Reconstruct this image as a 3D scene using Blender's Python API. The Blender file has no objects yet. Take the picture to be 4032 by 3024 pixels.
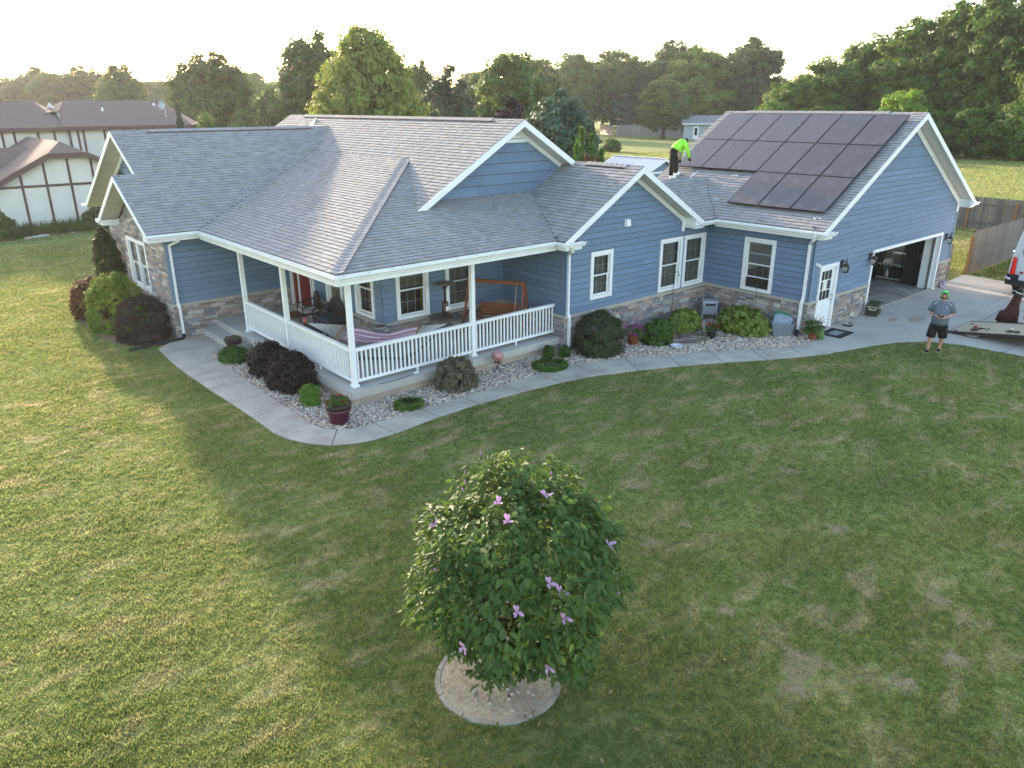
import bpy, bmesh, math, random
import numpy as np
from mathutils import Vector, Matrix
R = math.radians
rng = random.Random(11)
sc = bpy.context.scene
COL = sc.collection

# ------------------------------------------------------------ camera
CAM_P = (-8.286, -15.483, 6.808)
YAW, PITCH, ROLL = R(49.35), R(-20.346), R(-0.164)
fw = Vector((math.cos(YAW)*math.cos(PITCH), math.sin(YAW)*math.cos(PITCH), math.sin(PITCH)))
r0 = Vector((math.sin(YAW), -math.cos(YAW), 0)); u0 = r0.cross(fw)
rt = r0*math.cos(ROLL)+u0*math.sin(ROLL); up = u0*math.cos(ROLL)-r0*math.sin(ROLL)
cam = bpy.data.cameras.new('camera'); cam.sensor_width = 36; cam.lens = 2976.83/4032*36
cam.clip_start = .1; cam.clip_end = 3000
co = bpy.data.objects.new('camera', cam); COL.objects.link(co)
co.matrix_world = Matrix(((rt.x, up.x, -fw.x, CAM_P[0]), (rt.y, up.y, -fw.y, CAM_P[1]), (rt.z, up.z, -fw.z, CAM_P[2]), (0, 0, 0, 1)))
sc.camera = co
CP = Vector(CAM_P)
def project(p):
    d = Vector(p)-CP; z = d.dot(fw)
    if z < .1: return None
    return (2016+2976.83*d.dot(rt)/z, 1512-2976.83*d.dot(up)/z, z)
def parea(pts):
    q = [project(p) for p in pts]
    if any(k is None for k in q): return 0
    a = 0
    for i in range(len(q)):
        j = (i+1) % len(q); a += q[i][0]*q[j][1]-q[j][0]*q[i][1]
    cx = sum(k[0] for k in q)/len(q); cy = sum(k[1] for k in q)/len(q)
    if not (0 < cx < 4032 and 0 < cy < 3024): return 0
    return abs(a)/2
# ------------------------------------------------------------ sky, sun, exposure
SUN_EL, SUN_AZ = R(13.2), R(8.8)      # azimuth from +Y towards +X
w = bpy.data.worlds.new('World'); sc.world = w; w.use_nodes = True
nt = w.node_tree; bg = nt.nodes['Background']
sky = nt.nodes.new('ShaderNodeTexSky'); sky.sky_type = 'NISHITA'; sky.sun_disc = False
sky.sun_elevation = SUN_EL; sky.sun_rotation = SUN_AZ
sky.air_density = 1.0; sky.dust_density = 1.2; sky.ozone_density = 1.0
nt.links.new(sky.outputs[0], bg.inputs[0]); bg.inputs[1].default_value = .15
sl = bpy.data.lights.new('sun', 'SUN'); sl.energy = 2.5; sl.angle = R(2.0); sl.color = (1, .85, .64)
so = bpy.data.objects.new('sun', sl); COL.objects.link(so)
sdir = Vector((math.sin(SUN_AZ)*math.cos(SUN_EL), math.cos(SUN_AZ)*math.cos(SUN_EL), math.sin(SUN_EL)))
so.rotation_euler = sdir.to_track_quat('Z', 'Y').to_euler(); so.location = sdir*60
sc.view_settings.view_transform = 'Standard'; sc.view_settings.look = 'None'
sc.view_settings.exposure = 2.38; sc.view_settings.gamma = 1.0
sc.view_settings.use_white_balance = True; sc.view_settings.white_balance_temperature = 6950; sc.view_settings.white_balance_tint = 15
sc.render.engine = 'CYCLES'
sc.cycles.max_bounces = 6; sc.cycles.diffuse_bounces = 3; sc.cycles.glossy_bounces = 3
sc.cycles.transmission_bounces = 4; sc.cycles.transparent_max_bounces = 8; sc.cycles.volume_bounces = 0
sc.cycles.use_denoising = True
sc.cycles.caustics_reflective = False; sc.cycles.caustics_refractive = False

# ------------------------------------------------------------ materials
MATS = {}
def mat(name, c1, c2=None, scale=6, rough=.7, bump=0, bscale=60, metal=0, spec=.4, attr=None, c3=None, trans=0, detail=4, objrnd=0, stretch=None, coord='Object'):
    """procedural material: two or three colours mixed by noise, optional per-face colour, bump, leaf translucency"""
    if name in MATS: return MATS[name]
    m = bpy.data.materials.new(name); m.use_nodes = True; t = m.node_tree; N = t.nodes; L = t.links
    b = N['Principled BSDF']; out = N['Material Output']
    b.inputs['Roughness'].default_value = rough; b.inputs['Metallic'].default_value = metal
    b.inputs['Specular IOR Level'].default_value = spec
    tc = N.new('ShaderNodeTexCoord'); vec = tc.outputs[coord]
    if stretch:
        mp = N.new('ShaderNodeMapping'); mp.inputs['Scale'].default_value = stretch; L.new(vec, mp.inputs[0]); vec = mp.outputs[0]
    c2 = c2 or tuple(k*.8 for k in c1)
    nz = N.new('ShaderNodeTexNoise'); nz.inputs['Scale'].default_value = scale; nz.inputs['Detail'].default_value = detail
    L.new(vec, nz.inputs['Vector'])
    rp = N.new('ShaderNodeValToRGB'); rp.color_ramp.elements[0].position = .32; rp.color_ramp.elements[1].position = .68
    rp.color_ramp.elements[0].color = (*c1, 1); rp.color_ramp.elements[1].color = (*c2, 1)
    if c3:
        e = rp.color_ramp.elements.new(.5); e.color = (*c3, 1)
    L.new(nz.outputs['Fac'], rp.inputs[0]); colr = rp.outputs[0]
    if attr:
        at = N.new('ShaderNodeAttribute'); at.attribute_name = attr
        mx = N.new('ShaderNodeMix'); mx.data_type = 'RGBA'; mx.blend_type = 'MULTIPLY'; mx.inputs[0].default_value = 1
        L.new(colr, mx.inputs[6]); L.new(at.outputs['Color'], mx.inputs[7]); colr = mx.outputs[2]
    if objrnd:
        oi = N.new('ShaderNodeObjectInfo'); hs = N.new('ShaderNodeHueSaturation')
        mr = N.new('ShaderNodeMapRange'); mr.inputs[3].default_value = 1-objrnd; mr.inputs[4].default_value = 1+objrnd
        L.new(oi.outputs['Random'], mr.inputs[0]); L.new(mr.outputs[0], hs.inputs['Value']); L.new(colr, hs.inputs['Color']); colr = hs.outputs[0]
    L.new(colr, b.inputs['Base Color'])
    if bump:
        n2 = N.new('ShaderNodeTexNoise'); n2.inputs['Scale'].default_value = bscale; n2.inputs['Detail'].default_value = 5
        L.new(vec, n2.inputs['Vector']); bp = N.new('ShaderNodeBump'); bp.inputs['Strength'].default_value = bump
        bp.inputs['Distance'].default_value = .02; L.new(n2.outputs['Fac'], bp.inputs['Height']); L.new(bp.outputs[0], b.inputs['Normal'])
    if trans:
        tr = N.new('ShaderNodeBsdfTranslucent'); ms = N.new('ShaderNodeMixShader'); ms.inputs[0].default_value = trans
        hs = N.new('ShaderNodeHueSaturation'); hs.inputs['Hue'].default_value = .485; hs.inputs['Saturation'].default_value = 1.15; hs.inputs['Value'].default_value = 1.5
        L.new(colr, hs.inputs['Color']); L.new(hs.outputs[0], tr.inputs[0])
        L.new(b.outputs[0], ms.inputs[1]); L.new(tr.outputs[0], ms.inputs[2]); L.new(ms.outputs[0], out.inputs['Surface'])
    MATS[name] = m
    return m
def glass_mat(name, tint=(.75, .8, .8), rough=.03, refl=.0):
    if name in MATS: return MATS[name]
    m = bpy.data.materials.new(name); m.use_nodes = True; t = m.node_tree; N = t.nodes; L = t.links
    N.remove(N['Principled BSDF']); out = N['Material Output']
    tr = N.new('ShaderNodeBsdfTransparent'); tr.inputs[0].default_value = (*tint, 1)
    gl = N.new('ShaderNodeBsdfGlossy'); gl.inputs['Roughness'].default_value = rough
    fr = N.new('ShaderNodeFresnel'); fr.inputs[0].default_value = 1.5
    mr = N.new('ShaderNodeMath'); mr.operation = 'MULTIPLY_ADD'; mr.inputs[1].default_value = .5; mr.inputs[2].default_value = refl
    nz = N.new('ShaderNodeTexNoise'); nz.inputs['Scale'].default_value = 3; bp = N.new('ShaderNodeBump'); bp.inputs['Strength'].default_value = .03
    L.new(nz.outputs['Fac'], bp.inputs['Height']); L.new(bp.outputs[0], gl.inputs['Normal'])
    mx = N.new('ShaderNodeMixShader'); L.new(fr.outputs[0], mr.inputs[0]); L.new(mr.outputs[0], mx.inputs[0])
    L.new(tr.outputs[0], mx.inputs[1]); L.new(gl.outputs[0], mx.inputs[2]); L.new(mx.outputs[0], out.inputs['Surface'])
    MATS[name] = m
    return m

# ------------------------------------------------------------ mesh building
class MB:
    def __init__(s): s.v = []; s.f = []; s.c = []; s.m = []
    def face(s, pts, col=None, mi=0):
        i = len(s.v); s.v += [tuple(p) for p in pts]; s.f.append(tuple(range(i, i+len(pts)))); s.c.append(col); s.m.append(mi); return s
    def hexa(s, p, col=None, mi=0):      # 8 corners: bottom 0-3 ccw, top 4-7
        i = len(s.v); s.v += [tuple(k) for k in p]
        for q in ((3, 2, 1, 0), (4, 5, 6, 7), (0, 1, 5, 4), (1, 2, 6, 5), (2, 3, 7, 6), (3, 0, 4, 7)):
            s.f.append(tuple(i+k for k in q)); s.c.append(col); s.m.append(mi)
        return s
    def box(s, a, b, col=None, mi=0):
        x0, y0, z0 = a; x1, y1, z1 = b
        if x0 > x1: x0, x1 = x1, x0
        if y0 > y1: y0, y1 = y1, y0
        if z0 > z1: z0, z1 = z1, z0
        return s.hexa([(x0, y0, z0), (x1, y0, z0), (x1, y1, z0), (x0, y1, z0), (x0, y0, z1), (x1, y0, z1), (x1, y1, z1), (x0, y1, z1)], col, mi)
    def bar(s, p, q, w, h=None, upv=(0, 0, 1), col=None, mi=0):   # rectangular bar from p to q
        h = h or w; p = Vector(p); q = Vector(q); d = (q-p).normalized(); u = Vector(upv)
        if abs(d.dot(u)) > .98: u = Vector((1, 0, 0))
        sd = d.cross(u).normalized(); u = sd.cross(d).normalized()
        a = sd*w/2; b = u*h/2
        return s.hexa([p-a-b, p+a-b, q+a-b, q-a-b, p-a+b, p+a+b, q+a+b, q-a+b], col, mi)
    def tube(s, pts, r, n=8, col=None, mi=0, caps=True, sx=1):
        pts = [Vector(p) for p in pts]; k = len(pts); rs = r if isinstance(r, (list, tuple)) else [r]*k
        i0 = len(s.v); u = None
        for j, p in enumerate(pts):
            d = (pts[min(j+1, k-1)]-pts[max(j-1, 0)]).normalized()
            if u is None:
                u = Vector((0, 0, 1)) if abs(d.z) < .9 else Vector((1, 0, 0))
            a = d.cross(u)
            if a.length < 1e-4: u = Vector((0, 1, 0)); a = d.cross(u)
            a.normalize(); u = a.cross(d).normalized()
            for t in range(n):
                an = 2*math.pi*t/n
                s.v.append(tuple(p+(a*math.cos(an)*sx+u*math.sin(an))*rs[j]))
        for j in range(k-1):
            for t in range(n):
                t2 = (t+1) % n
                s.f.append((i0+j*n+t, i0+j*n+t2, i0+(j+1)*n+t2, i0+(j+1)*n+t)); s.c.append(col); s.m.append(mi)
        if caps:
            s.f.append(tuple(i0+t for t in range(n))[::-1]); s.c.append(col); s.m.append(mi)
            s.f.append(tuple(i0+(k-1)*n+t for t in range(n))); s.c.append(col); s.m.append(mi)
        return s
    def lathe(s, prof, n=20, o=(0, 0, 0), col=None, mi=0, sx=1, sy=1):   # profile [(r,z)]
        i0 = len(s.v); k = len(prof)
        for r, z in prof:
            for t in range(n):
                an = 2*math.pi*t/n; s.v.append((o[0]+r*sx*math.cos(an), o[1]+r*sy*math.sin(an), o[2]+z))
        for j in range(k-1):
            for t in range(n):
                t2 = (t+1) % n
                s.f.append((i0+j*n+t, i0+j*n+t2, i0+(j+1)*n+t2, i0+(j+1)*n+t)); s.c.append(col); s.m.append(mi)
        if prof[0][0] > 1e-4: s.f.append(tuple(i0+t for t in range(n))[::-1]); s.c.append(col); s.m.append(mi)
        if prof[-1][0] > 1e-4: s.f.append(tuple(i0+(k-1)*n+t for t in range(n))); s.c.append(col); s.m.append(mi)
        return s
    def prism(s, poly, vec, col=None, mi=0):     # polygon (3D points) extruded by vec
        n = len(poly); i = len(s.v); vec = Vector(vec)
        s.v += [tuple(Vector(p)) for p in poly]+[tuple(Vector(p)+vec) for p in poly]
        s.f.append(tuple(range(i, i+n))[::-1]); s.f.append(tuple(range(i+n, i+2*n))); s.c += [col]*2; s.m += [mi]*2
        for a in range(n):
            b = (a+1) % n; s.f.append((i+a, i+b, i+n+b, i+n+a)); s.c.append(col); s.m.append(mi)
        return s
    def mesh(s, name, smooth=False):
        me = bpy.data.meshes.new(name); me.from_pydata(s.v, [], s.f)
        if any(c is not None for c in s.c):
            a = me.attributes.new('col', 'FLOAT_COLOR', 'FACE'); buf = []
            for c in s.c: buf += [*(c or (1, 1, 1)), 1]
            a.data.foreach_set('color', buf)
        if any(s.m): me.polygons.foreach_set('material_index', s.m)
        if smooth: me.polygons.foreach_set('use_smooth', [True]*len(me.polygons))
        me.update()
        return me
    def build(s, name, m, parent=None, smooth=False, kind=None, loc=None, fix=False):
        me = s.mesh(name, smooth)
        for k in (m if isinstance(m, (list, tuple)) else [m]): me.materials.append(k)
        if fix:
            bm = bmesh.new(); bm.from_mesh(me); bmesh.ops.recalc_face_normals(bm, faces=bm.faces); bm.to_mesh(me); bm.free()
        o = bpy.data.objects.new(name, me); COL.objects.link(o)
        if parent is not None: o.parent = parent
        if loc is not None: o.location = loc
        if kind: o['kind'] = kind
        return o
def link(name, me, parent=None, loc=None, rot=None, scale=None):
    o = bpy.data.objects.new(name, me); COL.objects.link(o)
    if parent is not None: o.parent = parent
    if loc is not None: o.location = loc
    if rot is not None: o.rotation_euler = rot
    if scale is not None: o.scale = scale if isinstance(scale, (tuple, list)) else (scale,)*3
    return o
def tag(o, label, cat, group=None):
    o['label'] = label; o['category'] = cat
    if group: o['group'] = group
    return o
def thing(name, label, cat, loc=(0, 0, 0), rz=0, group=None, scale=1):
    o = bpy.data.objects.new(name, None); COL.objects.link(o); o.empty_display_size = .2
    o.location = loc; o.rotation_euler = (0, 0, rz); o.scale = (scale,)*3
    return tag(o, label, cat, group)
def struct(o): o['kind'] = 'structure'; return o
def clip2(poly, A, B, C_):       # keep A*x+B*y+C>=0
    out = []; n = len(poly)
    for i in range(n):
        p, q = poly[i], poly[(i+1) % n]
        dp = A*p[0]+B*p[1]+C_; dq = A*q[0]+B*q[1]+C_
        if dp >= 0: out.append(p)
        if (dp > 0 and dq < 0) or (dp < 0 and dq > 0):
            t = dp/(dp-dq); out.append((p[0]+(q[0]-p[0])*t, p[1]+(q[1]-p[1])*t))
    return out
def clip_convex(poly, cp):
    ar = sum(cp[i][0]*cp[(i+1) % len(cp)][1]-cp[(i+1) % len(cp)][0]*cp[i][1] for i in range(len(cp)))
    if ar < 0: cp = cp[::-1]
    for i in range(len(cp)):
        (x0, y0), (x1, y1) = cp[i], cp[(i+1) % len(cp)]
        A, B = -(y1-y0), (x1-x0); poly = clip2(poly, A, B, -(A*x0+B*y0))
        if len(poly) < 3: return []
    return poly
# ============================================================ the ground and its surfaces
def lawn_mat(name, blades):
    m = bpy.data.materials.new(name); m.use_nodes = True; t = m.node_tree; N = t.nodes; L = t.links
    b = N['Principled BSDF']; out = N['Material Output']; b.inputs['Roughness'].default_value = .95; b.inputs['Specular IOR Level'].default_value = .1
    g = N.new('ShaderNodeNewGeometry'); P = g.outputs['Position']
    def noise(s, d, sc3=None):
        v = P
        if sc3:
            mp = N.new('ShaderNodeMapping'); mp.inputs['Scale'].default_value = sc3; mp.inputs['Rotation'].default_value = (0, 0, R(-38)); L.new(P, mp.inputs[0]); v = mp.outputs[0]
        n = N.new('ShaderNodeTexNoise'); n.inputs['Scale'].default_value = s; n.inputs['Detail'].default_value = d; L.new(v, n.inputs['Vector']); return n.outputs['Fac']
    def ramp(f, els):
        r = N.new('ShaderNodeValToRGB'); e = r.color_ramp.elements
        e[0].position, e[0].color = els[0][0], (*els[0][1], 1); e[1].position, e[1].color = els[-1][0], (*els[-1][1], 1)
        for p, c in els[1:-1]: k = e.new(p); k.color = (*c, 1)
        L.new(f, r.inputs[0]); return r.outputs[0]
    def mix(f, a, c):
        x = N.new('ShaderNodeMix'); x.data_type = 'RGBA'; L.new(f, x.inputs[0]); L.new(a, x.inputs[6]); L.new(c, x.inputs[7]); return x.outputs[2]
    green = ramp(noise(.45, 5), [(.3, (.132, .182, .052)), (.5, (.196, .230, .071)), (.7, (.278, .280, .103))])
    fine = ramp(noise(7, 6), [(.28, (.098, .144, .036)), (.5, (.196, .230, .069)), (.72, (.330, .310, .126))])
    h = N.new('ShaderNodeMix'); h.data_type = 'RGBA'; h.inputs[0].default_value = .55; L.new(green, h.inputs[6]); L.new(fine, h.inputs[7])
    dry = ramp(noise(16, 4), [(.3, (.38, .30, .16)), (.7, (.55, .45, .27))])
    k = ramp(noise(1.15, 10, (1, 2.2, 1)), [(.50, (0, 0, 0)), (.66, (.62, .62, .62))])
    k2 = ramp(noise(.16, 3), [(.36, (.2, .2, .2)), (.58, (1, 1, 1))])
    mm = N.new('ShaderNodeMath'); mm.operation = 'MULTIPLY'; L.new(k, mm.inputs[0]); L.new(k2, mm.inputs[1])
    c = mix(mm.outputs[0], h.outputs[2], dry)
    if blades:
        hs = N.new('ShaderNodeHueSaturation'); mr = N.new('ShaderNodeMapRange'); mr.inputs[3].default_value = .62; mr.inputs[4].default_value = 1.45
        L.new(g.outputs['Random Per Island'], mr.inputs[0]); L.new(mr.outputs[0], hs.inputs['Value']); L.new(c, hs.inputs['Color']); c = hs.outputs[0]
        tr = N.new('ShaderNodeBsdfTranslucent'); hv = N.new('ShaderNodeHueSaturation'); hv.inputs['Value'].default_value = 1.25; L.new(c, hv.inputs['Color']); L.new(hv.outputs[0], tr.inputs[0]); ms = N.new('ShaderNodeMixShader'); ms.inputs[0].default_value = .5
        L.new(b.outputs[0], ms.inputs[1]); L.new(tr.outputs[0], ms.inputs[2]); L.new(ms.outputs[0], out.inputs[0])
    else:
        bp = N.new('ShaderNodeBump'); bp.inputs['Strength'].default_value = .6; bp.inputs['Distance'].default_value = .05
        L.new(noise(18, 6), bp.inputs['Height']); L.new(bp.outputs[0], b.inputs['Normal'])
    L.new(c, b.inputs['Base Color'])
    return m
mb = MB(); S_ = 1600
for i in range(8):
    for j in range(8):
        x0, y0 = -S_+i*400, -S_+j*400; mb.face([(x0, y0, -.02), (x0+400, y0, -.02), (x0+400, y0+400, -.02), (x0, y0+400, -.02)])
struct(mb.build('ground', lawn_mat('lawn_ground', False)))

M_conc = mat('concrete', (.47, .415, .335), (.33, .285, .23), scale=1.6, rough=.85, bump=.15, bscale=90, c3=(.39, .35, .295), detail=8)
M_concd = mat('driveway_concrete', (.43, .395, .34), (.34, .31, .27), scale=.8, rough=.85, bump=.12, bscale=90, c3=(.40, .365, .315), detail=9)
M_joint = mat('joint_dirt', (.10, .09, .075))
def slab(poly, z, thick, parent, m, name='slab'):
    mb = MB(); n = len(poly); c = Vector((sum(p[0] for p in poly)/n, sum(p[1] for p in poly)/n, 0))
    e = .012
    def ins(p, k):
        v = Vector((p[0], p[1], 0))-c; l = max(v.length, .01); return c+v*(1-k/l)
    lo = [ins(p, .014) for p in poly]; hi = [ins(p, .014+e) for p in poly]
    i = 0
    for a in range(n):
        b = (a+1) % n
        mb.face([(lo[a].x, lo[a].y, z-thick), (lo[b].x, lo[b].y, z-thick), (lo[b].x, lo[b].y, z-e*.6), (lo[a].x, lo[a].y, z-e*.6)])
        mb.face([(lo[a].x, lo[a].y, z-e*.6), (lo[b].x, lo[b].y, z-e*.6), (hi[b].x, hi[b].y, z), (hi[a].x, hi[a].y, z)])
    mb.face([(p.x, p.y, z) for p in hi])
    return mb.build(name, m, parent)
# front walk: rows of (outer points, inner points) between joints
WALK = [
 ([(-2.31, 7.62), (-2.42, 5.95)], [(-1.55, 8.36), (-.64, 8.36), (-.64, 5.93), (-1.34, 5.93)]),
 ([(-2.42, 5.95), (-2.43, 4.5)], [(-1.34, 5.93), (-1.36, 4.5)]),
 ([(-2.43, 4.5), (-2.41, 3.2)], [(-1.36, 4.5), (-1.40, 3.2)]),
 ([(-2.41, 3.2), (-2.36, 1.95)], [(-1.40, 3.2), (-1.43, 1.95)]),
 ([(-2.36, 1.95), (-2.33, .72)], [(-1.43, 1.95), (-1.44, .75)]),
 ([(-2.33, .72), (-2.33, -.5)], [(-1.44, .75), (-1.44, -.5)]),
 ([(-2.33, -.5), (-2.22, -1.02), (-2.0, -1.5), (-1.68, -1.9)], [(-1.44, -.5), (-1.40, -.8), (-1.3, -1.04), (-1.16, -1.19)]),
 ([(-1.68, -1.9), (-1.3, -2.12), (-.85, -2.24), (-.3, -2.25)], [(-1.16, -1.19), (-.98, -1.33), (-.7, -1.41), (-.36, -1.43)]),
 ([(-.3, -2.25), (.95, -2.13)], [(-.36, -1.43), (.94, -1.43)]),
 ([(.95, -2.13), (2.15, -2.11)], [(.94, -1.43), (2.12, -1.46)]),
 ([(2.15, -2.11), (3.45, -2.17)], [(2.12, -1.46), (3.40, -1.46)]),
 ([(3.45, -2.17), (4.72, -2.33)], [(3.40, -1.46), (4.70, -1.43)]),
 ([(4.72, -2.33), (5.8, -2.57)], [(4.70, -1.43), (6.02, -1.48)]),
 ([(5.8, -2.57), (6.95, -3.03)], [(6.02, -1.48), (6.8, -1.76), (7.46, -2.08)]),
 ([(6.95, -3.03), (8.1, -3.55)], [(7.46, -2.08), (8.64, -2.68)]),
 ([(8.1, -3.55), (9.25, -4.17)], [(8.64, -2.68), (9.78, -3.3)]),
 ([(9.25, -4.17), (10.35, -4.82)], [(9.78, -3.3), (10.87, -3.95)]),
 ([(10.35, -4.82), (11.45, -5.37)], [(10.87, -3.95), (11.98, -4.57)]),
]
walk = struct(bpy.data.objects.new('walkway', None)); COL.objects.link(walk)
wpoly = []
for p_ in [o_+i_[::-1] for o_, i_ in WALK]: struct(MB().face([(x, y, -.010) for x, y in p_]).build('joint_bed', M_joint, walk))
for o_, i_ in WALK:
    p = o_+i_[::-1]; wpoly.append(p); slab(p, .012, .1, walk, M_conc)
# driveway
DRIVE = [(11.45, -5.37), (12.19, -5.68), (13.84, -6.12), (14.82, -6.5), (15.56, -7.01), (15.98, -7.8), (16.15, -9.46), (16.2, -16), (33, -16), (33, -6.35), (26.4, -6.2), (26.66, -4.07), (24.3, -4.07), (24.3, -4.24), (13.3, -4.24), (13.1, -4.62), (12.88, -4.74), (12.43, -4.74), (11.98, -4.57)]
drv = struct(bpy.data.objects.new('driveway', None)); COL.objects.link(drv)
MB().face([(x, y, -.009) for x, y in DRIVE]).build('joint_bed', M_joint, drv)
xs_ = [11, 12.95, 15.9, 19.5, 23.1, 26.45, 33.2]; ys_ = [-16.1, -13.6, -11.3, -8.95, -6.6, -4.0]
for i in range(len(xs_)-1):
    for j in range(len(ys_)-1):
        c = [(xs_[i], ys_[j]), (xs_[i+1], ys_[j]), (xs_[i+1], ys_[j+1]), (xs_[i], ys_[j+1])]
        p = DRIVE
        for k in range(4):
            (x0, y0), (x1, y1) = c[k], c[(k+1) % 4]; A, B = -(y1-y0), (x1-x0); p = clip2(p, A, B, -(A*x0+B*y0))
            if len(p) < 3: break
        if len(p) >= 3: slab(p, .012, .1, drv, M_concd)
# beds of river stone
BEDS = [[(-1.34, 5.93), (-.64, 5.93), (-.64, 5.6), (-.12, 5.6), (-.05, .15), (-.05, -.05), (6.68, -.05), (6.68, -.52), (13.4, -.52), (13.4, -4.3), (13.1, -4.62), (12.88, -4.74), (12.43, -4.74), (11.98, -4.57), (10.87, -3.95), (9.78, -3.3), (8.64, -2.68), (7.46, -2.08), (6.8, -1.76), (6.02, -1.48), (4.7, -1.43), (3.4, -1.46), (2.12, -1.46), (.94, -1.43), (-.36, -1.43), (-.7, -1.41), (-.98, -1.33), (-1.16, -1.19), (-1.3, -1.04), (-1.4, -.8), (-1.44, -.5), (-1.44, .75), (-1.43, 1.95), (-1.4, 3.2), (-1.36, 4.5)]]
M_bed = mat('bed_soil', (.16, .13, .10), (.24, .21, .17), scale=9, rough=.95)
mb = MB(); mb.face([(x, y, -.012) for x, y in BEDS[0]]); struct(mb.build('gravel_bed', M_bed))
def inpoly(px, py, poly):
    ins = np.zeros(px.shape, bool); n = len(poly)
    for i in range(n):
        x0, y0 = poly[i]; x1, y1 = poly[(i+1) % n]
        c = ((y0 > py) != (y1 > py))
        with np.errstate(divide='ignore', invalid='ignore'):
            xx = (x1-x0)*(py-y0)/(y1-y0+1e-12)+x0
        ins ^= c & (px < xx)
    return ins
nr = np.random.default_rng(5)
def pebbles(name, poly, dens, size, pal, z0, label, parent=None):
    bx = [p[0] for p in poly]; by = [p[1] for p in poly]
    n = int(dens*(max(bx)-min(bx))*(max(by)-min(by)))
    px = nr.uniform(min(bx), max(bx), n); py = nr.uniform(min(by), max(by), n); k = inpoly(px, py, poly); px, py = px[k], py[k]; n = len(px)
    ph = (1+5**.5)/2
    iv = np.array([(-1, ph, 0), (1, ph, 0), (-1, -ph, 0), (1, -ph, 0), (0, -1, ph), (0, 1, ph), (0, -1, -ph), (0, 1, -ph), (ph, 0, -1), (ph, 0, 1), (-ph, 0, -1), (-ph, 0, 1)], float); iv /= np.linalg.norm(iv[0])
    fi = np.array([(0, 11, 5), (0, 5, 1), (0, 1, 7), (0, 7, 10), (0, 10, 11), (1, 5, 9), (5, 11, 4), (11, 10, 2), (10, 7, 6), (7, 1, 8), (3, 9, 4), (3, 4, 2), (3, 2, 6), (3, 6, 8), (3, 8, 9), (4, 9, 5), (2, 4, 11), (6, 2, 10), (8, 6, 7), (9, 8, 1)])
    s = nr.uniform(.6, 1.35, n)*size; sx = s*nr.uniform(.8, 1.4, n); sy = s*nr.uniform(.7, 1.1, n); sz = s*nr.uniform(.45, .8, n); a = nr.uniform(0, 6.28, n)
    v = iv[None]*np.stack([sx, sy, sz], 1)[:, None, :]*nr.uniform(.85, 1.15, (n, 12, 1))
    ca, sa = np.cos(a)[:, None], np.sin(a)[:, None]
    X = v[..., 0]*ca-v[..., 1]*sa+px[:, None]; Y = v[..., 0]*sa+v[..., 1]*ca+py[:, None]; Z = v[..., 2]+(z0+sz*.35+nr.uniform(0, size*.5, n))[:, None]
    V = np.stack([X, Y, Z], 2).reshape(-1, 3); F = (fi[None]+12*np.arange(n)[:, None, None]).reshape(-1, 3)
    me = bpy.data.meshes.new(name); fast_mesh(me, V, F)
    pal = np.array(pal); c = pal[nr.integers(0, len(pal), n)]*nr.uniform(.75, 1.2, (n, 1)); cc = np.ones((n, 20, 4), np.float32); cc[..., :3] = c[:, None]
    at = me.attributes.new('col', 'FLOAT_COLOR', 'FACE'); at.data.foreach_set('color', cc.ravel())
    me.polygons.foreach_set('use_smooth', [True]*len(F))
    me.materials.append(mat('pebble', (1, 1, 1), (.75, .75, .75), scale=30, rough=.75, attr='col'))
    o = bpy.data.objects.new(name, me); COL.objects.link(o); o['kind'] = 'stuff'
    if parent is None: tag(o, label, 'gravel')
    else: o.parent = parent
    return o
def fast_mesh(me, V, F):
    V = np.ascontiguousarray(V, np.float32); F = np.ascontiguousarray(F, np.int32); k = F.shape[1]
    me.vertices.add(len(V)); me.vertices.foreach_set('co', V.ravel())
    me.loops.add(F.size); me.loops.foreach_set('vertex_index', F.ravel())
    me.polygons.add(len(F)); me.polygons.foreach_set('loop_start', np.arange(0, F.size, k, dtype=np.int32)); me.polygons.foreach_set('loop_total', np.full(len(F), k, np.int32))
    me.update(calc_edges=True)
GPAL = [(a*1.12, b*1.02, c*.90) for a, b, c in [(.55, .53, .50), (.62, .58, .52), (.40, .39, .39), (.48, .42, .36), (.70, .68, .64), (.36, .36, .40), (.52, .45, .40), (.30, .29, .29), (.58, .50, .42)]]
pebbles('river_stone', BEDS[0], 540, .027, GPAL, -.01, 'grey and tan river stones filling the bed along the porch and walk')
MULCH = [(-1.4, 8.25), (-2.2, 8.15), (-2.9, 8.5), (-3.15, 9.3), (-3.3, 10.5), (-3.3, 12), (-3.2, 13.2), (-2.9, 14.6), (-2.3, 16), (-.8, 16.2), (-1.4, 12)]
struct(MB().face([(x, y, -.011) for x, y in MULCH]).build('mulch_bed', mat('bed_mulch', (.13, .095, .06), (.24, .18, .11), scale=14, rough=1, bump=.6)))
BARE = [(-.23, -11.89, .30), (-.72, -12.07, .18), (.35, -12.94, .16), (1.32, -13.17, .18), (2.48, -12.52, .16), (.52, -8.74, .17), (1.42, -8.77, .13), (3.25, -10.58, .19), (-.08, -10.62, .13), (4.6, -8.9, .2), (1.9, -7.3, .16)]
def lobes(t_, bx): return 1+.22*np.sin(3*t_+bx*9)+.14*np.sin(5*t_+bx*23)+.08*np.sin(11*t_+bx*5)
for i_, (bx, by, br) in enumerate(BARE):
    struct(MB().face([(bx+br*lobes(t_, bx)*math.cos(t_), by+br*lobes(t_, bx)*math.sin(t_), -.0188+.0004*(i_ % 3)) for t_ in [k*math.pi/24 for k in range(48)]]).build('bare_patch', mat('bare_patch', (.25, .195, .115), (.17, .16, .07), scale=7, rough=1, detail=8)))
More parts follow.
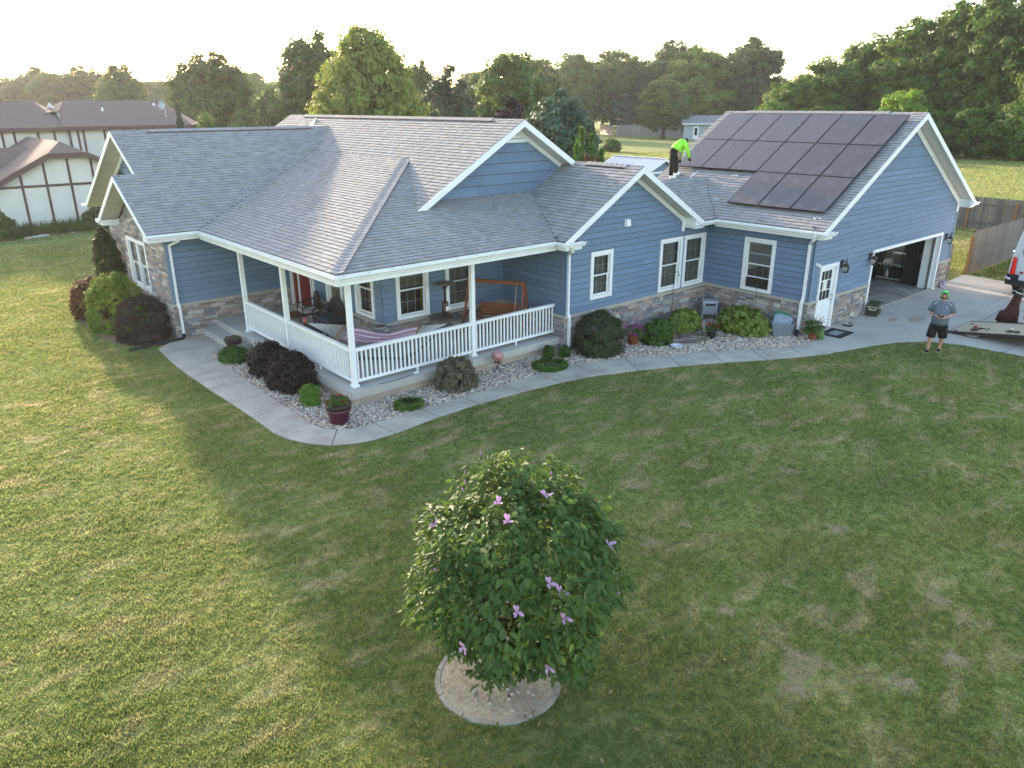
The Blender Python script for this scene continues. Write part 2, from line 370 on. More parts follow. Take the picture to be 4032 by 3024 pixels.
# mown grass: blades, denser near the camera
def grass():
    n = 1450000; r = (nr.uniform(5.2**.4, 46**.4, n))**2.5
    a = YAW+nr.uniform(-R(43), R(43), n)
    x = CAM_P[0]+r*np.cos(a); y = CAM_P[1]+r*np.sin(a); keep = np.ones(n, bool)
    for p in wpoly+[DRIVE, BEDS[0], [(-.9, 8.4), (-1.5, 8.4), (-1.5, 18), (24.4, 18), (24.4, -4.2), (13.3, -4.2), (13.3, -.4), (6.6, -.4), (6.6, -.1), (-.2, -.1), (-.2, 8.4)], MULCH]:
        keep &= ~inpoly(x, y, p)
    keep &= ((x+3.40)**2+(y+9.50)**2 > .80**2)
    for bx, by, br in BARE:
        dd = np.hypot(x-bx, y-by)/(br*lobes(np.arctan2(y-by, x-bx), bx)); keep &= (nr.uniform(0, 1, len(x)) < np.clip(dd*.75-.1, .22, 1))
    x, y, r = x[keep], y[keep], r[keep]; n = len(x)
    # clumping: pull blades towards random tuft centres

    fr_ = 330000; r2 = 46*(120/46)**nr.uniform(0, 1, fr_); a2 = YAW+nr.uniform(-R(43), R(43), fr_); x2 = CAM_P[0]+r2*np.cos(a2); y2 = CAM_P[1]+r2*np.sin(a2); k2 = ~inpoly(x2, y2, [(-9, 36), (13, 36), (13, 56), (-9, 56)])
    x = np.concatenate([x, x2[k2]]); y = np.concatenate([y, y2[k2]]); r = np.concatenate([r, r2[k2]]); n = len(x)
    h = (.026+.0006*r)*nr.uniform(.5, 1.35, n)*(1+.30*np.sin(x*1.7+1.3*np.sin(y*1.1))*np.sin(y*1.9)+.35*np.sin(x*11+2*np.sin(y*7))*np.sin(y*13+1.5*np.sin(x*5))); wd = (.0032+.00062*r)*nr.uniform(.7, 1.3, n)
    t = nr.uniform(0, 6.283, n); ln = nr.uniform(.1, 1.0, n)*h; t2 = t+nr.uniform(-1.2, 1.2, n)+1.57
    V = np.empty((n, 3, 3), np.float32)
    V[:, 0, 0] = x-np.cos(t)*wd; V[:, 0, 1] = y-np.sin(t)*wd; V[:, 0, 2] = -.022
    V[:, 1, 0] = x+np.cos(t)*wd; V[:, 1, 1] = y+np.sin(t)*wd; V[:, 1, 2] = -.022
    V[:, 2, 0] = x+np.cos(t2)*ln; V[:, 2, 1] = y+np.sin(t2)*ln; V[:, 2, 2] = -.02+h
    me = bpy.data.meshes.new('lawn_grass'); fast_mesh(me, V.reshape(-1, 3), np.arange(3*n).reshape(-1, 3)); me.materials.append(lawn_mat('lawn_blades', True))
    o = bpy.data.objects.new('lawn_grass', me); COL.objects.link(o); o['kind'] = 'stuff'; tag(o, 'short mown lawn grass with dry straw patches', 'grass'); return n
NBL = grass()
# ============================================================ the house
WHITE = mat('white_trim', (.80, .80, .78), (.74, .74, .72), scale=3, rough=.45, spec=.4)
SOFF = mat('soffit_vinyl', (.72, .69, .61), (.67, .64, .57), scale=4, rough=.6)
BLUE = mat('blue_siding', (.138, .205, .292), (.122, .183, .264), scale=5, rough=.65, bump=.06, bscale=50, objrnd=.07, stretch=(1, 1, 6), coord='Object')
BLUE2 = mat('blue_shake', (.135, .205, .290), (.115, .180, .262), scale=9, rough=.7, bump=.3, bscale=40, objrnd=.08, stretch=(9, 9, 1))
STONE = mat('ledge_stone', (1.08, 1.05, 1.0), (.72, .72, .74), scale=14, rough=.9, bump=.5, bscale=35, attr='col', detail=7)
MORTAR = mat('mortar', (.36, .33, .30), (.28, .26, .24), rough=.95)
LEDGE = mat('ledge_sill', (.46, .40, .32), (.38, .33, .27), scale=8, rough=.9, bump=.2)
SHING = mat('shingle', (1.42, 1.41, 1.40), (1.15, 1.15, 1.16), scale=22, rough=.92, bump=.35, bscale=260, attr='col', detail=8, spec=.25)
DECK = mat('roof_deck', (.10, .10, .105))
GLASS = glass_mat('window_glass', (.80, .83, .83), .03, .06)
ROOMD = mat('dark_room', (.035, .030, .026), (.05, .045, .04))  # dark colour stands in for the unlit rooms behind the windows
BLIND = mat('window_blind', (.17, .16, .135), (.14, .13, .115), scale=2, rough=.8, stretch=(1, 1, 60))
BLACK = mat('black_metal', (.02, .018, .016), (.03, .028, .025), rough=.4, spec=.5)
house = thing('house', 'blue sided ranch house with stone base, grey shingle roofs and white porch', 'house')
class Wall:
    def __init__(s, name, o, e, ln):
        s.name = name; s.o = Vector((o[0], o[1], 0)); s.e = Vector((e[0], e[1], 0)); s.n = Vector((e[1], -e[0], 0)); s.len = ln; s.op = []
    def p(s, a, z, d): 
        v = s.o+s.e*a+s.n*d; return (v.x, v.y, z)
    def box(s, mb, a0, a1, z0, z1, d0, d1, col=None, mi=0):
        return mb.hexa([s.p(a0, z0, d0), s.p(a1, z0, d0), s.p(a1, z0, d1), s.p(a0, z0, d1), s.p(a0, z1, d0), s.p(a1, z1, d0), s.p(a1, z1, d1), s.p(a0, z1, d1)], col, mi)
X, Y_ = (1, 0), (0, -1)
XL, YL, XW, YW, XS, YW3, XG, YG, XGE = -1.452, 8.397, 2.287, 2.316, 6.649, -.447, 13.362, -4.23, 23.95
ZF, ZL = .393, 1.057
W_ws = Wall('wing_side', (XL, YL), X, XW-XL); W_fr = Wall('front', (XW, YL), Y_, YL-YW); W_bk = Wall('porch_back', (XW, YW), X, XS-XW)
W_sd = Wall('porch_side', (XS, YW), Y_, YW-YW3); W_gb = Wall('kitchen_gable', (XS, YW3), X, XG-XS); W_gw = Wall('garage_west', (XG, YW3), Y_, YW3-YG)
W_gg = Wall('garage_gable', (XG, YG), X, XGE-XG); W_wf = Wall('wing_front', (XL, 12.75), Y_, 12.75-YL); W_w2 = Wall('wing_rear_front', (-.8, 17.1), Y_, 4.35)
walls = [W_ws, W_fr, W_bk, W_sd, W_gb, W_gw, W_gg, W_wf, W_w2]
# openings (a0, a1, z0, z1) = outer edge of the white casing
def A_x(wl, x): return x-wl.o.x
def A_y(wl, y): return wl.o.y-y
WIN = []
def addwin(wl, a0, a1, z0, z1, grid, blind, style='dh'): wl.op.append((a0, a1, z0, z1)); WIN.append((wl, a0, a1, z0, z1, grid, blind, style))
addwin(W_gb, A_x(W_gb, 7.62), A_x(W_gb, 8.56), 1.37, 2.78, (3, 2), 1.0)
addwin(W_gb, A_x(W_gb, 10.77), A_x(W_gb, 11.90), 1.09, 2.79, (3, 2), 1.0)
addwin(W_gb, A_x(W_gb, 11.99), A_x(W_gb, 13.13), 1.09, 2.79, (3, 2), 1.0)
addwin(W_gw, A_y(W_gw, -1.85), A_y(W_gw, -2.97), 1.09, 2.79, (3, 2), 0, 'open')
addwin(W_bk, A_x(W_bk, 2.72), A_x(W_bk, 3.82), 1.07, 2.74, (3, 2), .46)
addwin(W_bk, A_x(W_bk, 4.42), A_x(W_bk, 5.48), 1.07, 2.74, (3, 2), 1.0)
addwin(W_fr, A_y(W_fr, 3.76), A_y(W_fr, 2.72), 1.09, 2.74, (3, 2), .42)
addwin(W_fr, A_y(W_fr, 5.55), A_y(W_fr, 4.52), 1.09, 2.74, (3, 2), 1.0)
addwin(W_wf, A_y(W_wf, 12.28), A_y(W_wf, 10.25), 1.06, 2.72, (1, 1), 0, 'pair')
DOORF = (A_y(W_fr, 8.06), A_y(W_fr, 6.36), .55, 2.66); W_fr.op.append(DOORF)
DOORG = (A_x(W_gg, 13.81), A_x(W_gg, 14.93), 0, 2.12); W_gg.op.append(DOORG)
BAY = (A_x(W_gg, 17.21), A_x(W_gg, 22.9), 0, 2.2); W_gg.op.append(BAY)
SLOT = mat('siding_shadow_gap', (.030, .038, .050))  # dark tone that paints the shade line under each board lip
M_core = mat('wall_core_gap_shade', (.030, .038, .050))  # core coloured dark so slots between boards look shaded
INT = mat('garage_drywall', (.42, .41, .38), (.36, .35, .33), scale=2, rough=.9)
def core(wl, top=3.12, m=None):
    cuts = sorted({0, wl.len, *[o[0]+.06 for o in wl.op], *[o[1]-.06 for o in wl.op]}); mb = MB()
    for a, b in zip(cuts, cuts[1:]):
        mid = (a+b)/2; z = -.05
        for o in sorted([o for o in wl.op if o[0]+.06 <= mid <= o[1]-.06], key=lambda k: k[2]):
            if o[2]+.06 > z+.02 and o[2] > .1: wl.box(mb, a, b, z, o[2]+.06, -.12, 0)
            z = o[3]-.06
        wl.box(mb, a, b, z, top, -.12, 0)
    return mb.build('wall', m or M_core, house)
WOBJ = {wl.name: core(wl, m=(INT if wl in (W_gw, W_gg) else None)) for wl in walls}
# gable infill above the walls
def roofz(x): return 0
def infill(name, pts, vec, m=M_core): return MB().prism(pts, vec).build('gable_wall', m, house)
infill('k', [(XS, YW3, 3.1), (12.2, YW3, 3.1), (9.246, YW3, 4.92)], (0, .1, 0))
infill('g', [(XG, YG, 3.1), (XGE, YG, 3.1), (18.65, YG, 6.28)], (0, .1, 0), INT)
GW_m = infill('m', [(3.2, YW, 4.0), (9.3, YW, 4.0), (9.3, YW, 4.9), (7.094, YW, 6.2)], (0, .1, 0))
infill('l', [(XL, YL, 3.1), (XL, 12.75, 3.1), (XL, 10.42, 4.62)], (.1, 0, 0))
GW_u = infill('u', [(-.8, 9.0, 3.2), (-.8, 17.3, 3.2), (-.8, 12.5, 5.85)], (.1, 0, 0))
# hidden back and side walls that close the volume
mb = MB(); mb.box((XGE-.12, YG+.12, -.05), (XGE, -2.95, 3.12)); mb.box((XGE-.12, -2.1, -.05), (XGE, 2.75, 3.12)); mb.box((XGE-.12, -2.95, -.05), (XGE, -2.1, .95)); mb.box((XGE-.12, -2.95, 2.0), (XGE, -2.1, 3.12))
mb.box((XG, 2.6, -.05), (XGE-.12, 2.75, 3.12)); mb.box((XG-.12, YW3, -.05), (XG, 2.75, 3.12)); mb.prism([(XG, 2.6, 3.1), (XGE, 2.6, 3.1), (18.65, 2.6, 6.28)], (0, .1, 0))
mb.build('wall', INT, house)
mb = MB(); mb.box((-.7, 17.0, -.05), (12, 17.1, 3.2)); mb.box((12, 2.8, -.05), (12.1, 17.1, 3.2)); mb.build('wall', M_core, house)
MB().box((XG+.02, YG, -.04), (XGE-.12, 2.6, .006)).build('garage_floor', mat('garage_concrete', (.34, .32, .29), (.19, .18, .165), scale=1.4, rough=.6, detail=9), house)
MB().box((XG, YG+.15, 3.13), (XGE-.12, 2.6, 3.16)).build('garage_ceiling', INT, house)
for wl_ in (W_gw, W_gg):
    cuts = sorted({0.0, wl_.len, *[o[0]+.05 for o in wl_.op], *[o[1]-.05 for o in wl_.op]}); mb = MB()
    for a, b in zip(cuts, cuts[1:]):
        z = ZL-.02
        for o in [o for o in wl_.op if o[0] < (a+b)/2 < o[1]]:
            if o[2] > z: wl_.box(mb, a, b, z, o[2]+.05, .001, .003)
            z = o[3]-.05
        wl_.box(mb, a, b, z, 3.12, .001, .003)
    mb.build('gap_shade_sheet', SLOT, WOBJ[wl_.name])  # dark sheet over the drywall, shade of the board gaps put into its colour
MB().prism([(XG, YG-.002, 3.12), (XGE, YG-.002, 3.12), (18.65, YG-.002, 6.27)], (0, -.002, 0)).build('gap_shade_sheet', SLOT, WOBJ['garage_gable'])  # same dark sheet in the gable, painting shade behind the boards
# ---------------------------------------------------- lap siding, board by board
EXPO = .1755
def boards(wl, poly, z0, ztop, m=BLUE, expo=EXPO, ops=None, seed=1, butt=3.4, parent=None, name='siding_board', proud=.030, gap=.017):
    rg = random.Random(seed); z = z0; par = parent or WOBJ[wl.name]
    amin = min(p[0] for p in poly); amax = max(p[0] for p in poly)
    while z < ztop-.02:
        z1 = min(z+expo, ztop)
        cuts = [(amin-1, amin-1)]
        for o in (ops if ops is not None else wl.op):
            if min(z1, o[3]-.03)-max(z, o[2]+.03) > .45*(z1-z): cuts.append((o[0]+.03, o[1]-.03))
        cuts.sort(); cuts.append((amax+1, amax+1)); segs = []
        for (x0, x1), (y0, y1) in zip(cuts, cuts[1:]):
            if y0-x1 > .05: segs.append((max(x1, amin), min(y0, amax)))
        for s0, s1 in segs:
            a = s0; first = True
            while a < s1-.01:
                b = min(s1, a+butt*(rg.uniform(.25, 1) if first else rg.uniform(.9, 1.15))); first = False
                if s1-b < .3: b = s1
                zt_ = z1-gap; q = clip_convex([(a+.003, z), (b-.003, z), (b-.003, zt_), (a+.003, zt_)], poly); a = b
                if len(q) < 3: continue
                mb = MB(); n = len(q)
                def d(zz): return proud-(proud-.004)*(zz-z)/(z1-z)
                mb.face([wl.p(u, v, d(v)) for u, v in q])
                for i in range(n):
                    (u0_, v0_), (u1_, v1_) = q[i], q[(i+1) % n]
                    mb.face([wl.p(u0_, v0_, 0), wl.p(u1_, v1_, 0), wl.p(u1_, v1_, d(v1_)), wl.p(u0_, v0_, d(v0_))])
                mb.build(name, m, par)
        z = z1
def rect(a0, a1, z0, z1): return [(a0, z0), (a1, z0), (a1, z1), (a0, z1)]
boards(W_ws, rect(.1, W_ws.len, ZL, 3.1), ZL, 3.1, seed=1)
boards(W_fr, rect(0, W_fr.len, ZL, 3.05), ZL, 3.05, seed=2)
boards(W_bk, rect(0, W_bk.len, ZL, 3.05), ZL, 3.05, seed=3)
boards(W_sd, rect(0, W_sd.len-.09, ZL, 3.12), ZL, 3.12, seed=4)
ga = 9.246-XS
Z12 = ZL+12*EXPO
boards(W_gb, rect(.09, W_gb.len, ZL, Z12), ZL, Z12, seed=5)
boards(W_gb, [(.09, Z12), (ga+(4.95-Z12)/.59, Z12), (ga, 4.95), (.09, 3.47)], Z12, 4.95, seed=15)
boards(W_gw, rect(0, W_gw.len-.09, ZL, 3.12), ZL, 3.12, seed=6)
gm = 18.65-XG
boards(W_gg, rect(.09, W_gg.len-.09, ZL, Z12), ZL, Z12, seed=7, butt=3.0)
Z21 = ZL+21*EXPO
boards(W_gg, [(.02, Z12), (W_gg.len-.02, Z12), (W_gg.len-.02, 3.34), (gm+(6.3-Z21)/.571, Z21), (gm-(6.3-Z21)/.571, Z21), (.02, 3.34)], Z12, Z21, seed=17, butt=3.0)
boards(W_gg, [(gm-(6.3-Z21)/.571, Z21), (gm+(6.3-Z21)/.571, Z21), (gm+.62, 5.92), (gm-.62, 5.92)], Z21, 5.92, seed=8, expo=.36, m=BLUE2, butt=1.2, name='shake_panel', proud=.022)
# corner boards
mb = MB()
for wl, a0, a1, zt in ((W_ws, 0, .1, 3.1), (W_sd, W_sd.len-.09, W_sd.len+.02, 3.12), (W_gb, -.038, .09, 3.3), (W_gw, W_gw.len-.09, W_gw.len+.02, 3.12), (W_gg, -.038, .09, 3.2), (W_gg, W_gg.len-.09, W_gg.len+.02, 3.2)):
    wb = MB(); wl.box(wb, a0, a1, ZL, zt, 0, .038); wb.build('corner_board', BLUE, house)
# main gable triangle: shake panels; white peak vent boards
W_mg = Wall('main_gable', (0, YW), X, 12); 
gw = GW_m
boards(W_mg, [(3.7, 4.26), (7.85, 4.26), (9.05, 4.96), (8.0, 5.72), (6.2, 5.72)], 4.26, 5.72, m=BLUE2, expo=.30, ops=[], seed=9, butt=1.25, parent=gw, name='shake_panel', proud=.022)
boards(W_mg, [(6.15, 5.72), (8.05, 5.72), (7.094, 6.25)], 5.72, 6.2, m=WHITE, expo=.12, ops=[], seed=10, butt=9, parent=gw, name='vent_board')
W_lg = Wall('upper_wing_gable', (-.8, 20), Y_, 12)
boards(W_lg, [(20-13.5, 4.5), (20-9.6, 4.2), (20-10.3, 4.6), (20-12.5, 5.86), (20-14.5, 4.7)], 4.2, 5.86, m=BLUE2, expo=.3, ops=[], seed=12, butt=1.3, parent=GW_u, name='shake_panel', proud=.02)
# ---------------------------------------------------- ledge stone veneer
SPAL = [(.33, .30, .28), (.38, .29, .24), (.24, .24, .26), (.45, .43, .40), (.30, .24, .21), (.41, .35, .29), (.27, .26, .27), (.36, .33, .31), (.21, .19, .19), (.48, .45, .41)]
stones = []
def veneer(wl, a0, a1, z0, z1, seed, poly=None, ops=None, d0=0.0):
    rg = random.Random(seed); z = z0; off = rg.random()
    par = WOBJ[wl.name]
    mb = MB(); wl.box(mb, a0, a1, z0, z1 if not poly else 3.1, d0, d0+.012)
    segs_all = []
    while z < z1-.02:
        h = rg.choice((.075, .09, .1, .12, .14)); 
        if z1-z-h < .06: h = z1-z
        a = a0-rg.uniform(0, .3)
        while a < a1:
            L_ = rg.uniform(.16, .52) if h < .13 else rg.uniform(.18, .36); b = a+L_
            s0, s1 = max(a, a0), min(b, a1)
            for o in (ops if ops is not None else wl.op):
                if o[2]-.01 < z+h*.5 < o[3]+.01:
                    if s0 < o[0]+.02 < s1: s1 = o[0]+.02
                    elif o[0]+.02 <= s0 and s1 <= o[1]-.02: s1 = s0
                    elif s0 < o[1]-.02 < s1: s0 = o[1]-.02
            if s1-s0 > .03:
                ok = True
                if poly: ok = len(clip_convex(rect(s0, s1, z, z+h), poly)) >= 3
                if ok:
                    parts = [(z, h)] if (h < .13 or rg.random() < .6) else [(z, h*.5), (z+h*.5, h*.5)]
                    for zz, hh in parts:
                        g = .006; pr_ = d0+rg.uniform(.028, .055); c = rg.choice(SPAL); k = rg.uniform(.8, 1.2); c = tuple(u*k for u in c)
                        q = rect(s0+g, s1-g, zz+g*.7, zz+hh-g*.7)
                        if poly: q = clip_convex(q, poly)
                        if len(q) < 3: continue
                        stones.append((wl, q, pr_, c, d0, rg.random()))
            a = b
        z += h
    mb = MB()
    if poly: mb.prism([wl.p(u, v, d0) for u, v in clip2(poly, 0, 1, -3.1)], tuple(wl.n*.012)); z1 = 3.1
    if True:
        cuts = sorted({a0, a1, *[min(max(o[0]+.05, a0), a1) for o in wl.op], *[min(max(o[1]-.05, a0), a1) for o in wl.op]})
        for u, v in zip(cuts, cuts[1:]):
            m_ = (u+v)/2; lo, hi = z0, z1
            hit = [o for o in wl.op if o[0] < m_ < o[1] and o[2] < z1]
            if hit:
                hi = min(hi, hit[0][2]+.05)
                if z1 > hit[0][3]: wl.box(mb, u, v, hit[0][3]-.05, z1, d0, d0+.012)
            if hi-lo > .03 and v-u > .01: wl.box(mb, u, v, lo, hi, d0, d0+.012)
    mb.build('mortar_backing', MORTAR, par)
ZS = ZL-.07
veneer(W_ws, -.03, W_ws.len, 0, ZS, 1); veneer(W_fr, 0, W_fr.len+.03, ZF, ZS, 2); veneer(W_bk, -.03, W_bk.len, ZF, ZS, 3)
veneer(W_sd, 0, W_sd.len+.03, 0, ZS, 4); veneer(W_gb, -.03, W_gb.len, 0, ZS, 5); veneer(W_gw, 0, W_gw.len+.03, 0, ZS, 6); veneer(W_gg, -.03, W_gg.len+.03, 0, ZS, 7)
veneer(W_wf, 0, W_wf.len+.03, 0, 4.62, 8, poly=[(0, 0), (W_wf.len+.03, 0), (W_wf.len+.03, 3.12), (12.75-10.42, 4.62), (0, 3.12)])
veneer(W_w2, 0, W_w2.len, 0, 3.1, 9)
def stone_mesh(mb, wl, q, pr_, c, d0, r_):
    n = len(q); cx = sum(p[0] for p in q)/n; cz = sum(p[1] for p in q)/n
    def inn(p, k): 
        dx, dz = p[0]-cx, p[1]-cz; l = max(math.hypot(dx, dz), .02); return (p[0]-dx/l*k*1.2, p[1]-dz/l*k)
    rg = random.Random(r_); f = [inn(p, .010) for p in q]
    top = [wl.p(p[0], p[1], pr_+rg.uniform(-.007, .007)) for p in f]; sh = [wl.p(p[0], p[1], pr_-.012) for p in q]; bs = [wl.p(p[0], p[1], d0) for p in q]
    mb.face(top, c)
    for i in range(n):
        j = (i+1) % n
        mb.face([sh[i], sh[j], top[j], top[i]], c); mb.face([bs[i], bs[j], sh[j], sh[i]], c)
    return [wl.p(p[0], p[1], pr_) for p in q]
def facing(wl): return (CP-wl.o).dot(wl.n) > 0
areas = [parea([s[0].p(p[0], p[1], s[2]) for p in s[1]])*(1 if facing(s[0]) and s[0] not in (W_w2,) else 0) for s in stones]
order = sorted(range(len(stones)), key=lambda i: -areas[i]); big = set(order[:290])
rest = MB()
for i, s in enumerate(stones):
    if i in big:
        mb = MB(); stone_mesh(mb, *s); mb.build('stone', STONE, WOBJ[s[0].name])
    else: stone_mesh(rest, *s)
rest.build('stone_courses', STONE, house, kind='stuff')
# ledge sill on top of the stone
for wl, a0, a1 in ((W_ws, -.08, W_ws.len), (W_fr, 0, W_fr.len+.08), (W_bk, -.08, W_bk.len), (W_sd, 0, W_sd.len+.08), (W_gb, -.08, W_gb.len), (W_gw, 0, W_gw.len+.08), (W_gg, -.08, W_gg.len+.08)):
    segs = [(a0, a1)]
    for o in wl.op:
        if o[2] < ZL-.02: segs = [q for s in segs for q in ((s[0], min(s[1], o[0]+.01)), (max(s[0], o[1]-.01), s[1])) if q[1]-q[0] > .04]
    for s0, s1 in segs:
        n = max(1, round((s1-s0)/.9))
        for k in range(n):
            u, v = s0+(s1-s0)*k/n, s0+(s1-s0)*(k+1)/n; mb = MB()
            mb.hexa([wl.p(u+.002, ZS, 0), wl.p(v-.002, ZS, 0), wl.p(v-.002, ZS, .075), wl.p(u+.002, ZS, .075), wl.p(u+.002, ZL+.012, 0), wl.p(v-.002, ZL+.012, 0), wl.p(v-.002, ZL-.008, .078), wl.p(u+.002, ZL-.008, .078)])
            mb.build('ledge_cap', LEDGE, house)
# ---------------------------------------------------- windows
MUNT = mat('inner_grille', (.42, .42, .38), (.36, .36, .33), rough=.5)
def window(wl, a0, a1, z0, z1, grid, blind, style):
    t = .118; mb = MB()
    wl.box(mb, a0, a0+t, z0, z1, -.06, .052); wl.box(mb, a1-t, a1, z0, z1, -.06, .052); wl.box(mb, a0+t, a1-t, z1-t-.01, z1, -.06, .052); wl.box(mb, a0+t, a1-t, z0, z0+t*.8, -.06, .058)
    w = mb.build('window', WHITE, house)
    if style == 'pair':
        m_ = (a0+a1)/2; mb = MB(); wl.box(mb, m_-.045, m_+.045, z0+t*.8, z1-t-.01, -.06, .03); mb.build('mullion', WHITE, w)
        parts = [(a0+t, m_-.045), (m_+.045, a1-t)]
    else: parts = [(a0+t, a1-t)]
    for i0, i1 in parts:
        b0, b1 = z0+t*.8, z1-t-.01; mid = (b0+b1)/2
        if style == 'open': mid = b0+(b1-b0)*.52
        for (s0, s1, d) in ((mid-.02, b1, -.02), (b0, mid+.02, -.05)):
            lift = .33 if (style == 'open' and d < -.03) else 0
            s0 += lift; s1 += lift if lift else 0; s1 = min(s1, b1)
            mb = MB(); f = .035
            wl.box(mb, i0, i0+f, s0, s1, d-.015, d+.015); wl.box(mb, i1-f, i1, s0, s1, d-.015, d+.015); wl.box(mb, i0+f, i1-f, s0, s0+f, d-.015, d+.015); wl.box(mb, i0+f, i1-f, s1-f, s1, d-.015, d+.015)
            mb.build('sash', WHITE, w)
            gx, gz = grid
            for k in range(1, gx):
                u = i0+f+(i1-i0-2*f)*k/gx; mb = MB(); wl.box(mb, u-.006, u+.006, s0+f, s1-f, d-.020, d-.012); mb.build('muntin', MUNT, w)
            for k in range(1, gz):
                v = s0+f+(s1-s0-2*f)*k/gz; mb = MB(); wl.box(mb, i0+f, i1-f, v-.006, v+.006, d-.021, d-.011); mb.build('muntin', MUNT, w)
            mb = MB(); mb.face([wl.p(i0+f, s0+f, d-.009), wl.p(i1-f, s0+f, d-.009), wl.p(i1-f, s1-f, d-.009), wl.p(i0+f, s1-f, d-.009)]); mb.build('pane', GLASS, w)
        if blind:
            zb = b1-(b1-b0)*blind; mb = MB(); n = int((i1-i0)/.055)
            for k in range(n):       # pleated curtain or shade
                u, v = i0+(i1-i0)*k/n, i0+(i1-i0)*(k+1)/n; dd = -.13 if k % 2 else -.145; d2 = -.145 if k % 2 else -.13
                if blind < .9: dd = d2 = -.135
                mb.face([wl.p(u, zb, dd), wl.p(v, zb, d2), wl.p(v, b1, d2), wl.p(u, b1, dd)])
            mb.build('curtain' if blind > .9 else 'roller_shade', BLIND, w)
        if style != 'open':
            mb = MB(); mb.face([wl.p(i0-.3, b0-.3, -.7), wl.p(i1+.3, b0-.3, -.7), wl.p(i1+.3, b1+.2, -.7), wl.p(i0-.3, b1+.2, -.7)]); mb.build('dark_room_sheet', ROOMD, w)  # dark sheet added behind the sash, painted as an unlit room
for q in WIN: window(*q)
# east garage window, seen through the open bay
mb = MB(); mb.box((XGE-.1, -2.95, .95), (XGE+.03, -2.87, 2.0)); mb.box((XGE-.1, -2.18, .95), (XGE+.03, -2.1, 2.0)); mb.box((XGE-.1, -2.87, 1.92), (XGE+.03, -2.18, 2.0)); mb.box((XGE-.1, -2.87, .95), (XGE+.03, -2.18, 1.02)); w_ = mb.build('window', WHITE, house)
MB().face([(XGE-.04, -2.87, 1.02), (XGE-.04, -2.18, 1.02), (XGE-.04, -2.18, 1.92), (XGE-.04, -2.87, 1.92)]).build('pane', GLASS, w_)
# ---------------------------------------------------- doors
RED = mat('red_door_paint', (.20, .018, .014), (.16, .014, .011), scale=4, rough=.45)
STEEL = mat('brushed_metal', (.55, .55, .55), metal=1, rough=.35)
a0, a1, z0, z1 = DOORF; mb = MB()
W_fr.box(mb, a0, a0+.1, z0, z1, -.05, .05); W_fr.box(mb, a1-.08, a1, z0, z1, -.05, .05); W_fr.box(mb, a0+.1, a1-.08, z1-.1, z1, -.05, .05)
ad0, ad1 = A_y(W_fr, 7.50), A_y(W_fr, 6.66)
W_fr.box(mb, ad0-.06, ad0, z0, z1-.1, -.05, .02); W_fr.box(mb, ad1, ad1+.06, z0, z1-.1, -.05, .02)
fd = mb.build('front_door', WHITE, house)
mb = MB(); W_fr.box(mb, ad0, ad1, z0, z1-.1, -.05, -.02); W_fr.box(mb, ad0+.12, ad1-.12, z0+.12, z0+.85, -.02, -.008); W_fr.box(mb, ad0+.12, ad1-.12, z0+.98, z0+1.35, -.02, -.008); mb.build('door_leaf', RED, fd)
mb = MB(); W_fr.box(mb, a0+.1, ad0-.06, z0, z1-.1, -.05, -.025); W_fr.box(mb, ad1+.06, a1-.08, z0, z1-.1, -.05, -.025); mb.build('sidelight', RED, fd)
mb = MB(); W_fr.box(mb, ad0+.2, ad1-.2, z0+1.45, z0+1.85, -.021, -.012); mb.build('door_glass', mat('dark_glass', (.03, .035, .03), rough=.1), fd)
mb = MB(); W_fr.box(mb, ad1-.08, ad1-.05, z0+.9, z0+1.1, -.02, .03); mb.build('door_handle', STEEL, fd)
mb = MB(); W_fr.box(mb, a0-.02, a1+.02, ZF, z0-.03, 0, .13); W_fr.box(mb, a0-.02, a1+.02, z0-.03, z0, -.05, .15); mb.build('threshold', M_conc, fd)
mb = MB(); W_fr.box(mb, a1+.06, a1+.13, z0+1.2, z0+1.42, .015, .05); mb.build('doorbell_box', BLACK, house)
a0, a1, z0, z1 = DOORG; mb = MB()
W_gg.box(mb, a0, a0+.1, .012, z1, -.08, .06); W_gg.box(mb, a1-.1, a1, .012, z1, -.08, .06); W_gg.box(mb, a0+.1, a1-.1, z1-.1, z1, -.08, .06)
sd = mb.build('side_door', WHITE, house); i0, i1 = a0+.1, a1-.1
mb = MB(); W_gg.box(mb, i0, i1, .03, .98, -.06, -.02); W_gg.box(mb, i0, i0+.13, .98, 2.02, -.06, -.02); W_gg.box(mb, i1-.13, i1, .98, 2.02, -.06, -.02); W_gg.box(mb, i0+.13, i1-.13, 1.9, 2.02, -.06, -.02)
W_gg.box(mb, i0+.13, (i0+i1)/2-.04, .2, .85, -.02, -.01); W_gg.box(mb, (i0+i1)/2+.04, i1-.13, .2, .85, -.02, -.01); mb.build('door_leaf', WHITE, sd)
mb = MB(); mb.face([W_gg.p(i0+.13, .98, -.04), W_gg.p(i1-.13, .98, -.04), W_gg.p(i1-.13, 1.9, -.04), W_gg.p(i0+.13, 1.9, -.04)]); mb.build('pane', mat('door_dark_glass', (.015, .015, .018), rough=.08, spec=.6), sd)
for k in (1, 2):
    u = i0+.13+(i1-i0-.26)*k/3; mb = MB(); W_gg.box(mb, u-.011, u+.011, .98, 1.9, -.038, -.02); mb.build('muntin', mat('cream_grille', (.6, .56, .42)), sd)
    v = .98+.92*k/3; mb = MB(); W_gg.box(mb, i0+.13, i1-.13, v-.011, v+.011, -.038, -.019); mb.build('muntin', WHITE, sd)
for zz in (.93, 1.08):
    p = Vector(W_gg.p(i1-.06, zz, -.02)); MB().tube([p, p+Vector((0, -.05, 0)), p+Vector((0, -.06, 0))], [.012, .012, .03], 10).build('door_knob', STEEL, sd)
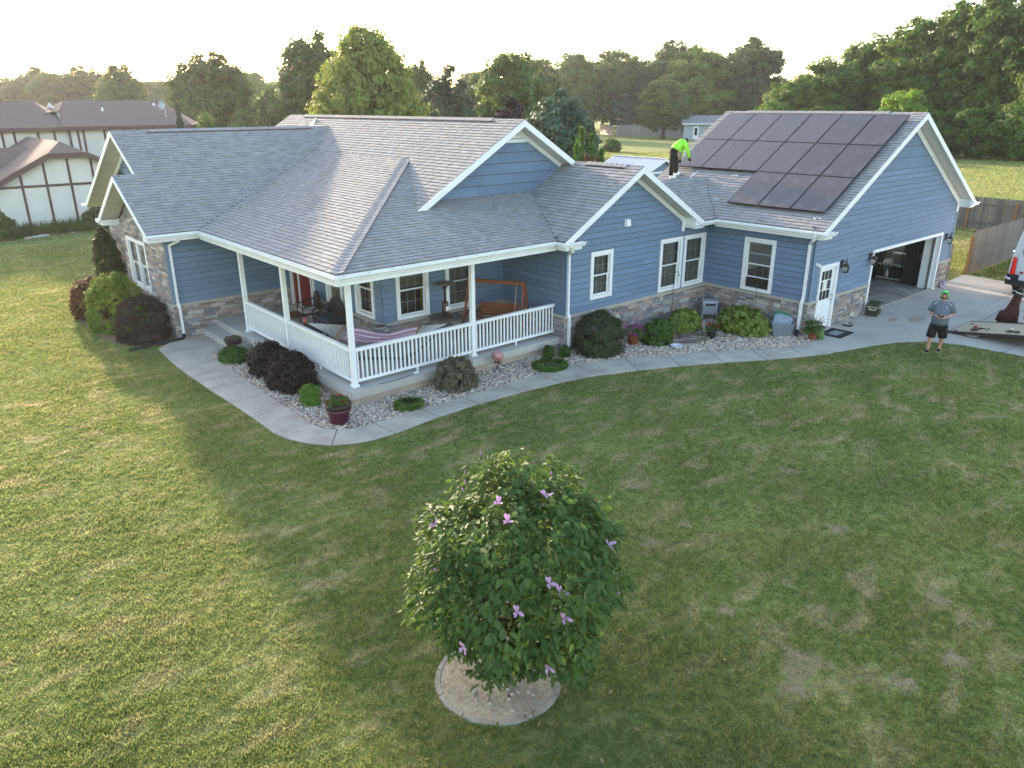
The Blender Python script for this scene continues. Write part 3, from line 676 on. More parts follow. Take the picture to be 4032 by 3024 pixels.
mb = MB(); W_gg.box(mb, i0+.30, i0+.53, 1.28, 1.62, -.034, -.03); pp = mb.build('posted_notice', mat('paper', (.8, .79, .75), (.7, .69, .66), scale=14, stretch=(1, 1, 8)), sd)
# open garage bay casing
a0, a1, z0, z1 = BAY; mb = MB()
W_gg.box(mb, a0, a0+.1, .012, z1, -.1, .06); W_gg.box(mb, a1-.1, a1, .012, z1, -.1, .06); W_gg.box(mb, a0+.1, a1-.1, z1-.1, z1, -.1, .06); W_gg.box(mb, a1-.13, a1-.1, .012, z1-.1, -.5, -.1); W_gg.box(mb, a0+.1, a0+.12, .012, z1-.1, -.3, -.1)
mb.build('garage_door_casing', WHITE, house)
mb = MB(); W_gg.box(mb, a0+.2, a1-.2, 2.3, 2.36, -3.2, -.3); gd = mb.build('overhead_door', WHITE, house)
mb = MB(); W_gg.box(mb, a1-.17, a1-.13, .02, 2.3, -.2, -.13); mb.build('door_track', STEEL, gd)
# ---------------------------------------------------- roofs
ZE = 3.29
PAL = [(.230, .224, .216), (.216, .213, .208), (.242, .235, .225), (.208, .207, .206), (.224, .216, .206), (.236, .230, .225), (.216, .214, .213), (.232, .220, .206)]
tabs = []
deckmb = MB()
def plane_roof(o, e, n_up, slope, polys, seed, start=0, tint=1.0):
    """o: point on the eave line, e: unit along the eave, n_up: unit horizontal up-slope direction; polys in plan xy"""
    o = Vector((*o, ZE if len(o) == 2 else 0)) if len(o) == 2 else Vector(o); e = Vector((*e, 0)); s = Vector((n_up[0], n_up[1], slope)); ls = s.length; s /= ls
    nn = e.cross(s); nn = nn if nn.z > 0 else -nn
    hor = Vector((*n_up, 0))
    rg = random.Random(seed); P2 = []
    for poly in polys:
        q = []
        for x, y in poly:
            d = Vector((x, y, 0))-Vector((o.x, o.y, 0)); q.append((d.dot(e), d.dot(hor)*ls))
        P2.append(q)
        top = [o+e*a+s*b for a, b in q]; deckmb.prism([tuple(p-nn*.002) for p in top], (0, 0, -.045))
    ex = .142; bmin = min(p[1] for q in P2 for p in q); bmax = max(p[1] for q in P2 for p in q); amin = min(p[0] for q in P2 for p in q); amax = max(p[0] for q in P2 for p in q)
    b = bmin
    while b < bmax:
        a = amin-rg.uniform(0, .3); alt = rg.random() < .5; jit = rg.uniform(-.006, .006)
        while a < amax:
            wdt = rg.choice((.14, .19, .24, .30)) if alt else rg.choice((.17, .22, .28, .33)); alt = not alt
            c = rg.choice(PAL); k = rg.uniform(.90, 1.10)*tint; th = .020 if alt else .013; col = tuple(u*k for u in c)
            for q in P2:
                pc = clip_convex([(a+.0015, b), (a+wdt-.0015, b), (a+wdt-.0015, b+ex), (a+.0015, b+ex)], q)
                if len(pc) >= 3:
                    ar = abs(sum(pc[i][0]*pc[(i+1) % len(pc)][1]-pc[(i+1) % len(pc)][0]*pc[i][1] for i in range(len(pc))))/2
                    if ar > .0004: tabs.append((o, e, s, nn, pc, b, ex, th+.004, col))
            a += wdt
        b += ex
def tab_mesh(mb, o, e, s, nn, pc, b, ex, th, col):
    def h(v): return .001+th*(1-.8*(v-b)/ex)
    t = [o+e*u+s*v+nn*h(v) for u, v in pc]; n = len(pc); mb.face(t, col); dk = tuple(k*.7 for k in col)
    for i in range(n):
        j = (i+1) % n
        if pc[i][1] > b+ex*.9 and pc[j][1] > b+ex*.9: continue
        lo = [o+e*pc[k][0]+s*pc[k][1]-nn*.001 for k in (i, j)]
        mb.face([lo[0], lo[1], t[j], t[i]], dk)
    return t
XB = 5.17
Pk = (XB, XB)
plane_roof((-.54, -.54), (0, 1), (1, 0), .34, [[(-.54, -.54), (-.54, 7.91), (XB, 11.18), Pk]], 1)                              # porch, west slope
mA = .595; ZA = 6.372-mA*(7.094-XB)
plane_roof((XB, 0, ZA), (0, 1), (1, 0), mA, [[(XB, 5.17), (XB, 11.18), (6.486, 12.5), (7.094, 12.5), (7.094, 5.17)], [(3.27, 1.85), Pk, (7.094, 5.17), (7.094, 1.85)], [(6.486, 12.5), (1.9, 17.07), (7.094, 17.07), (7.094, 12.5)]], 2)
plane_roof((7.094+5.2, 0, 6.372-mA*5.2), (0, 1), (-1, 0), mA, [[(7.094, 1.85), (12.294, 1.85), (12.294, 17.07), (7.094, 17.07)]], 3)
plane_roof((-.54, -.54), (1, 0), (0, 1), .34, [[(-.54, -.54), (6.16, -.54), (7.8, 2.31), (3.54, 2.31)], [(-.54, -.54), (3.54, 2.31), Pk]], 4)     # porch, south slope
plane_roof((0, 7.91), (1, 0), (0, 1), .593, [[(-2.02, 7.91), (-.54, 7.91), (3.85, 10.42), (-2.02, 10.42)], [(-1.36, 10.42), (3.85, 10.42), (XB, 11.18), (6.486, 12.5), (-1.36, 12.5)]], 5)
plane_roof((0, 17.7, 6.01-.53*5.2), (1, 0), (0, -1), .53, [[(-1.36, 12.5), (6.486, 12.5), (1.5, 17.7), (-1.36, 17.7)]], 6)
plane_roof((0, 13.15, 3.22), (1, 0), (0, -1), .571, [[(-2.02, 10.42), (-.7, 10.42), (-.7, 13.15), (-2.02, 13.15)]], 7)
plane_roof((6.16, 0), (0, 1), (1, 0), .588, [[(6.16, -.9), (6.16, -.54), (7.8, 2.31), (9.246, 2.31), (9.246, -.9)]], 8)            # small gable west
plane_roof((12.332, 0), (0, 1), (-1, 0), .588, [[(12.332, -.9), (9.246, -.9), (9.246, 2.31), (12.332, 2.31)]], 9)
plane_roof((0, -.907), (1, 0), (0, 1), .578, [[(12.34, -.907), (12.95, -.907), (14.83, .96), (10.5, .96)]], 10)
plane_roof((0, 2.83), (1, 0), (0, -1), .578, [[(10.5, .96), (14.83, .96), (12.95, 2.83), (10.5, 2.83)]], 11)
mG = .5646; XR = 18.62
plane_roof((12.95, 0, 3.3), (0, 1), (1, 0), mG, [[(12.95, -4.667), (12.95, -.907), (14.83, .96), (14.83, -4.667)], [(14.83, -4.667), (14.83, 2.9), (XR, 2.9), (XR, -4.667)], [(14.83, .96), (12.95, 2.85), (12.95, 2.9), (14.83, 2.9)]], 12)
plane_roof((24.3, 0, 3.3), (0, 1), (-1, 0), mG, [[(XR, -4.667), (24.3, -4.667), (24.3, 2.9), (XR, 2.9)]], 13)
roof = deckmb.build('roof', DECK, house)
ta = []
for t in tabs:
    o, e, s, nn, pc, b, ex, th, col = t
    pts = [o+e*u+s*v for u, v in pc]; f = (CP-pts[0]).dot(nn) > 0
    ta.append(parea(pts) if f and o.x < 12.5 else 0)
order = sorted(range(len(tabs)), key=lambda i: -ta[i]); big = set(order[:290]); rest = MB()
for i, t in enumerate(tabs):
    if i in big:
        mb = MB(); tab_mesh(mb, *t); mb.build('shingle', SHING, roof)
    else: tab_mesh(rest, *t)
rest.build('shingle_courses', SHING, roof, kind='stuff')
# ridge and hip caps
def caps(p, q, dl, dr, w_=.15, step=.2, seed=0, vent=None):
    p = Vector(p); q = Vector(q); L_ = (q-p).length; d = (q-p)/L_; dl = Vector(dl); dr = Vector(dr); rg = random.Random(seed); a = 0
    while a < L_-.02:
        b = min(a+step*1.15, L_); c = rg.choice(PAL); k = rg.uniform(.95, 1.06); col = tuple(u*k for u in c); mb = MB()
        lift = .03 if vent and vent[0] < a < vent[1] else 0
        h0, h1 = .006+lift*.7, .017+lift*.7; upz = Vector((0, 0, 1)); A = p+d*a; B = p+d*b
        t0, t1 = A+upz*(h1+.004), B+upz*(h0+.004)
        l0, l1 = A+dl*w_+upz*h1, B+dl*w_+upz*h0; r0_, r1_ = A+dr*w_+upz*h1, B+dr*w_+upz*h0
        mb.face([t0, t1, l1, l0], col); mb.face([t0, r0_, r1_, t1], col)
        for u, v in ((l0, l1), (r1_, r0_), (t0, l0), (r0_, t0)):
            mb.face([u, v, v-upz*.03, u-upz*.03], tuple(k*.6 for k in col))
        mb.build('ridge_cap', SHING, roof); a += step
def ud(x, y, z): return Vector((x, y, z)).normalized()
caps((7.094, 1.85, 6.372), (7.094, 17.05, 6.372), ud(-1, 0, -mA), ud(1, 0, -mA), seed=1, vent=(1.2, 13.6))
caps((-1.36, 12.5, 6.01), (6.45, 12.5, 6.01), ud(0, -1, -.593), ud(0, 1, -.53), seed=2, vent=(1.0, 7.0))
caps((-2.02, 10.42, 4.78), (-.85, 10.42, 4.78), ud(0, -1, -.593), ud(0, 1, -.571), seed=3)
caps((9.246, -.9, 5.104), (9.246, 1.85, 5.104), ud(-1, 0, -.588), ud(1, 0, -.588), seed=4, vent=(.6, 2.1))
caps((14.8, .96, 4.37), (10.5, .96, 4.37), ud(0, -1, -.578), ud(0, 1, -.578), seed=5)
caps((XR, -4.66, 6.50), (XR, 2.9, 6.50), ud(-1, 0, -mG), ud(1, 0, -mG), seed=6, vent=(1, 6.6))
caps((-.52, -.52, 3.30), (XB, XB, ZA+.005), ud(-.55, 1, .20), ud(1, -.55, .20), w_=.16, step=.17, seed=7)
mb = MB(); VM = mat('ridge_vent_plastic', (.05, .035, .032))
for p, q, w_ in (((7.094, 3.0, 6.375), (7.094, 15.5, 6.375), (.18, 0)), ((-.3, 12.5, 6.01), (5.7, 12.5, 6.01), (0, .18)), ((9.246, -.3, 5.105), (9.246, 1.25, 5.105), (.18, 0))):
    mb = MB(); p = Vector(p); q = Vector(q); wv = Vector((*w_, 0)); dz = Vector((0, 0, -.075)); mb.hexa([p-wv+dz-Vector((0, 0, .05)), q-wv+dz-Vector((0, 0, .05)), q+wv+dz-Vector((0, 0, .05)), p+wv+dz-Vector((0, 0, .05)), p-wv+dz+Vector((0, 0, .02)), q-wv+dz+Vector((0, 0, .02)), q+wv+dz+Vector((0, 0, .02)), p+wv+dz+Vector((0, 0, .02))]); mb.build('ridge_vent', VM, roof)
mb = MB()
for p, q in (((-.54, 7.91, ZE+.012), (XB, 11.18, ZA+.012)), ((6.16, -.54, ZE+.012), (7.8, 2.31, 4.26)), ((12.95, -.907, 3.305), (14.83, .96, 4.375))):
    MB().bar(p, q, .035, .012).build('valley_flashing', VM, roof)
MB().box((3.54, YW-.035, 4.235), (7.82, YW-.02, 4.275)).build('step_flashing', VM, roof)
# roof vent flange and pipe
mb = MB(); mb.face([(6.55, 13.9, 6.06), (6.55, 14.2, 6.06), (6.75, 14.05, 6.3)]); mb.face([(6.55, 13.9, 6.06), (6.75, 14.05, 6.3), (6.8, 14.05, 6.2)]); mb.prism([(6.5, 13.88, 6.03), (6.5, 14.22, 6.03), (6.72, 14.05, 6.26)], (.05, 0, .03)); mb.build('roof_vent', mat('galv', (.35, .36, .38), metal=.6, rough=.4), roof)
MB().tube([(12.3, 4.6, 3.4), (11.95, 5.0, 5.0)], .06, 12).build('vent_pipe', mat('galv2', (.6, .62, .64), metal=.5, rough=.45), roof)
# fascia, rakes, soffits, gutters
def rake(p, q, n, h=.19, th=.03):    # p low end, q high end; n outward
    p = Vector(p); q = Vector(q); n = Vector(n); z = Vector((0, 0, 1))
    MB().hexa([p-z*h, q-z*h, q-z*h+n*th, p-z*h+n*th, p-z*.005, q-z*.005, q-z*.005+n*th, p-z*.005+n*th]).build('rake_board', WHITE, house)
def soffit(p, q, n, depth, h=.19):   # sloped soffit behind a rake
    p = Vector(p); q = Vector(q); n = Vector(n); z = Vector((0, 0, 1)); L_ = (q-p).length; k = max(2, int(L_/.3))
    for i in range(k):
        a = p+(q-p)*(i/k); b = p+(q-p)*((i+1)/k-.0006)
        MB().hexa([a-z*(h-.04), b-z*(h-.04), b-z*(h-.04)-n*depth, a-z*(h-.04)-n*depth, a-z*(h-.055), b-z*(h-.055), b-z*(h-.055)-n*depth, a-z*(h-.055)-n*depth]).build('soffit_panel', SOFF, house)
def frieze(p, q, n, h=.16, th=.05):
    p = Vector(p); q = Vector(q); n = Vector(n); z = Vector((0, 0, 1))
    MB().hexa([p-z*(h+.17), q-z*(h+.17), q-z*(h+.17)+n*th, p-z*(h+.17)+n*th, p-z*.17, q-z*.17, q-z*.17+n*th, p-z*.17+n*th]).build('frieze_board', WHITE, house)
S1 = (0, -1, 0); Wt = (-1, 0, 0)
rake((3.25, 1.85, 4.108), (7.094, 1.85, 6.372), S1); rake((9.2, 1.85, 5.12), (7.094, 1.85, 6.372), S1)
soffit((7.094, 1.85, 6.372), (9.2, 1.85, 5.12), S1, .46); frieze((9.12, YW, 5.17), (7.094, YW, 6.372), S1); frieze((3.6, YW, 4.29), (7.094, YW, 6.372), S1)
MB().bar((7.85, YW-.03, 4.30), (9.05, YW-.03, 5.02), .02, .09).build('corner_board', BLUE, house)
rake((6.13, -.9, 3.275), (9.246, -.9, 5.105), S1); rake((12.36, -.9, 3.275), (9.246, -.9, 5.105), S1)
soffit((9.246, -.9, 5.105), (12.34, -.9, 3.29), S1, .44); soffit((6.2, -.9, 3.31), (9.246, -.9, 5.105), S1, .44)
frieze((12.0, YW3, 3.48), (9.246, YW3, 5.105), S1); frieze((6.7, YW3, 3.60), (9.246, YW3, 5.105), S1, h=.12)
rake((12.92, -4.667, 3.285), (XR, -4.667, 6.501), S1); rake((24.33, -4.667, 3.285), (XR, -4.667, 6.501), S1)
soffit((XR, -4.667, 6.501), (24.3, -4.667, 3.3), S1, .42); soffit((12.95, -4.667, 3.3), (XR, -4.667, 6.501), S1, .42)
frieze((XGE, YG, 3.49), (XR, YG, 6.501), S1, h=.22); frieze((XG, YG, 3.53), (XR, YG, 6.501), S1, h=.12)
mb = MB(); mb.prism([(XR-.62, YG-.04, 5.92), (XR+.62, YG-.04, 5.92), (XR, YG-.04, 6.28)], (0, .035, 0)); mb.build('gable_peak_panel', WHITE, house)
rake((-2.02, 7.89, 3.27), (-2.02, 10.42, 4.78), Wt, h=.15); rake((-2.02, 13.17, 3.21), (-2.02, 10.42, 4.78), Wt); soffit((-2.02, 10.42, 4.78), (-2.02, 13.15, 3.22), Wt, .55); soffit((-2.02, 7.95, 3.3), (-2.02, 10.42, 4.78), Wt, .55)
rake((-1.36, 10.42, 4.77), (-1.36, 12.5, 6.01), Wt, h=.13); rake((-1.36, 17.72, 3.24), (-1.36, 12.5, 6.01), Wt); soffit((-1.36, 12.5, 6.01), (-1.36, 17.7, 3.25), Wt, .55); soffit((-1.36, 10.45, 4.79), (-1.36, 12.5, 6.01), Wt, .55); frieze((-.8, 16.5, 3.9), (-.8, 12.5, 6.01), Wt, h=.2)
PROF = [(0, 0), (0, .115), (.012, .115), (.012, .012), (.075, .012), (.088, .05), (.115, .075), (.118, .115), (.130, .115), (.128, .07), (.098, .04), (.085, 0)]
def gutter(p, q, n, z=ZE-.03, close=True):
    p = Vector(p); q = Vector(q); n = Vector(n)
    pts = [(p.x+n.x*a, p.y+n.y*a, z-.115+b) for a, b in PROF]; v = (q-p); g = MB().prism(pts, (v.x, v.y, 0)).build('gutter', WHITE, house)
    for k in range(int(v.length/.62)):
        c = p+v*((k+.5)*.62/v.length); MB().bar((c.x, c.y, z-.006), (c.x+n.x*.125, c.y+n.y*.125, z-.006), .02, .006).build('gutter_hanger', STEEL, g)
    return g
ge = .0
gutter((-.54, 7.91, 0), (-.54, -.67, 0), Wt); gutter((-.67, -.54, 0), (6.03, -.54, 0), S1); gutter((6.16, -.54, 0), (6.16, -1.04, 0), Wt); gutter((6.03, -.92, 0), (6.82, -.92, 0), S1)
gutter((-2.05, 7.91, 0), (-.67, 7.91, 0), S1); gutter((12.25, -.907, 0), (12.82, -.907, 0), S1); gutter((12.95, -.907, 0), (12.95, -4.8, 0), Wt); gutter((12.82, -4.68, 0), (13.5, -4.68, 0), S1)
gutter((23.75, -4.68, 0), (24.45, -4.68, 0), S1, z=3.26); gutter((-1.5, 17.7, 0), (-.4, 17.7, 0), (0, 1, 0), z=3.24); gutter((-2.1, 13.17, 0), (-1.4, 13.17, 0), (0, 1, 0), z=3.2)
# eave soffits and boxed returns
mb = MB(); mb.box((-.54, -.54, 3.10), (XW, YL, 3.13)); MB().box((-.53, -.53, 3.10), (XW, 7.9, 3.125)).build('porch_ceiling', SOFF, house); MB().box((XW, -.53, 3.10), (XS, YW, 3.124)).build('porch_ceiling', SOFF, house)
MB().box((XL, 7.92, 3.11), (-.54, YL, 3.13)).build('eave_soffit', SOFF, house); MB().box((12.96, YG, 3.11), (XG, YW3, 3.13)).build('eave_soffit', SOFF, house); MB().box((11.9, -.9, 3.112), (12.97, YW3, 3.135)).build('eave_soffit', SOFF, house)
MB().box((6.17, YW3, 3.112), (XS, -.52, 3.13)).build('eave_soffit', SOFF, house)
for a, b in (((-.54, -.54, 3.02), (-.51, 7.9, 3.27)), ((-.51, -.54, 3.02), (6.16, -.51, 3.27)), ((-2.02, 7.91, 3.05), (-.54, 7.94, 3.27)), ((12.95, -4.66, 3.05), (12.98, -.91, 3.28))): MB().box(a, b).build('fascia', WHITE, house)
def ret(x0, x1, y0, y1, z0, flip=False):   # boxed eave return with a little shingled top
    r_ = MB().box((x0, y0, z0), (x1, y1, z0+.14)).build('eave_return', WHITE, house)
    MB().prism([(x0, y0, z0+.141), (x1, y0, z0+.141), (x1, y1, z0+.36), (x0, y1, z0+.36)], (0, 0, -.02)).build('return_roof', DECK, r_)
ret(6.17, 6.80, -.91, YW3, 3.04); ret(12.97, 13.47, -4.66, YG-.005, 3.05)
def ret2(x0, x1, y0, y1, z0):
    r_ = MB().prism([(x0, y0, z0), (x1, y0, z0), (x1, y0, z0+.15), (x0, y0, z0+.48)], (0, y1-y0, 0)).build('eave_return', WHITE, house)
    d = Vector((x1-x0, 0, -.33)); MB().prism([(x0, y0-.01, z0+.485), (x1+.05, y0-.01, z0+.13), (x1+.05, y0-.01, z0+.155), (x0, y0-.01, z0+.51)], (0, y1-y0+.01, 0)).build('return_roof', DECK, r_)
ret2(XGE-.03, 24.30, -4.66, YG, 3.06); ret2(11.93, 12.34, -.9, YW3-.002, 3.06)
MB().box((11.80, YW3-.052, 2.95), (11.928, YW3-.018, 3.62)).build('frieze_board', WHITE, house); MB().box((XGE-.18, YG-.052, 2.9), (XGE-.032, YG-.018, 3.6)).build('frieze_board', WHITE, house)
MB().box((-2.01, 12.75, 3.02), (-1.45, 13.14, 3.2)).build('eave_return', WHITE, house); MB().box((-2.01, 7.93, 3.06), (-1.46, 8.36, 3.2)).build('eave_return', WHITE, house)
# downspouts
def downspout(path, foot):
    mb = MB(); 
    for p, q in zip(path, path[1:]): mb.bar(p, q, .085, .062)
    d = mb.build('downspout', WHITE, house)
    MB().tube(foot, .055, 10).build('drain_boot', mat('black_plastic', (.02, .02, .02), rough=.6), d)
downspout([(-1.15, 7.86, 3.17), (-1.15, 7.98, 3.02), (-1.32, 8.33, 2.85), (-1.33, 8.33, 1.1), (-1.33, 8.22, .95), (-1.33, 8.22, .12)], [(-1.33, 8.22, .13), (-1.4, 8.1, .03), (-2.2, 8.05, .03), (-3.0, 7.95, .02)])
downspout([(6.35, -1.0, 3.17), (6.4, -.95, 3.02), (6.70, -.50, 2.85), (6.70, -.50, 1.15), (6.70, -.57, 1.0), (6.70, -.57, .12)], [(6.70, -.57, .14), (6.72, -.62, .02)])
downspout([(12.86, -4.45, 3.17), (12.93, -4.38, 3.02), (13.30, -4.10, 2.85), (13.30, -4.10, 1.18), (13.22, -4.10, 1.0), (13.22, -4.10, .14)], [(13.22, -4.10, .16), (13.05, -4.15, .02)])
# wall lanterns, vent hood, spotlight, hose bib
GL = mat('lamp_glass', (.5, .5, .48), rough=.1, spec=.6)
for x, z in ((15.13, 1.93), (17.05, 1.92), (23.28, 1.9)):
    y = YG-.030; mb = MB(); mb.box((x-.06, y-.03, z-.02), (x+.06, y, z+.22)); mb.tube([(x, y-.02, z+.12), (x, y-.09, z+.2), (x, y-.16, z+.18)], .014, 6)
    mb.lathe([(.02, .17), (.025, .15), (.10, .06), (.105, .03)], 6, (x, y-.16, z)); mb.lathe([(.005, .3), (.012, .22), (.02, .17)], 6, (x, y-.16, z)); mb.lathe([(.075, -.17), (.075, -.15), (.03, -.14)], 6, (x, y-.16, z))
    for k in range(6):
        an = k*math.pi/3; mb.bar((x+.097*math.cos(an), y-.16+.097*math.sin(an), z+.03), (x+.072*math.cos(an), y-.16+.072*math.sin(an), z-.15), .012)
    ln = mb.build('wall_lantern', mat('bronze', (.06, .035, .03), rough=.45, metal=.5), house)
    MB().lathe([(.066, -.14), (.09, .03)], 6, (x, y-.16, z)).build('lantern_glass', GLASS, ln); MB().lathe([(.0, -.1), (.03, -.08), (.03, .0), (.012, .02)], 8, (x, y-.16, z)).build('bulb', WHITE, ln)
mb = MB(); mb.box((9.03, YW3-.035, 3.37), (9.25, YW3-.012, 3.58)); mb.prism([(9.05, YW3-.035, 3.4), (9.05, YW3-.10, 3.38), (9.05, YW3-.08, 3.56), (9.05, YW3-.035, 3.56)], (.18, 0, 0)); mb.build('vent_hood', WHITE, house)
mb = MB(); mb.box((13.52, YG-.04, 2.14), (13.62, YG-.012, 2.24)); mb.tube([(13.57, YG-.03, 2.19), (13.57, YG-.14, 2.17)], [.045, .055], 10); mb.build('spotlight', WHITE, house)
# ---------------------------------------------------- porch
PS = mat('porch_concrete', (.44, .42, .38), (.37, .35, .32), scale=1.3, rough=.85, bump=.1, detail=8); FD = mat('foundation_tan', (.43, .36, .27), (.36, .30, .23), scale=3, rough=.9, bump=.2)
ps = MB().box((-.25, -.29, .19), (XW, 8.38, ZF)).build('porch_slab', PS, house); MB().box((XW, -.29, .191), (XS-.002, YW, ZF-.001)).build('porch_slab', PS, house)
MB().box((-.16, -.2, -.1), (XW, 8.3, .188)).build('foundation', FD, house); MB().box((XW, -.2, -.1), (XS-.01, YW, .187)).build('foundation', FD, house)
MB().box((-.72, 5.78, -.05), (-.165, 8.36, .2)).build('porch_step', PS, house)
for y in (5.3, 2.5): MB().box((-.262, y-.004, .2), (-.249, y+.004, ZF+.002)).build('slab_joint', M_joint, house)
for (x, y) in ((0, 0), (0, 3.5), (0, 6.32), (3.627, 0)):
    mb = MB(); mb.box((x-.058, y-.058, ZF), (x+.058, y+.058, 3.02)); mb.box((x-.085, y-.085, ZF+.001), (x+.085, y+.085, ZF+.05)); mb.box((x-.07, y-.07, ZF+.05), (x+.07, y+.07, ZF+.075)); mb.box((x-.075, y-.075, 2.95), (x+.075, y+.075, 3.021))
    mb.build('porch_post', WHITE, house)
MB().box((-.06, -.06, 3.0), (.06, 8.39, 3.1)).build('porch_beam', WHITE, house); MB().box((.06, -.06, 3.0), (XS, .06, 3.1)).build('porch_beam', WHITE, house)
def railing(p, q):
    p = Vector((*p, 0)); q = Vector((*q, 0)); v = q-p; L_ = v.length; d = v/L_; z = Vector((0, 0, 1)); zt = 1.30; zb = .53
    r_ = MB().bar(p+z*zt, q+z*zt, .075, .07).bar(p+z*(zt+.04), q+z*(zt+.04), .09, .02).build('railing', WHITE, house)
    MB().bar(p+z*zb, q+z*zb, .05, .07).build('bottom_rail', WHITE, r_)
    m_ = p+v*.5; MB().bar(m_+z*ZF, m_+z*zb, .045).build('rail_support', WHITE, r_)
    n = round(L_/.122); me = None
    for k in range(n):
        c = p+v*((k+.5)/n)
        if me is None:
            b = MB().box((-.019, -.019, zb+.03), (.019, .019, zt-.03)).build('baluster', WHITE, r_); me = b.data; b.location = c
        else: link('baluster', me, r_, c)
railing((0, .058), (0, 3.442)); railing((0, 3.558), (0, 6.262)); railing((.058, 0), (3.569, 0)); railing((3.685, 0), (6.62, 0))
# ============================================================ solar array
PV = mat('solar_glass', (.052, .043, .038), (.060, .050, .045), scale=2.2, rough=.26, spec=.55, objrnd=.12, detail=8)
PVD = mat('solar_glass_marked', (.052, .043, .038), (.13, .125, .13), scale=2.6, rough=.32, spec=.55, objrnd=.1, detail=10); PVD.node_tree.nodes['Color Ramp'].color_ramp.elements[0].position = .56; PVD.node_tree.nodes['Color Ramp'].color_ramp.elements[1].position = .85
PVF = mat('solar_frame', (.012, .012, .012), rough=.4)
sl_ = math.hypot(1, mG); su = Vector((-1/sl_, 0, -mG/sl_)); sn = Vector((-mG/sl_, 0, 1/sl_)); ORG = Vector((XR, 0, 6.501))+sn*.13
PW, PH, S0, Y0 = 1.13, 1.809, .36, -4.292
ordn = ['first', 'second', 'third', 'fourth', 'fifth', 'last']; rown = ['top', 'middle', 'bottom']
def ppt(s, y, h=0): v = ORG+su*s+sn*h; return Vector((v.x, y, v.z))
for r_ in range(3):
    cols = range(6) if r_ < 2 else range(3)
    for c in cols:
        pos = 5-c if r_ < 2 else 2-c
        lab = f'black solar panel, {ordn[pos] if pos else "first"} from the left in the {rown[r_]} row' if not (pos == 5 or (r_ == 2 and pos == 2)) else f'black solar panel at the right end of the {rown[r_]} row'
        s0 = S0+r_*PH+.012; s1 = s0+PH-.024; y0 = Y0+c*PW+.012; y1 = y0+PW-.024; o0 = ppt(s1, (y0+y1)/2)
        t = thing('solar_panel', lab, 'solar panel', o0, 0, 'solar panels on the garage roof'); L_ = lambda s, y, h: tuple(ppt(s, y, h)-o0)
        mb = MB()
        for a, b, cc, d in ((s0, s1, y0, y0+.02), (s0, s1, y1-.02, y1), (s0, s0+.02, y0+.02, y1-.02), (s1-.02, s1, y0+.02, y1-.02)):
            mb.hexa([L_(a, cc, -.035), L_(b, cc, -.035), L_(b, d, -.035), L_(a, d, -.035), L_(a, cc, .002), L_(b, cc, .002), L_(b, d, .002), L_(a, d, .002)])
        mb.build('frame', PVF, t)
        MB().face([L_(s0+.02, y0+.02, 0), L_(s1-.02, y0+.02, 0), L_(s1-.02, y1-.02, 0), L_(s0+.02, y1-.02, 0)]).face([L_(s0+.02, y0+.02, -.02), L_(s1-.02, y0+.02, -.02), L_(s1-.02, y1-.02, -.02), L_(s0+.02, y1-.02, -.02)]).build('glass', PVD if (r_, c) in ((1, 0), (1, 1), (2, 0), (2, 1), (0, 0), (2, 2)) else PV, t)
        for sy in (.35, PH-.4):
            for yy in (y0+.08, y1-.08): MB().bar(L_(s0+sy, yy, -.036), L_(s0+sy, yy, -.125), .05).build('mount_foot', PVF, t)
# ============================================================ people
def skin(name, nodes, edges, root, m, parent, sub=2):
    bm = bmesh.new(); ly = bm.verts.layers.skin.verify(); vs = {}
    for k, (p, r_) in nodes.items():
        v = bm.verts.new(p); r_ = r_ if isinstance(r_, tuple) else (r_, r_); v[ly].radius = r_; v[ly].use_root = (k == root); vs[k] = v
    for a, b in edges: bm.edges.new((vs[a], vs[b]))
    me = bpy.data.meshes.new(name); bm.to_mesh(me); bm.free(); me.materials.append(m)
    o = bpy.data.objects.new(name, me); COL.objects.link(o); o.parent = parent
    md = o.modifiers.new('skin', 'SKIN'); md.use_smooth_shade = True; md.branch_smoothing = .6
    s = o.modifiers.new('sub', 'SUBSURF'); s.levels = sub; s.render_levels = sub
    return o
def loft(rings, n=24, cap=True):     # rings: (x, y, z, rx, ry) or with tilt vectors
    mb = MB(); i0 = 0
    for x, y, z, rx, ry in rings:
        for k in range(n):
            a = 2*math.pi*k/n; mb.v.append((x+rx*math.cos(a), y+ry*math.sin(a), z))
    for j in range(len(rings)-1):
        for k in range(n):
            k2 = (k+1) % n; mb.f.append((j*n+k, j*n+k2, (j+1)*n+k2, (j+1)*n+k)); mb.c.append(None); mb.m.append(0)
    if cap:
        mb.f.append(tuple(range(n))[::-1]); mb.f.append(tuple((len(rings)-1)*n+k for k in range(n))); mb.c += [None]*2; mb.m += [0]*2
    return mb
SKINM = mat('skin', (.50, .27, .19), (.43, .22, .15), scale=12, rough=.55, spec=.35); SKIND = mat('skin_tan', (.22, .11, .07), (.18, .09, .055), rough=.55)
HAIR = mat('dark_hair', (.02, .015, .012)); SHIRT = mat('grey_heather_shirt', (.13, .155, .185), (.10, .12, .15), scale=60, rough=.9, bump=.3, bscale=9)
SHORT = mat('black_shorts', (.010, .009, .008), (.016, .015, .013), rough=.85, bump=.3, bscale=10); NEON = mat('neon_green', (.10, .75, .13), (.08, .65, .10), rough=.7, bump=.2, bscale=14)
SHOEB = mat('black_shoe', (.015, .015, .015)); SOLE = mat('white_sole', (.7, .7, .68))
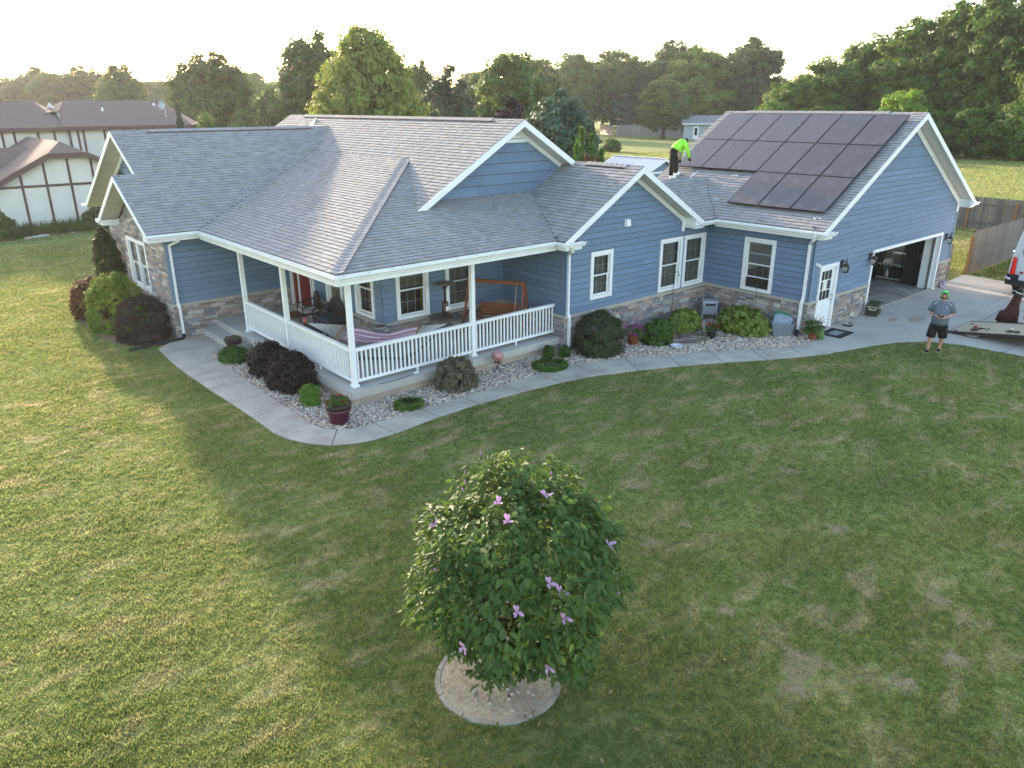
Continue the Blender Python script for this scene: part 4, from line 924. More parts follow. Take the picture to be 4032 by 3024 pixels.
def hand(nodes, edges, wk, wp, d, side, curl, pre, r_=.011):   # palm, four fingers, thumb; d finger direction
    d = Vector(d).normalized(); sd = Vector(side).normalized(); cv = Vector(curl).normalized(); wp = Vector(wp)
    nodes[pre+'palm'] = (wp+d*.06, (.038, .022)); edges.append((wk, pre+'palm'))
    for i, (off, ln) in enumerate(((-.03, .062), (-.01, .074), (.01, .070), (.03, .055))):
        b = wp+d*.10+sd*off; m_ = b+d*ln*.5+cv*.012; e_ = b+d*ln*.75+cv*.045
        nodes[f'{pre}f{i}a'] = (b, r_); nodes[f'{pre}f{i}b'] = (m_, r_*.9); nodes[f'{pre}f{i}c'] = (e_, r_*.8)
        edges += [(pre+'palm', f'{pre}f{i}a'), (f'{pre}f{i}a', f'{pre}f{i}b'), (f'{pre}f{i}b', f'{pre}f{i}c')]
    tb = wp+d*.045-sd*.045; nodes[pre+'t1'] = (tb, r_*1.15); nodes[pre+'t2'] = (tb+d*.045-sd*.012+cv*.02, r_); edges += [(pre+'palm', pre+'t1'), (pre+'t1', pre+'t2')]
man = thing('person', 'man in grey shirt, black shorts and neon green head wrap looking at phone', 'person', (14.7, -7.58, -.02), R(-71))
# facing -Y locally
N_ = {'pel': ((0, 0, .97), (.17, .14)), 'sp': ((0, -.03, 1.18), (.19, .16)), 'ch': ((0, 0, 1.40), (.19, .13)), 'nk': ((0, .01, 1.54), .068), 'nk2': ((0, -.02, 1.60), .065), 'hd': ((0, -.035, 1.68), (.080, .092)), 'ht': ((0, -.015, 1.765), (.068, .080)),
 'sl': ((-.20, .02, 1.46), .075), 'sr': ((.20, .02, 1.46), .075), 'el': ((-.285, .03, 1.17), .055), 'er': ((.29, .03, 1.17), .055), 'wl': ((-.10, -.22, 1.13), .034), 'wr': ((.12, -.22, 1.12), .034),
 'hl': ((-.10, 0, .90), .12), 'hr': ((.10, .02, .90), .12), 'kl': ((-.15, -.08, .50), .075), 'kr': ((.13, .06, .52), .075), 'cl': ((-.165, -.07, .36), .068), 'cr': ((.13, .13, .38), .068), 'al': ((-.17, -.06, .11), .045), 'ar': ((.12, .20, .13), .045), 'fl': ((-.18, -.17, .05), .04), 'fr': ((.115, .10, .05), .04)}
E_ = [('pel', 'sp'), ('sp', 'ch'), ('ch', 'nk'), ('nk', 'nk2'), ('nk2', 'hd'), ('hd', 'ht'), ('ch', 'sl'), ('ch', 'sr'), ('sl', 'el'), ('sr', 'er'), ('el', 'wl'), ('er', 'wr'), ('pel', 'hl'), ('pel', 'hr'), ('hl', 'kl'), ('hr', 'kr'), ('kl', 'cl'), ('kr', 'cr'), ('cl', 'al'), ('cr', 'ar'), ('al', 'fl'), ('ar', 'fr')]
hand(N_, E_, 'wl', N_['wl'][0], (.75, -.6, .05), (0, .2, 1), (.3, .3, .6), 'L'); hand(N_, E_, 'wr', N_['wr'][0], (-.75, -.6, .05), (0, .2, 1), (-.3, .3, .6), 'R')
skin('body', N_, E_, 'pel', SKINM, man)
sh = loft([(0, -.02, .86, .215, .185), (0, -.025, .93, .225, .200), (0, -.05, 1.05, .225, .215), (0, -.05, 1.16, .225, .205), (0, -.03, 1.28, .222, .178), (0, -.01, 1.38, .218, .155), (0, .005, 1.45, .200, .132), (0, .005, 1.50, .14, .11), (0, .0, 1.535, .09, .09)])
for sx in (-1, 1): sh.tube([(.12*sx, .02, 1.475), (.195*sx, .025, 1.43), (.248*sx, .03, 1.33), (.285*sx, .03, 1.215)], [.07, .088, .086, .084], 14)
ts = sh.build('t_shirt', SHIRT, man, smooth=True, fix=True)
MB().box((.085, -.168, 1.385), (.125, -.158, 1.40)).build('chest_logo', WHITE, ts)
for sx in (-1, 1): MB().tube([(.13*sx, -.06, 1.512), (.19*sx, -.075, 1.46), (.215*sx, -.078, 1.42)], .006, 6).build('piping', WHITE, ts)
for sx, k, h_ in ((-1, N_['kl'][0], N_['hl'][0]), (1, N_['kr'][0], N_['hr'][0])):
    pass
so_ = loft([(0, -.01, .74, .21, .18), (0, -.015, .86, .222, .19), (0, -.02, .95, .215, .185), (0, -.02, 1.0, .205, .17)])
so_.tube([(-.10, 0, .86), (-.125, -.03, .72), (-.15, -.07, .56), (-.158, -.08, .47)], [.125, .135, .128, .125], 18); so_.tube([(.10, .01, .86), (.115, .03, .72), (.135, .05, .56), (.138, .065, .47)], [.125, .135, .128, .125], 18)
st = so_.build('shorts', SHORT, man, smooth=True, fix=True)
MB().box((.205, -.11, .74), (.215, -.07, .75)).build('shorts_logo', WHITE, st)
for x, y in ((-.18, -.13), (.115, .13)):
    MB().lathe([(.0, .10), (.045, .095), (.058, .06), (.06, .025)], 14, (x, y, 0), sx=.85, sy=2.1).build('shoe', SHOEB, man, smooth=True); MB().lathe([(.062, 0), (.066, .012), (.064, .028), (.058, .03)], 14, (x, y, .0), sx=.85, sy=2.15).build('shoe_sole', SOLE, man)
# head wrap, face
hw = MB(); n = 20
rows = []
for j in range(9):
    ph = math.pi*.5*(j/8)*1.18; rows.append([(.098*math.sin(ph)*math.cos(2*math.pi*k/n), .012+.112*math.sin(ph)*math.sin(2*math.pi*k/n), 1.71+.125*math.cos(ph)) for k in range(n)])
for j in range(8):
    for k in range(n):
        k2 = (k+1) % n; q = [rows[j][k], rows[j][k2], rows[j+1][k2], rows[j+1][k]]
        if sum(p[1] for p in q)/4 < -.055 and sum(p[2] for p in q)/4 < 1.775: continue
        hw.face(q)
for k in range(6):    # cloth hanging at the back of the neck
    a0 = math.pi*(.0+k/6); a1 = math.pi*((k+1)/6)
    hw.face([(.098*math.cos(a0), .012+.11*math.sin(a0), 1.70), (.098*math.cos(a1), .012+.11*math.sin(a1), 1.70), (.10*math.cos(a1), .02+.11*math.sin(a1), 1.56), (.10*math.cos(a0), .02+.11*math.sin(a0), 1.56)])
hw.build('head_wrap', NEON, man, smooth=True)
MB().lathe([(.0, .03), (.05, .02), (.062, .0), (.055, -.012)], 12, (0, -.075, 1.765), sy=.6).build('hair', HAIR, man, smooth=True)
MB().lathe([(.001, -.05), (.03, -.045), (.062, -.02), (.07, .02), (.066, .03)], 14, (0, -.058, 1.635), sy=.95).build('beard', mat('stubble', (.16, .085, .06)), man, smooth=True)
for sx in (-1, 1):
    MB().lathe([(.001, -.008), (.009, 0), (.001, .008)], 8, (.032*sx, -.120, 1.695)).build('eye', mat('eye_dark', (.03, .025, .02)), man); MB().bar((.012*sx, -.122, 1.718), (.052*sx, -.115, 1.722), .012, .01).build('eyebrow', HAIR, man)
    MB().lathe([(.001, -.03), (.014, -.02), (.02, .015), (.001, .03)], 8, (.088*sx, -.01, 1.68), sy=1.2, sx=.6).build('ear', SKINM, man, smooth=True)
MB().prism([(-.016, -.118, 1.655), (.016, -.118, 1.655), (.006, -.12, 1.70), (-.006, -.12, 1.70)], (0, -.022, -.006)).build('nose', SKINM, man); MB().bar((-.025, -.124, 1.63), (.025, -.124, 1.63), .01, .007).build('mouth', mat('lip', (.25, .08, .07)), man)
ph = thing('phone', 'dark phone held in both hands of the man on the lawn', 'phone', (0, 0, 0), R(-71)); ph.location = man.matrix_basis @ Vector((.01, -.30, 1.155)) if False else Matrix.Translation((14.7, -7.58, -.02)) @ Matrix.Rotation(R(-71), 4, 'Z') @ Vector((.01, -.305, 1.15))
MB().hexa([(-.075, -.035, -.004), (.075, -.035, -.004), (.075, .035, .02), (-.075, .035, .02), (-.075, -.037, .004), (.075, -.037, .004), (.075, .033, .028), (-.075, .033, .028)]).build('case', BLACK, ph); MB().face([(-.07, -.034, .0055), (.07, -.034, .0055), (.07, .031, .0285), (-.07, .031, .0285)]).build('screen', mat('phone_screen', (.03, .03, .035), rough=.1), ph)
# roofer, bending to the right over the lowest left panel
rf = thing('person', 'roofer in neon shirt and black trousers bent over the solar panels', 'person', (14.60, 2.26, 4.255), R(-40.65))
N2 = {'pel': ((.05, .03, .93), (.135, .12)), 'sp': ((.16, .06, 1.08), (.14, .12)), 'ch': ((.36, .10, 1.20), (.15, .12)), 'nk': ((.46, .19, 1.22), .06), 'hd': ((.50, .27, 1.235), (.085, .09)), 'ht': ((.525, .345, 1.24), (.07, .075)),
 'sl': ((.40, -.07, 1.19), .07), 'sr': ((.37, .27, 1.16), .07), 'el': ((.52, -.07, .93), .05), 'er': ((.40, .36, .90), .05), 'wl': ((.60, -.02, .70), .035), 'wr': ((.34, .33, .62), .035),
 'hl': ((.0, -.07, .88), .10), 'hr': ((.10, .10, .90), .10), 'kl': ((-.02, -.06, .48), .065), 'kr': ((.15, .06, .53), .065), 'al': ((-.02, -.04, .09), .042), 'ar': ((.16, .06, .16), .042), 'fl': ((.10, -.06, .06), .035), 'fr': ((.28, .04, .17), .035)}
E2 = [('pel', 'sp'), ('sp', 'ch'), ('ch', 'nk'), ('nk', 'hd'), ('hd', 'ht'), ('ch', 'sl'), ('ch', 'sr'), ('sl', 'el'), ('sr', 'er'), ('el', 'wl'), ('er', 'wr'), ('pel', 'hl'), ('pel', 'hr'), ('hl', 'kl'), ('hr', 'kr'), ('kl', 'al'), ('kr', 'ar'), ('al', 'fl'), ('ar', 'fr')]
hand(N2, E2, 'wl', N2['wl'][0], (.5, .1, -.8), (0, 1, .2), (-.6, 0, -.4), 'L'); hand(N2, E2, 'wr', N2['wr'][0], (.2, .1, -.9), (0, 1, .2), (-.6, 0, -.4), 'R')
skin('body', N2, E2, 'pel', SKIND, rf)
NEON2 = mat('neon_yellow_shirt', (.30, .80, .06), (.24, .72, .05), scale=8, rough=.7, bump=.3, bscale=12)
def ltube(pts, rs, n=16): return MB().tube(pts, rs, n)
t = ltube([(.06, .035, .97), (.12, .05, 1.04), (.22, .07, 1.13), (.34, .10, 1.20), (.42, .14, 1.215), (.46, .18, 1.22)], [.15, .165, .165, .17, .13, .075]); t.tube([(.36, -.03, 1.20), (.42, -.08, 1.15), (.52, -.075, .95), (.595, -.03, .72)], [.095, .09, .07, .055], 12); t.tube([(.35, .2, 1.18), (.38, .28, 1.13), (.40, .36, .90), (.345, .33, .66)], [.09, .088, .068, .052], 12)
t2 = t.build('long_sleeve_shirt', NEON2, rf, smooth=True, fix=True); MB().hexa([(.28, .0, 1.355), (.40, .06, 1.37), (.38, .1, 1.375), (.26, .04, 1.36), (.28, .0, 1.36), (.40, .06, 1.375), (.38, .1, 1.38), (.26, .04, 1.365)]).build('shirt_print', SHORT, t2)
TRS = mat('black_trousers', (.013, .011, .010), (.022, .018, .015), rough=.9, bump=.3, bscale=8)
t = ltube([(.02, .02, .84), (.05, .03, .93), (.09, .045, 1.0)], [.165, .165, .155]); t.tube([(.0, -.06, .90), (-.01, -.07, .70), (-.02, -.06, .48), (-.025, -.05, .28), (-.02, -.04, .11)], [.12, .115, .092, .08, .078], 14); t.tube([(.09, .08, .91), (.13, .08, .70), (.15, .06, .53), (.16, .06, .33), (.16, .06, .18)], [.12, .115, .092, .08, .076], 14); t.build('trousers', TRS, rf, smooth=True, fix=True)
MB().lathe([(.001, .10), (.06, .085), (.088, .04), (.092, 0)], 16, (0, 0, 0)).build('hair', HAIR, rf, smooth=True, loc=(.515, .325, 1.27))
for (x, y, z) in ((.05, -.05, .0), (.22, .05, .105)): MB().lathe([(.055, .02), (.06, .035), (.058, .07), (.04, .105), (.0, .11)], 14, (x, y, z), sx=2.1, sy=.8).lathe([(.058, 0), (.06, .02)], 14, (x, y, z), sx=2.12, sy=.85).build('shoe', WHITE, rf, smooth=True)
mb = MB().lathe([(.0, -.15), (.06, -.14), (.085, -.05), (.08, .06), (.05, .1), (.0, .105)], 14, (.22, -.10, .83), sx=1, sy=.55); mb.build('tool_pouch', mat('canvas', (.28, .22, .16), (.2, .16, .12), scale=12, rough=.9), rf, smooth=True)
for k, (a, b) in enumerate((((.60, -.02, .70), (.645, -.012, .585)), ((.34, .33, .62), (.35, .34, .50)))): MB().tube([a, (Vector(a)+Vector(b))/2, b], [.045, .055, .035], 10).build('glove', SHORT, rf, smooth=True)
tm = thing('tape_measure_strip', 'pale strip lying up the shingles beside the roofer', 'strip', (0, 0, 0))
def roofpt(x, y, h=.02): return Vector((x, y, 3.3+mG*(x-12.95)+h))
a = roofpt(14.35, 1.55); b = roofpt(15.15, 1.45); tm.location = a; MB().bar((0, 0, 0), tuple(b-a), .05, .01, upv=(0, 0, 1)).build('strip', mat('lilac_tape', (.62, .58, .72)), tm)
for i, (x, y, l) in enumerate(((14.95, -.15, 'white scrap of paper on garage shingles under the middle row'), (13.4, -4.15, 'bent white scrap at the garage gutter corner'), (13.75, -.35, 'small white scrap in the valley of the garage roof'))):
    p = roofpt(x, y, .03); mb = MB(); 
    for k in range(3):
        q0 = Vector((rng.uniform(-.04, .04), -.12+.08*k, rng.uniform(0, .02))); q1 = Vector((rng.uniform(-.04, .04)+.02, -.04+.08*k, rng.uniform(.0, .04)+.01)); mb.bar(q0, q1, .05 if i != 2 else .03, .012)
    tag(mb.build('paper_scrap', WHITE, loc=p), l, 'scrap')
# ============================================================ porch furniture
WICK = mat('brown_wicker', (.055, .035, .026), (.03, .02, .015), scale=60, rough=.7, bump=.6, bscale=80); CUSH = mat('cream_cushion', (.62, .58, .50), (.5, .46, .4), scale=5, rough=.9, bump=.3, bscale=8); CUSHB = mat('blue_cushion', (.06, .08, .11), rough=.9)
def arc_pts(c, rx, rz, a0, a1, n, ax=(0, 1, 0)):
    ax = Vector(ax); c = Vector(c); return [c+ax*rx*math.cos(a0+(a1-a0)*k/n)+Vector((0, 0, rz*math.sin(a0+(a1-a0)*k/n))) for k in range(n+1)]
def wicker(name, label, cat, loc, rz, w, cush):    # faces +x locally, width along y
    t = thing(name, label, cat, loc, rz)
    for sx in (.05, .5):
        for sy in (-w/2+.04, w/2-.04): MB().tube([(sx, sy, 0), (sx, sy, .42)], .018, 8).build('leg', WICK, t)
    MB().box((.02, -w/2+.02, .34), (.55, w/2-.02, .40)).build('seat', WICK, t)
    MB().tube(arc_pts((0, 0, .42), w/2, .58, 0, math.pi, 20), .024, 8).build('back_frame', WICK, t)
    bk = MB()
    nb = int(w/.045)
    for k in range(1, nb):
        y = -w/2+w*k/nb; h = .58*math.sqrt(max(0, 1-(2*y/w)**2)); bk.bar((-.01, y, .40), (-.05, y, .42+h), .028, .006)
    for k in range(8):
        z = .46+k*.065; hw_ = w/2*math.sqrt(max(0, 1-((z-.42)/.58)**2)); bk.bar((-.02, -hw_, z), (-.02, hw_, z), .012)
    bk.build('back_weave', WICK, t)
    for sy in (-1, 1):
        MB().tube([(-.02, sy*w/2, .72), (.2, sy*(w/2+.03), .66), (.45, sy*(w/2+.02), .62), (.54, sy*(w/2-.02), .58), (.54, sy*(w/2-.04), .40)], .022, 8).build('arm', WICK, t)
        mb = MB()
        for k in range(7): mb.bar((.02+.075*k, sy*(w/2-.01), .38), (.02+.075*k, sy*(w/2+.015), .66-.012*k), .026, .006)
        mb.build('arm_weave', WICK, t)
    MB().box((.03, -w/2+.05, .40), (.54, w/2-.05, .47)).build('cushion', cush, t)
    return t
wicker('wicker_chair', 'brown wicker armchair with cream seat cushion by the red door', 'chair', (2.05, 5.85, ZF), R(168), .66, CUSH)
wicker('wicker_settee', 'brown wicker settee with dark blue cushion under the porch windows', 'settee', (2.08, 4.62, ZF), R(180), 1.15, CUSHB)
tag(MB().hexa([(-.42, -.28, 0), (.42, -.28, 0), (.42, .28, 0), (-.42, .28, 0), (-.4, -.26, .02), (.4, -.26, .02), (.4, .26, .02), (-.4, .26, .02)]).build('door_mat', mat('coir', (.20, .105, .035), (.15, .08, .03), scale=40, rough=.95, bump=.5, bscale=120), loc=(1.93, 7.15, ZF+.001)), 'tan coir mat on the porch floor before the red door', 'mat').rotation_euler = (0, 0, R(88))
t = thing('coffee_table', 'low dark brown table beside the porch railing', 'table', (.82, 3.85, ZF)); DKW = mat('dark_wood', (.07, .04, .028), (.05, .03, .02), scale=3, rough=.4, stretch=(1, 12, 1))
MB().box((-.3, -.5, .42), (.3, .5, .45)).build('tabletop', DKW, t)
for sx in (-.26, .26):
    for sy in (-.46, .46): MB().box((sx-.025, sy-.025, 0), (sx+.025, sy+.025, .42)).build('leg', DKW, t)
# hammock on a steel stand
t = thing('hammock', 'pink and white striped hammock slung along the porch corner', 'hammock', (1.5, 1.33, ZF), math.atan2(-2.47, 2.71))
HF = bpy.data.materials.new('hammock_stripes'); HF.use_nodes = True; nn_ = HF.node_tree; N = nn_.nodes; tc = N.new('ShaderNodeTexCoord'); wv = N.new('ShaderNodeTexWave'); wv.bands_direction = 'Y'; wv.inputs['Scale'].default_value = 2.1; wv.inputs['Distortion'].default_value = 1.2; wv.inputs['Detail Scale'].default_value = 1.4
nn_.links.new(tc.outputs['Object'], wv.inputs['Vector']); rp = N.new('ShaderNodeValToRGB'); e = rp.color_ramp.elements; rp.color_ramp.interpolation = 'CONSTANT'; e[0].color = (.70, .60, .62, 1); e[1].position = .5; e[1].color = (.42, .045, .14, 1); k_ = e.new(.30); k_.color = (.62, .35, .45, 1); k_ = e.new(.78); k_.color = (.66, .50, .55, 1); k_ = e.new(.92); k_.color = (.45, .12, .2, 1)
nn_.links.new(wv.outputs['Fac'], rp.inputs[0]); nn_.links.new(rp.outputs[0], N['Principled BSDF'].inputs['Base Color']); N['Principled BSDF'].inputs['Roughness'].default_value = .9
nx, ny = 26, 14; mb = MB(); gp = {}
for i in range(nx+1):
    for j in range(ny+1):
        u = i/nx; v = j/ny*2-1; x = -.92+1.9*u; wd = .55-.05*math.sin(math.pi*u); gp[i, j] = (x, v*wd, .66-.16*math.sin(math.pi*u)+.13*v*v+.03*math.sin(9*u+3*v)*math.sin(5*v))
for i in range(nx):
    for j in range(ny): mb.face([gp[i, j], gp[i+1, j], gp[i+1, j+1], gp[i, j+1]])
mb.build('bed', HF, t, smooth=True)
ROPE = mat('cotton_rope', (.55, .53, .48)); SPR = mat('oak_bar', (.42, .22, .08), (.34, .17, .06))
for sx, xe in ((-1, -1.83), (1, 1.83)):
    xs0 = -.98 if sx < 0 else 1.04; MB().tube([(xs0, -.6, .80), (xs0, .6, .80)], .022, 8).build('spreader_bar', SPR, t); mb = MB()
    for k in range(15):
        y = -.57+1.14*k/14; mb.tube([(xs0, y, .80), (xe, 0, 1.02)], .006, 4); mb.tube([(xs0, y, .80), (-.92 if sx < 0 else .98, y*.95, .70)], .005, 4)
    for k in range(1, 6):
        f = k/7; mb.tube([(xs0+(xe-xs0)*f, -.57*(1-f), .80+.22*f), (xs0+(xe-xs0)*f, .57*(1-f), .80+.22*f)], .004, 4)
    mb.build('rope_harness', ROPE, t)
    MB().tube([(sx*.62, 0, .06), (sx*.95, 0, .20), (xe*1.0, 0, .98), (xe*1.04, 0, 1.06)], .032, 10).build('stand_arm', BLACK, t); MB().tube([(sx*.75, -.5, .03), (sx*.75, .5, .03)], .032, 10).build('stand_foot', BLACK, t)
MB().tube([(-.8, 0, .06), (.8, 0, .06)], .032, 10).build('stand_rail', BLACK, t)
MB().lathe([(.0, 0), (.045, .01), (.05, .09), (.03, .14), (0, .15)], 12, (-1.9, 0, 1.03)).build('end_cap', mat('red_plastic', (.35, .05, .04), rough=.5), t, smooth=True)
# stone pedestal
t = thing('pedestal_planter', 'grey stone pedestal planter at the corner of the porch wall', 'planter', (1.98, 2.02, ZF)); PD = mat('grey_cast_stone', (.30, .31, .31), (.2, .2, .2), scale=40, rough=.9, bump=.8, bscale=60)
MB().lathe([(.17, 0), (.17, .05), (.13, .09), (.105, .2), (.10, .45), (.115, .58), (.12, .6)], 16).build('column', PD, t, smooth=True); MB().lathe([(.12, .60), (.17, .63), (.215, .68), (.22, .72), (.19, .73), (.17, .70)], 20).build('bowl', PD, t, smooth=True); MB().lathe([(.17, .705), (0, .715)], 16).build('soil', mat('dry_soil', (.16, .08, .055)), t)
# round table with tabletop heater
t = thing('patio_table', 'round glass-topped patio table on the porch by the house wall', 'table', (3.98, 1.72, ZF)); TM = mat('tan_metal', (.16, .13, .11), rough=.5)
MB().lathe([(.0, .655), (.46, .655), (.46, .67), (0, .67)], 32).build('tabletop', mat('table_glass', (.30, .32, .31), (.26, .28, .27), rough=.12, spec=.6), t); MB().lathe([(.46, .645), (.485, .65), (.485, .68), (.46, .675)], 32).build('rim', TM, t)
for k in range(4):
    a = k*math.pi/2+.6; MB().tube([(.1*math.cos(a), .1*math.sin(a), .64), (.16*math.cos(a), .16*math.sin(a), .35), (.36*math.cos(a), .36*math.sin(a), 0)], .016, 6).build('leg', TM, t)
t = thing('patio_heater', 'bronze tabletop heater with wide dished reflector on round table', 'heater', (3.98, 1.72, ZF+.672)); HB = mat('heater_bronze', (.10, .055, .035), (.07, .04, .03), rough=.4, metal=.5)
MB().lathe([(.18, 0), (.185, .02), (.15, .05), (.095, .07), (.095, .40), (.085, .44), (.05, .46)], 20).build('base', HB, t, smooth=True); MB().lathe([(.035, .46), (.03, .80), (.09, .90), (.10, .93), (.04, .94)], 14).build('burner', HB, t, smooth=True); MB().lathe([(.0, 1.06), (.1, 1.05), (.32, .99), (.33, .975), (.1, 1.02), (0, 1.03)], 28).build('reflector', mat('reflector', (.28, .24, .20), rough=.4, metal=.6), t, smooth=True)
MB().box((-.045, -.1, .2), (.045, -.094, .33)).build('warning_label', WHITE, t)
# porch swing on an A-frame
p0 = Vector((5.05, 1.98, 0)); p1 = Vector((5.95, .55, 0)); d_ = (p1-p0).normalized(); L_ = (p1-p0).length
t = thing('porch_swing', 'reddish wooden bench swing hanging from an A-frame on chains', 'swing', ((p0.x+p1.x)/2, (p0.y+p1.y)/2, ZF), math.atan2(d_.y, d_.x)); CED = mat('cedar_stain', (.26, .075, .025), (.19, .05, .018), scale=4, rough=.5, stretch=(2, 12, 12)); h = L_/2+.05
MB().box((-h, -.045, 1.50), (h, .045, 1.60)).build('beam', CED, t)
for sx in (-1, 1):
    for sy in (-1, 1): MB().bar((sx*(h-.06), sy*.03, 1.60), (sx*(h+.02), sy*.50, 0), .09, .045, upv=(1, 0, 0)).build('leg', CED, t)
    MB().bar((sx*(h-.03), -.30, .6), (sx*(h-.03), .30, .6), .06, .03).build('brace', CED, t)
# seat faces local -y (towards the camera side)
b = MB()
for k in range(6): MB().box((-.58, -.27+.085*k, .38), (.58, -.20+.085*k, .40)).build('seat_slat', CED, t)
for k in range(5): MB().box((-.56, .22+.025*k, .47+.075*k), (.56, .245+.025*k, .53+.075*k)).build('back_slat', CED, t)
for x in (-.58, 0, .58): MB().bar((x, .20, .38), (x, .37, .90), .05, .03, upv=(1, 0, 0)).build('back_stile', CED, t)
for sx in (-1, 1):
    MB().box((sx*.6-.035, -.30, .60), (sx*.6+.035, .28, .63)).build('arm', CED, t); MB().box((sx*.6-.02, -.28, .36), (sx*.6+.02, -.23, .60)).build('arm_post', CED, t)
    c = MB(); n = 26; 
    for k in range(n):
        z = .62+.9*k/n; y = -.26+.26*k/n; c.bar((sx*.62, y, z), (sx*.62, y+.01, z+.035), .018 if k % 2 else .008, .008 if k % 2 else .018)
    c.build('chain', mat('chain_metal', (.5, .45, .33), metal=.8, rough=.4), t)
# extension cord on the slab edge
cb = MB().tube([(.55, -.25, .40), (.95, -.27, .402), (1.3, -.24, .402), (1.62, -.16, .405)], .006, 6).build('power_cord', BLACK); tag(cb, 'thin dark power cord lying on the porch slab edge', 'cord'); MB().box((1.60, -.19, .397), (1.72, -.13, .43)).build('plug', WHITE, cb)
# ============================================================ garage contents
t = thing('storage_rack', 'grey plastic shelf rack just inside the open garage bay', 'rack', (23.35, -2.42, .008)); RK = mat('rack_plastic', (.30, .30, .28), rough=.6); DKP = mat('dark_bin', (.035, .035, .04), rough=.5)
for z in (.06, .62, 1.18): MB().box((-.25, -.5, z), (.25, .5, z+.06)).build('shelf', RK, t)
for sx in (-.22, .22):
    for sy in (-.46, .46): MB().tube([(sx, sy, 0), (sx, sy, 1.2)], .03, 8).build('upright', DKP, t)
def bin_(name, lab, loc, sx, sy, sz, m, lid, cat='bin'):
    t = thing(name, lab, cat, loc); MB().hexa([(-sx*.88, -sy*.88, 0), (sx*.88, -sy*.88, 0), (sx*.88, sy*.88, 0), (-sx*.88, sy*.88, 0), (-sx, -sy, sz), (sx, -sy, sz), (sx, sy, sz), (-sx, sy, sz)]).build('tub', m, t); MB().box((-sx*1.05, -sy*1.05, sz), (sx*1.05, sy*1.05, sz+.04)).build('lid', lid, t); return t
bin_('storage_bin', 'clear storage bin on the top shelf of the garage rack', (23.35, -2.65, 1.25), .2, .27, .30, mat('clear_bin', (.34, .33, .31), (.25, .24, .22), scale=6, rough=.3), RK); bin_('storage_bin', 'dark storage bin on the top shelf of the garage rack', (23.35, -2.13, 1.25), .2, .2, .27, mat('grey_bin', (.10, .10, .11), rough=.4), DKP)
bin_('storage_bin', 'black storage bin on the bottom shelf of the garage rack', (23.35, -2.65, .128), .2, .22, .33, DKP, DKP)
tag(MB().hexa([(-.14, -.16, 0), (.14, -.16, 0), (.14, .16, 0), (-.14, .16, 0), (-.1, -.12, .17), (.12, -.05, .2), (.1, .12, .14), (-.12, .1, .17)]).build('paper_bag', mat('white_plastic_bag', (.55, .55, .54), (.4, .4, .4), scale=10), loc=(23.3, -2.25, .69)), 'crumpled white bag on the middle shelf of the garage rack', 'bag')
tag(MB().lathe([(.07, 0), (.08, .05), (.08, .2), (.03, .27), (.02, .33), (0, .33)], 14).build('spray_bottle', mat('milky_plastic', (.45, .45, .46), rough=.4), loc=(23.25, -2.30, .128), smooth=True), 'milky spray bottle on the bottom shelf of the garage rack', 'bottle')
CAB = mat('dark_cabinet', (.030, .028, .027), (.038, .036, .034), rough=.5)
def cabinet(lab, loc, w_, h_):
    t = thing('garage_cabinet', lab, 'cabinet', loc); MB().box((-.25, -w_/2, 0), (.25, w_/2, h_)).build('carcass', CAB, t)
    for sy in (-1, 1):
        d = MB().box((-.275, min(0, sy*(w_/2-.01))+.004, .05), (-.252, max(0, sy*(w_/2-.01))-.004, h_-.02)).build('door', CAB, t); MB().bar((-.29, sy*.045, h_*.5), (-.29, sy*.045, h_*.5+.22), .015).build('handle', STEEL, d)
cabinet('tall dark two-door cabinet by the right side of the garage bay', (23.3, -3.52, .008), 1.08, 2.05); cabinet('dark cabinet behind the rack, at the left in the garage', (23.3, -1.2, .008), 1.3, 2.0)
# cooler, bowl, mat, trash by the garage
t = thing('cooler', 'olive green cooler with pale handle at the open garage bay', 'cooler', (17.42, -4.52, .014), R(14)); OL = mat('olive_plastic', (.045, .055, .018), (.035, .045, .014), scale=8, rough=.55)
MB().hexa([(-.27, -.17, .03), (.27, -.17, .03), (.27, .17, .03), (-.27, .17, .03), (-.31, -.2, .30), (.31, -.2, .30), (.31, .2, .30), (-.31, .2, .30)]).build('box', OL, t); MB().box((-.32, -.21, .30), (.32, .21, .335)).build('rim_band', mat('pale_band', (.33, .32, .26)), t); MB().hexa([(-.32, -.21, .336), (.32, -.21, .336), (.32, .21, .336), (-.32, .21, .336), (-.29, -.18, .41), (.29, -.18, .41), (.29, .18, .41), (-.29, .18, .41)]).build('lid', OL, t)
MB().tube([(-.30, -.1, .30), (-.37, -.1, .24), (-.37, .1, .24), (-.30, .1, .30)], .013, 6).build('handle', WHITE, t); MB().box((.02, -.213, .23), (.16, -.20, .265)).build('name_plate', WHITE, t)
for x in (-.24, .24): MB().tube([(x, -.17, .04), (x, .17, .04)], .04, 12).build('wheel', BLACK, t)
t = thing('pet_bowl', 'steel pet bowl on the concrete beside the stone base', 'bowl', (15.45, -4.62, .013)); MB().lathe([(.15, 0), (.13, .07), (.135, .075), (.12, .07), (.09, .02), (0, .018)], 20).build('dish', mat('bowl_steel', (.6, .6, .6), metal=1, rough=.25), t, smooth=True); MB().lathe([(.152, .002), (.158, .015), (.15, .02)], 20).build('rubber_ring', mat('brown_rubber', (.12, .04, .03)), t)
t = thing('door_mat', 'black rubber mat with grey centre outside the side door', 'mat', (14.32, -4.80, .013), R(2)); MB().box((-.48, -.36, 0), (.48, .36, .012)).build('border', mat('black_rubber', (.012, .012, .014), rough=.8), t); MB().box((-.26, -.16, .0122), (.26, .16, .016)).build('centre_panel', mat('grey_carpet', (.22, .24, .25), rough=.95), t)
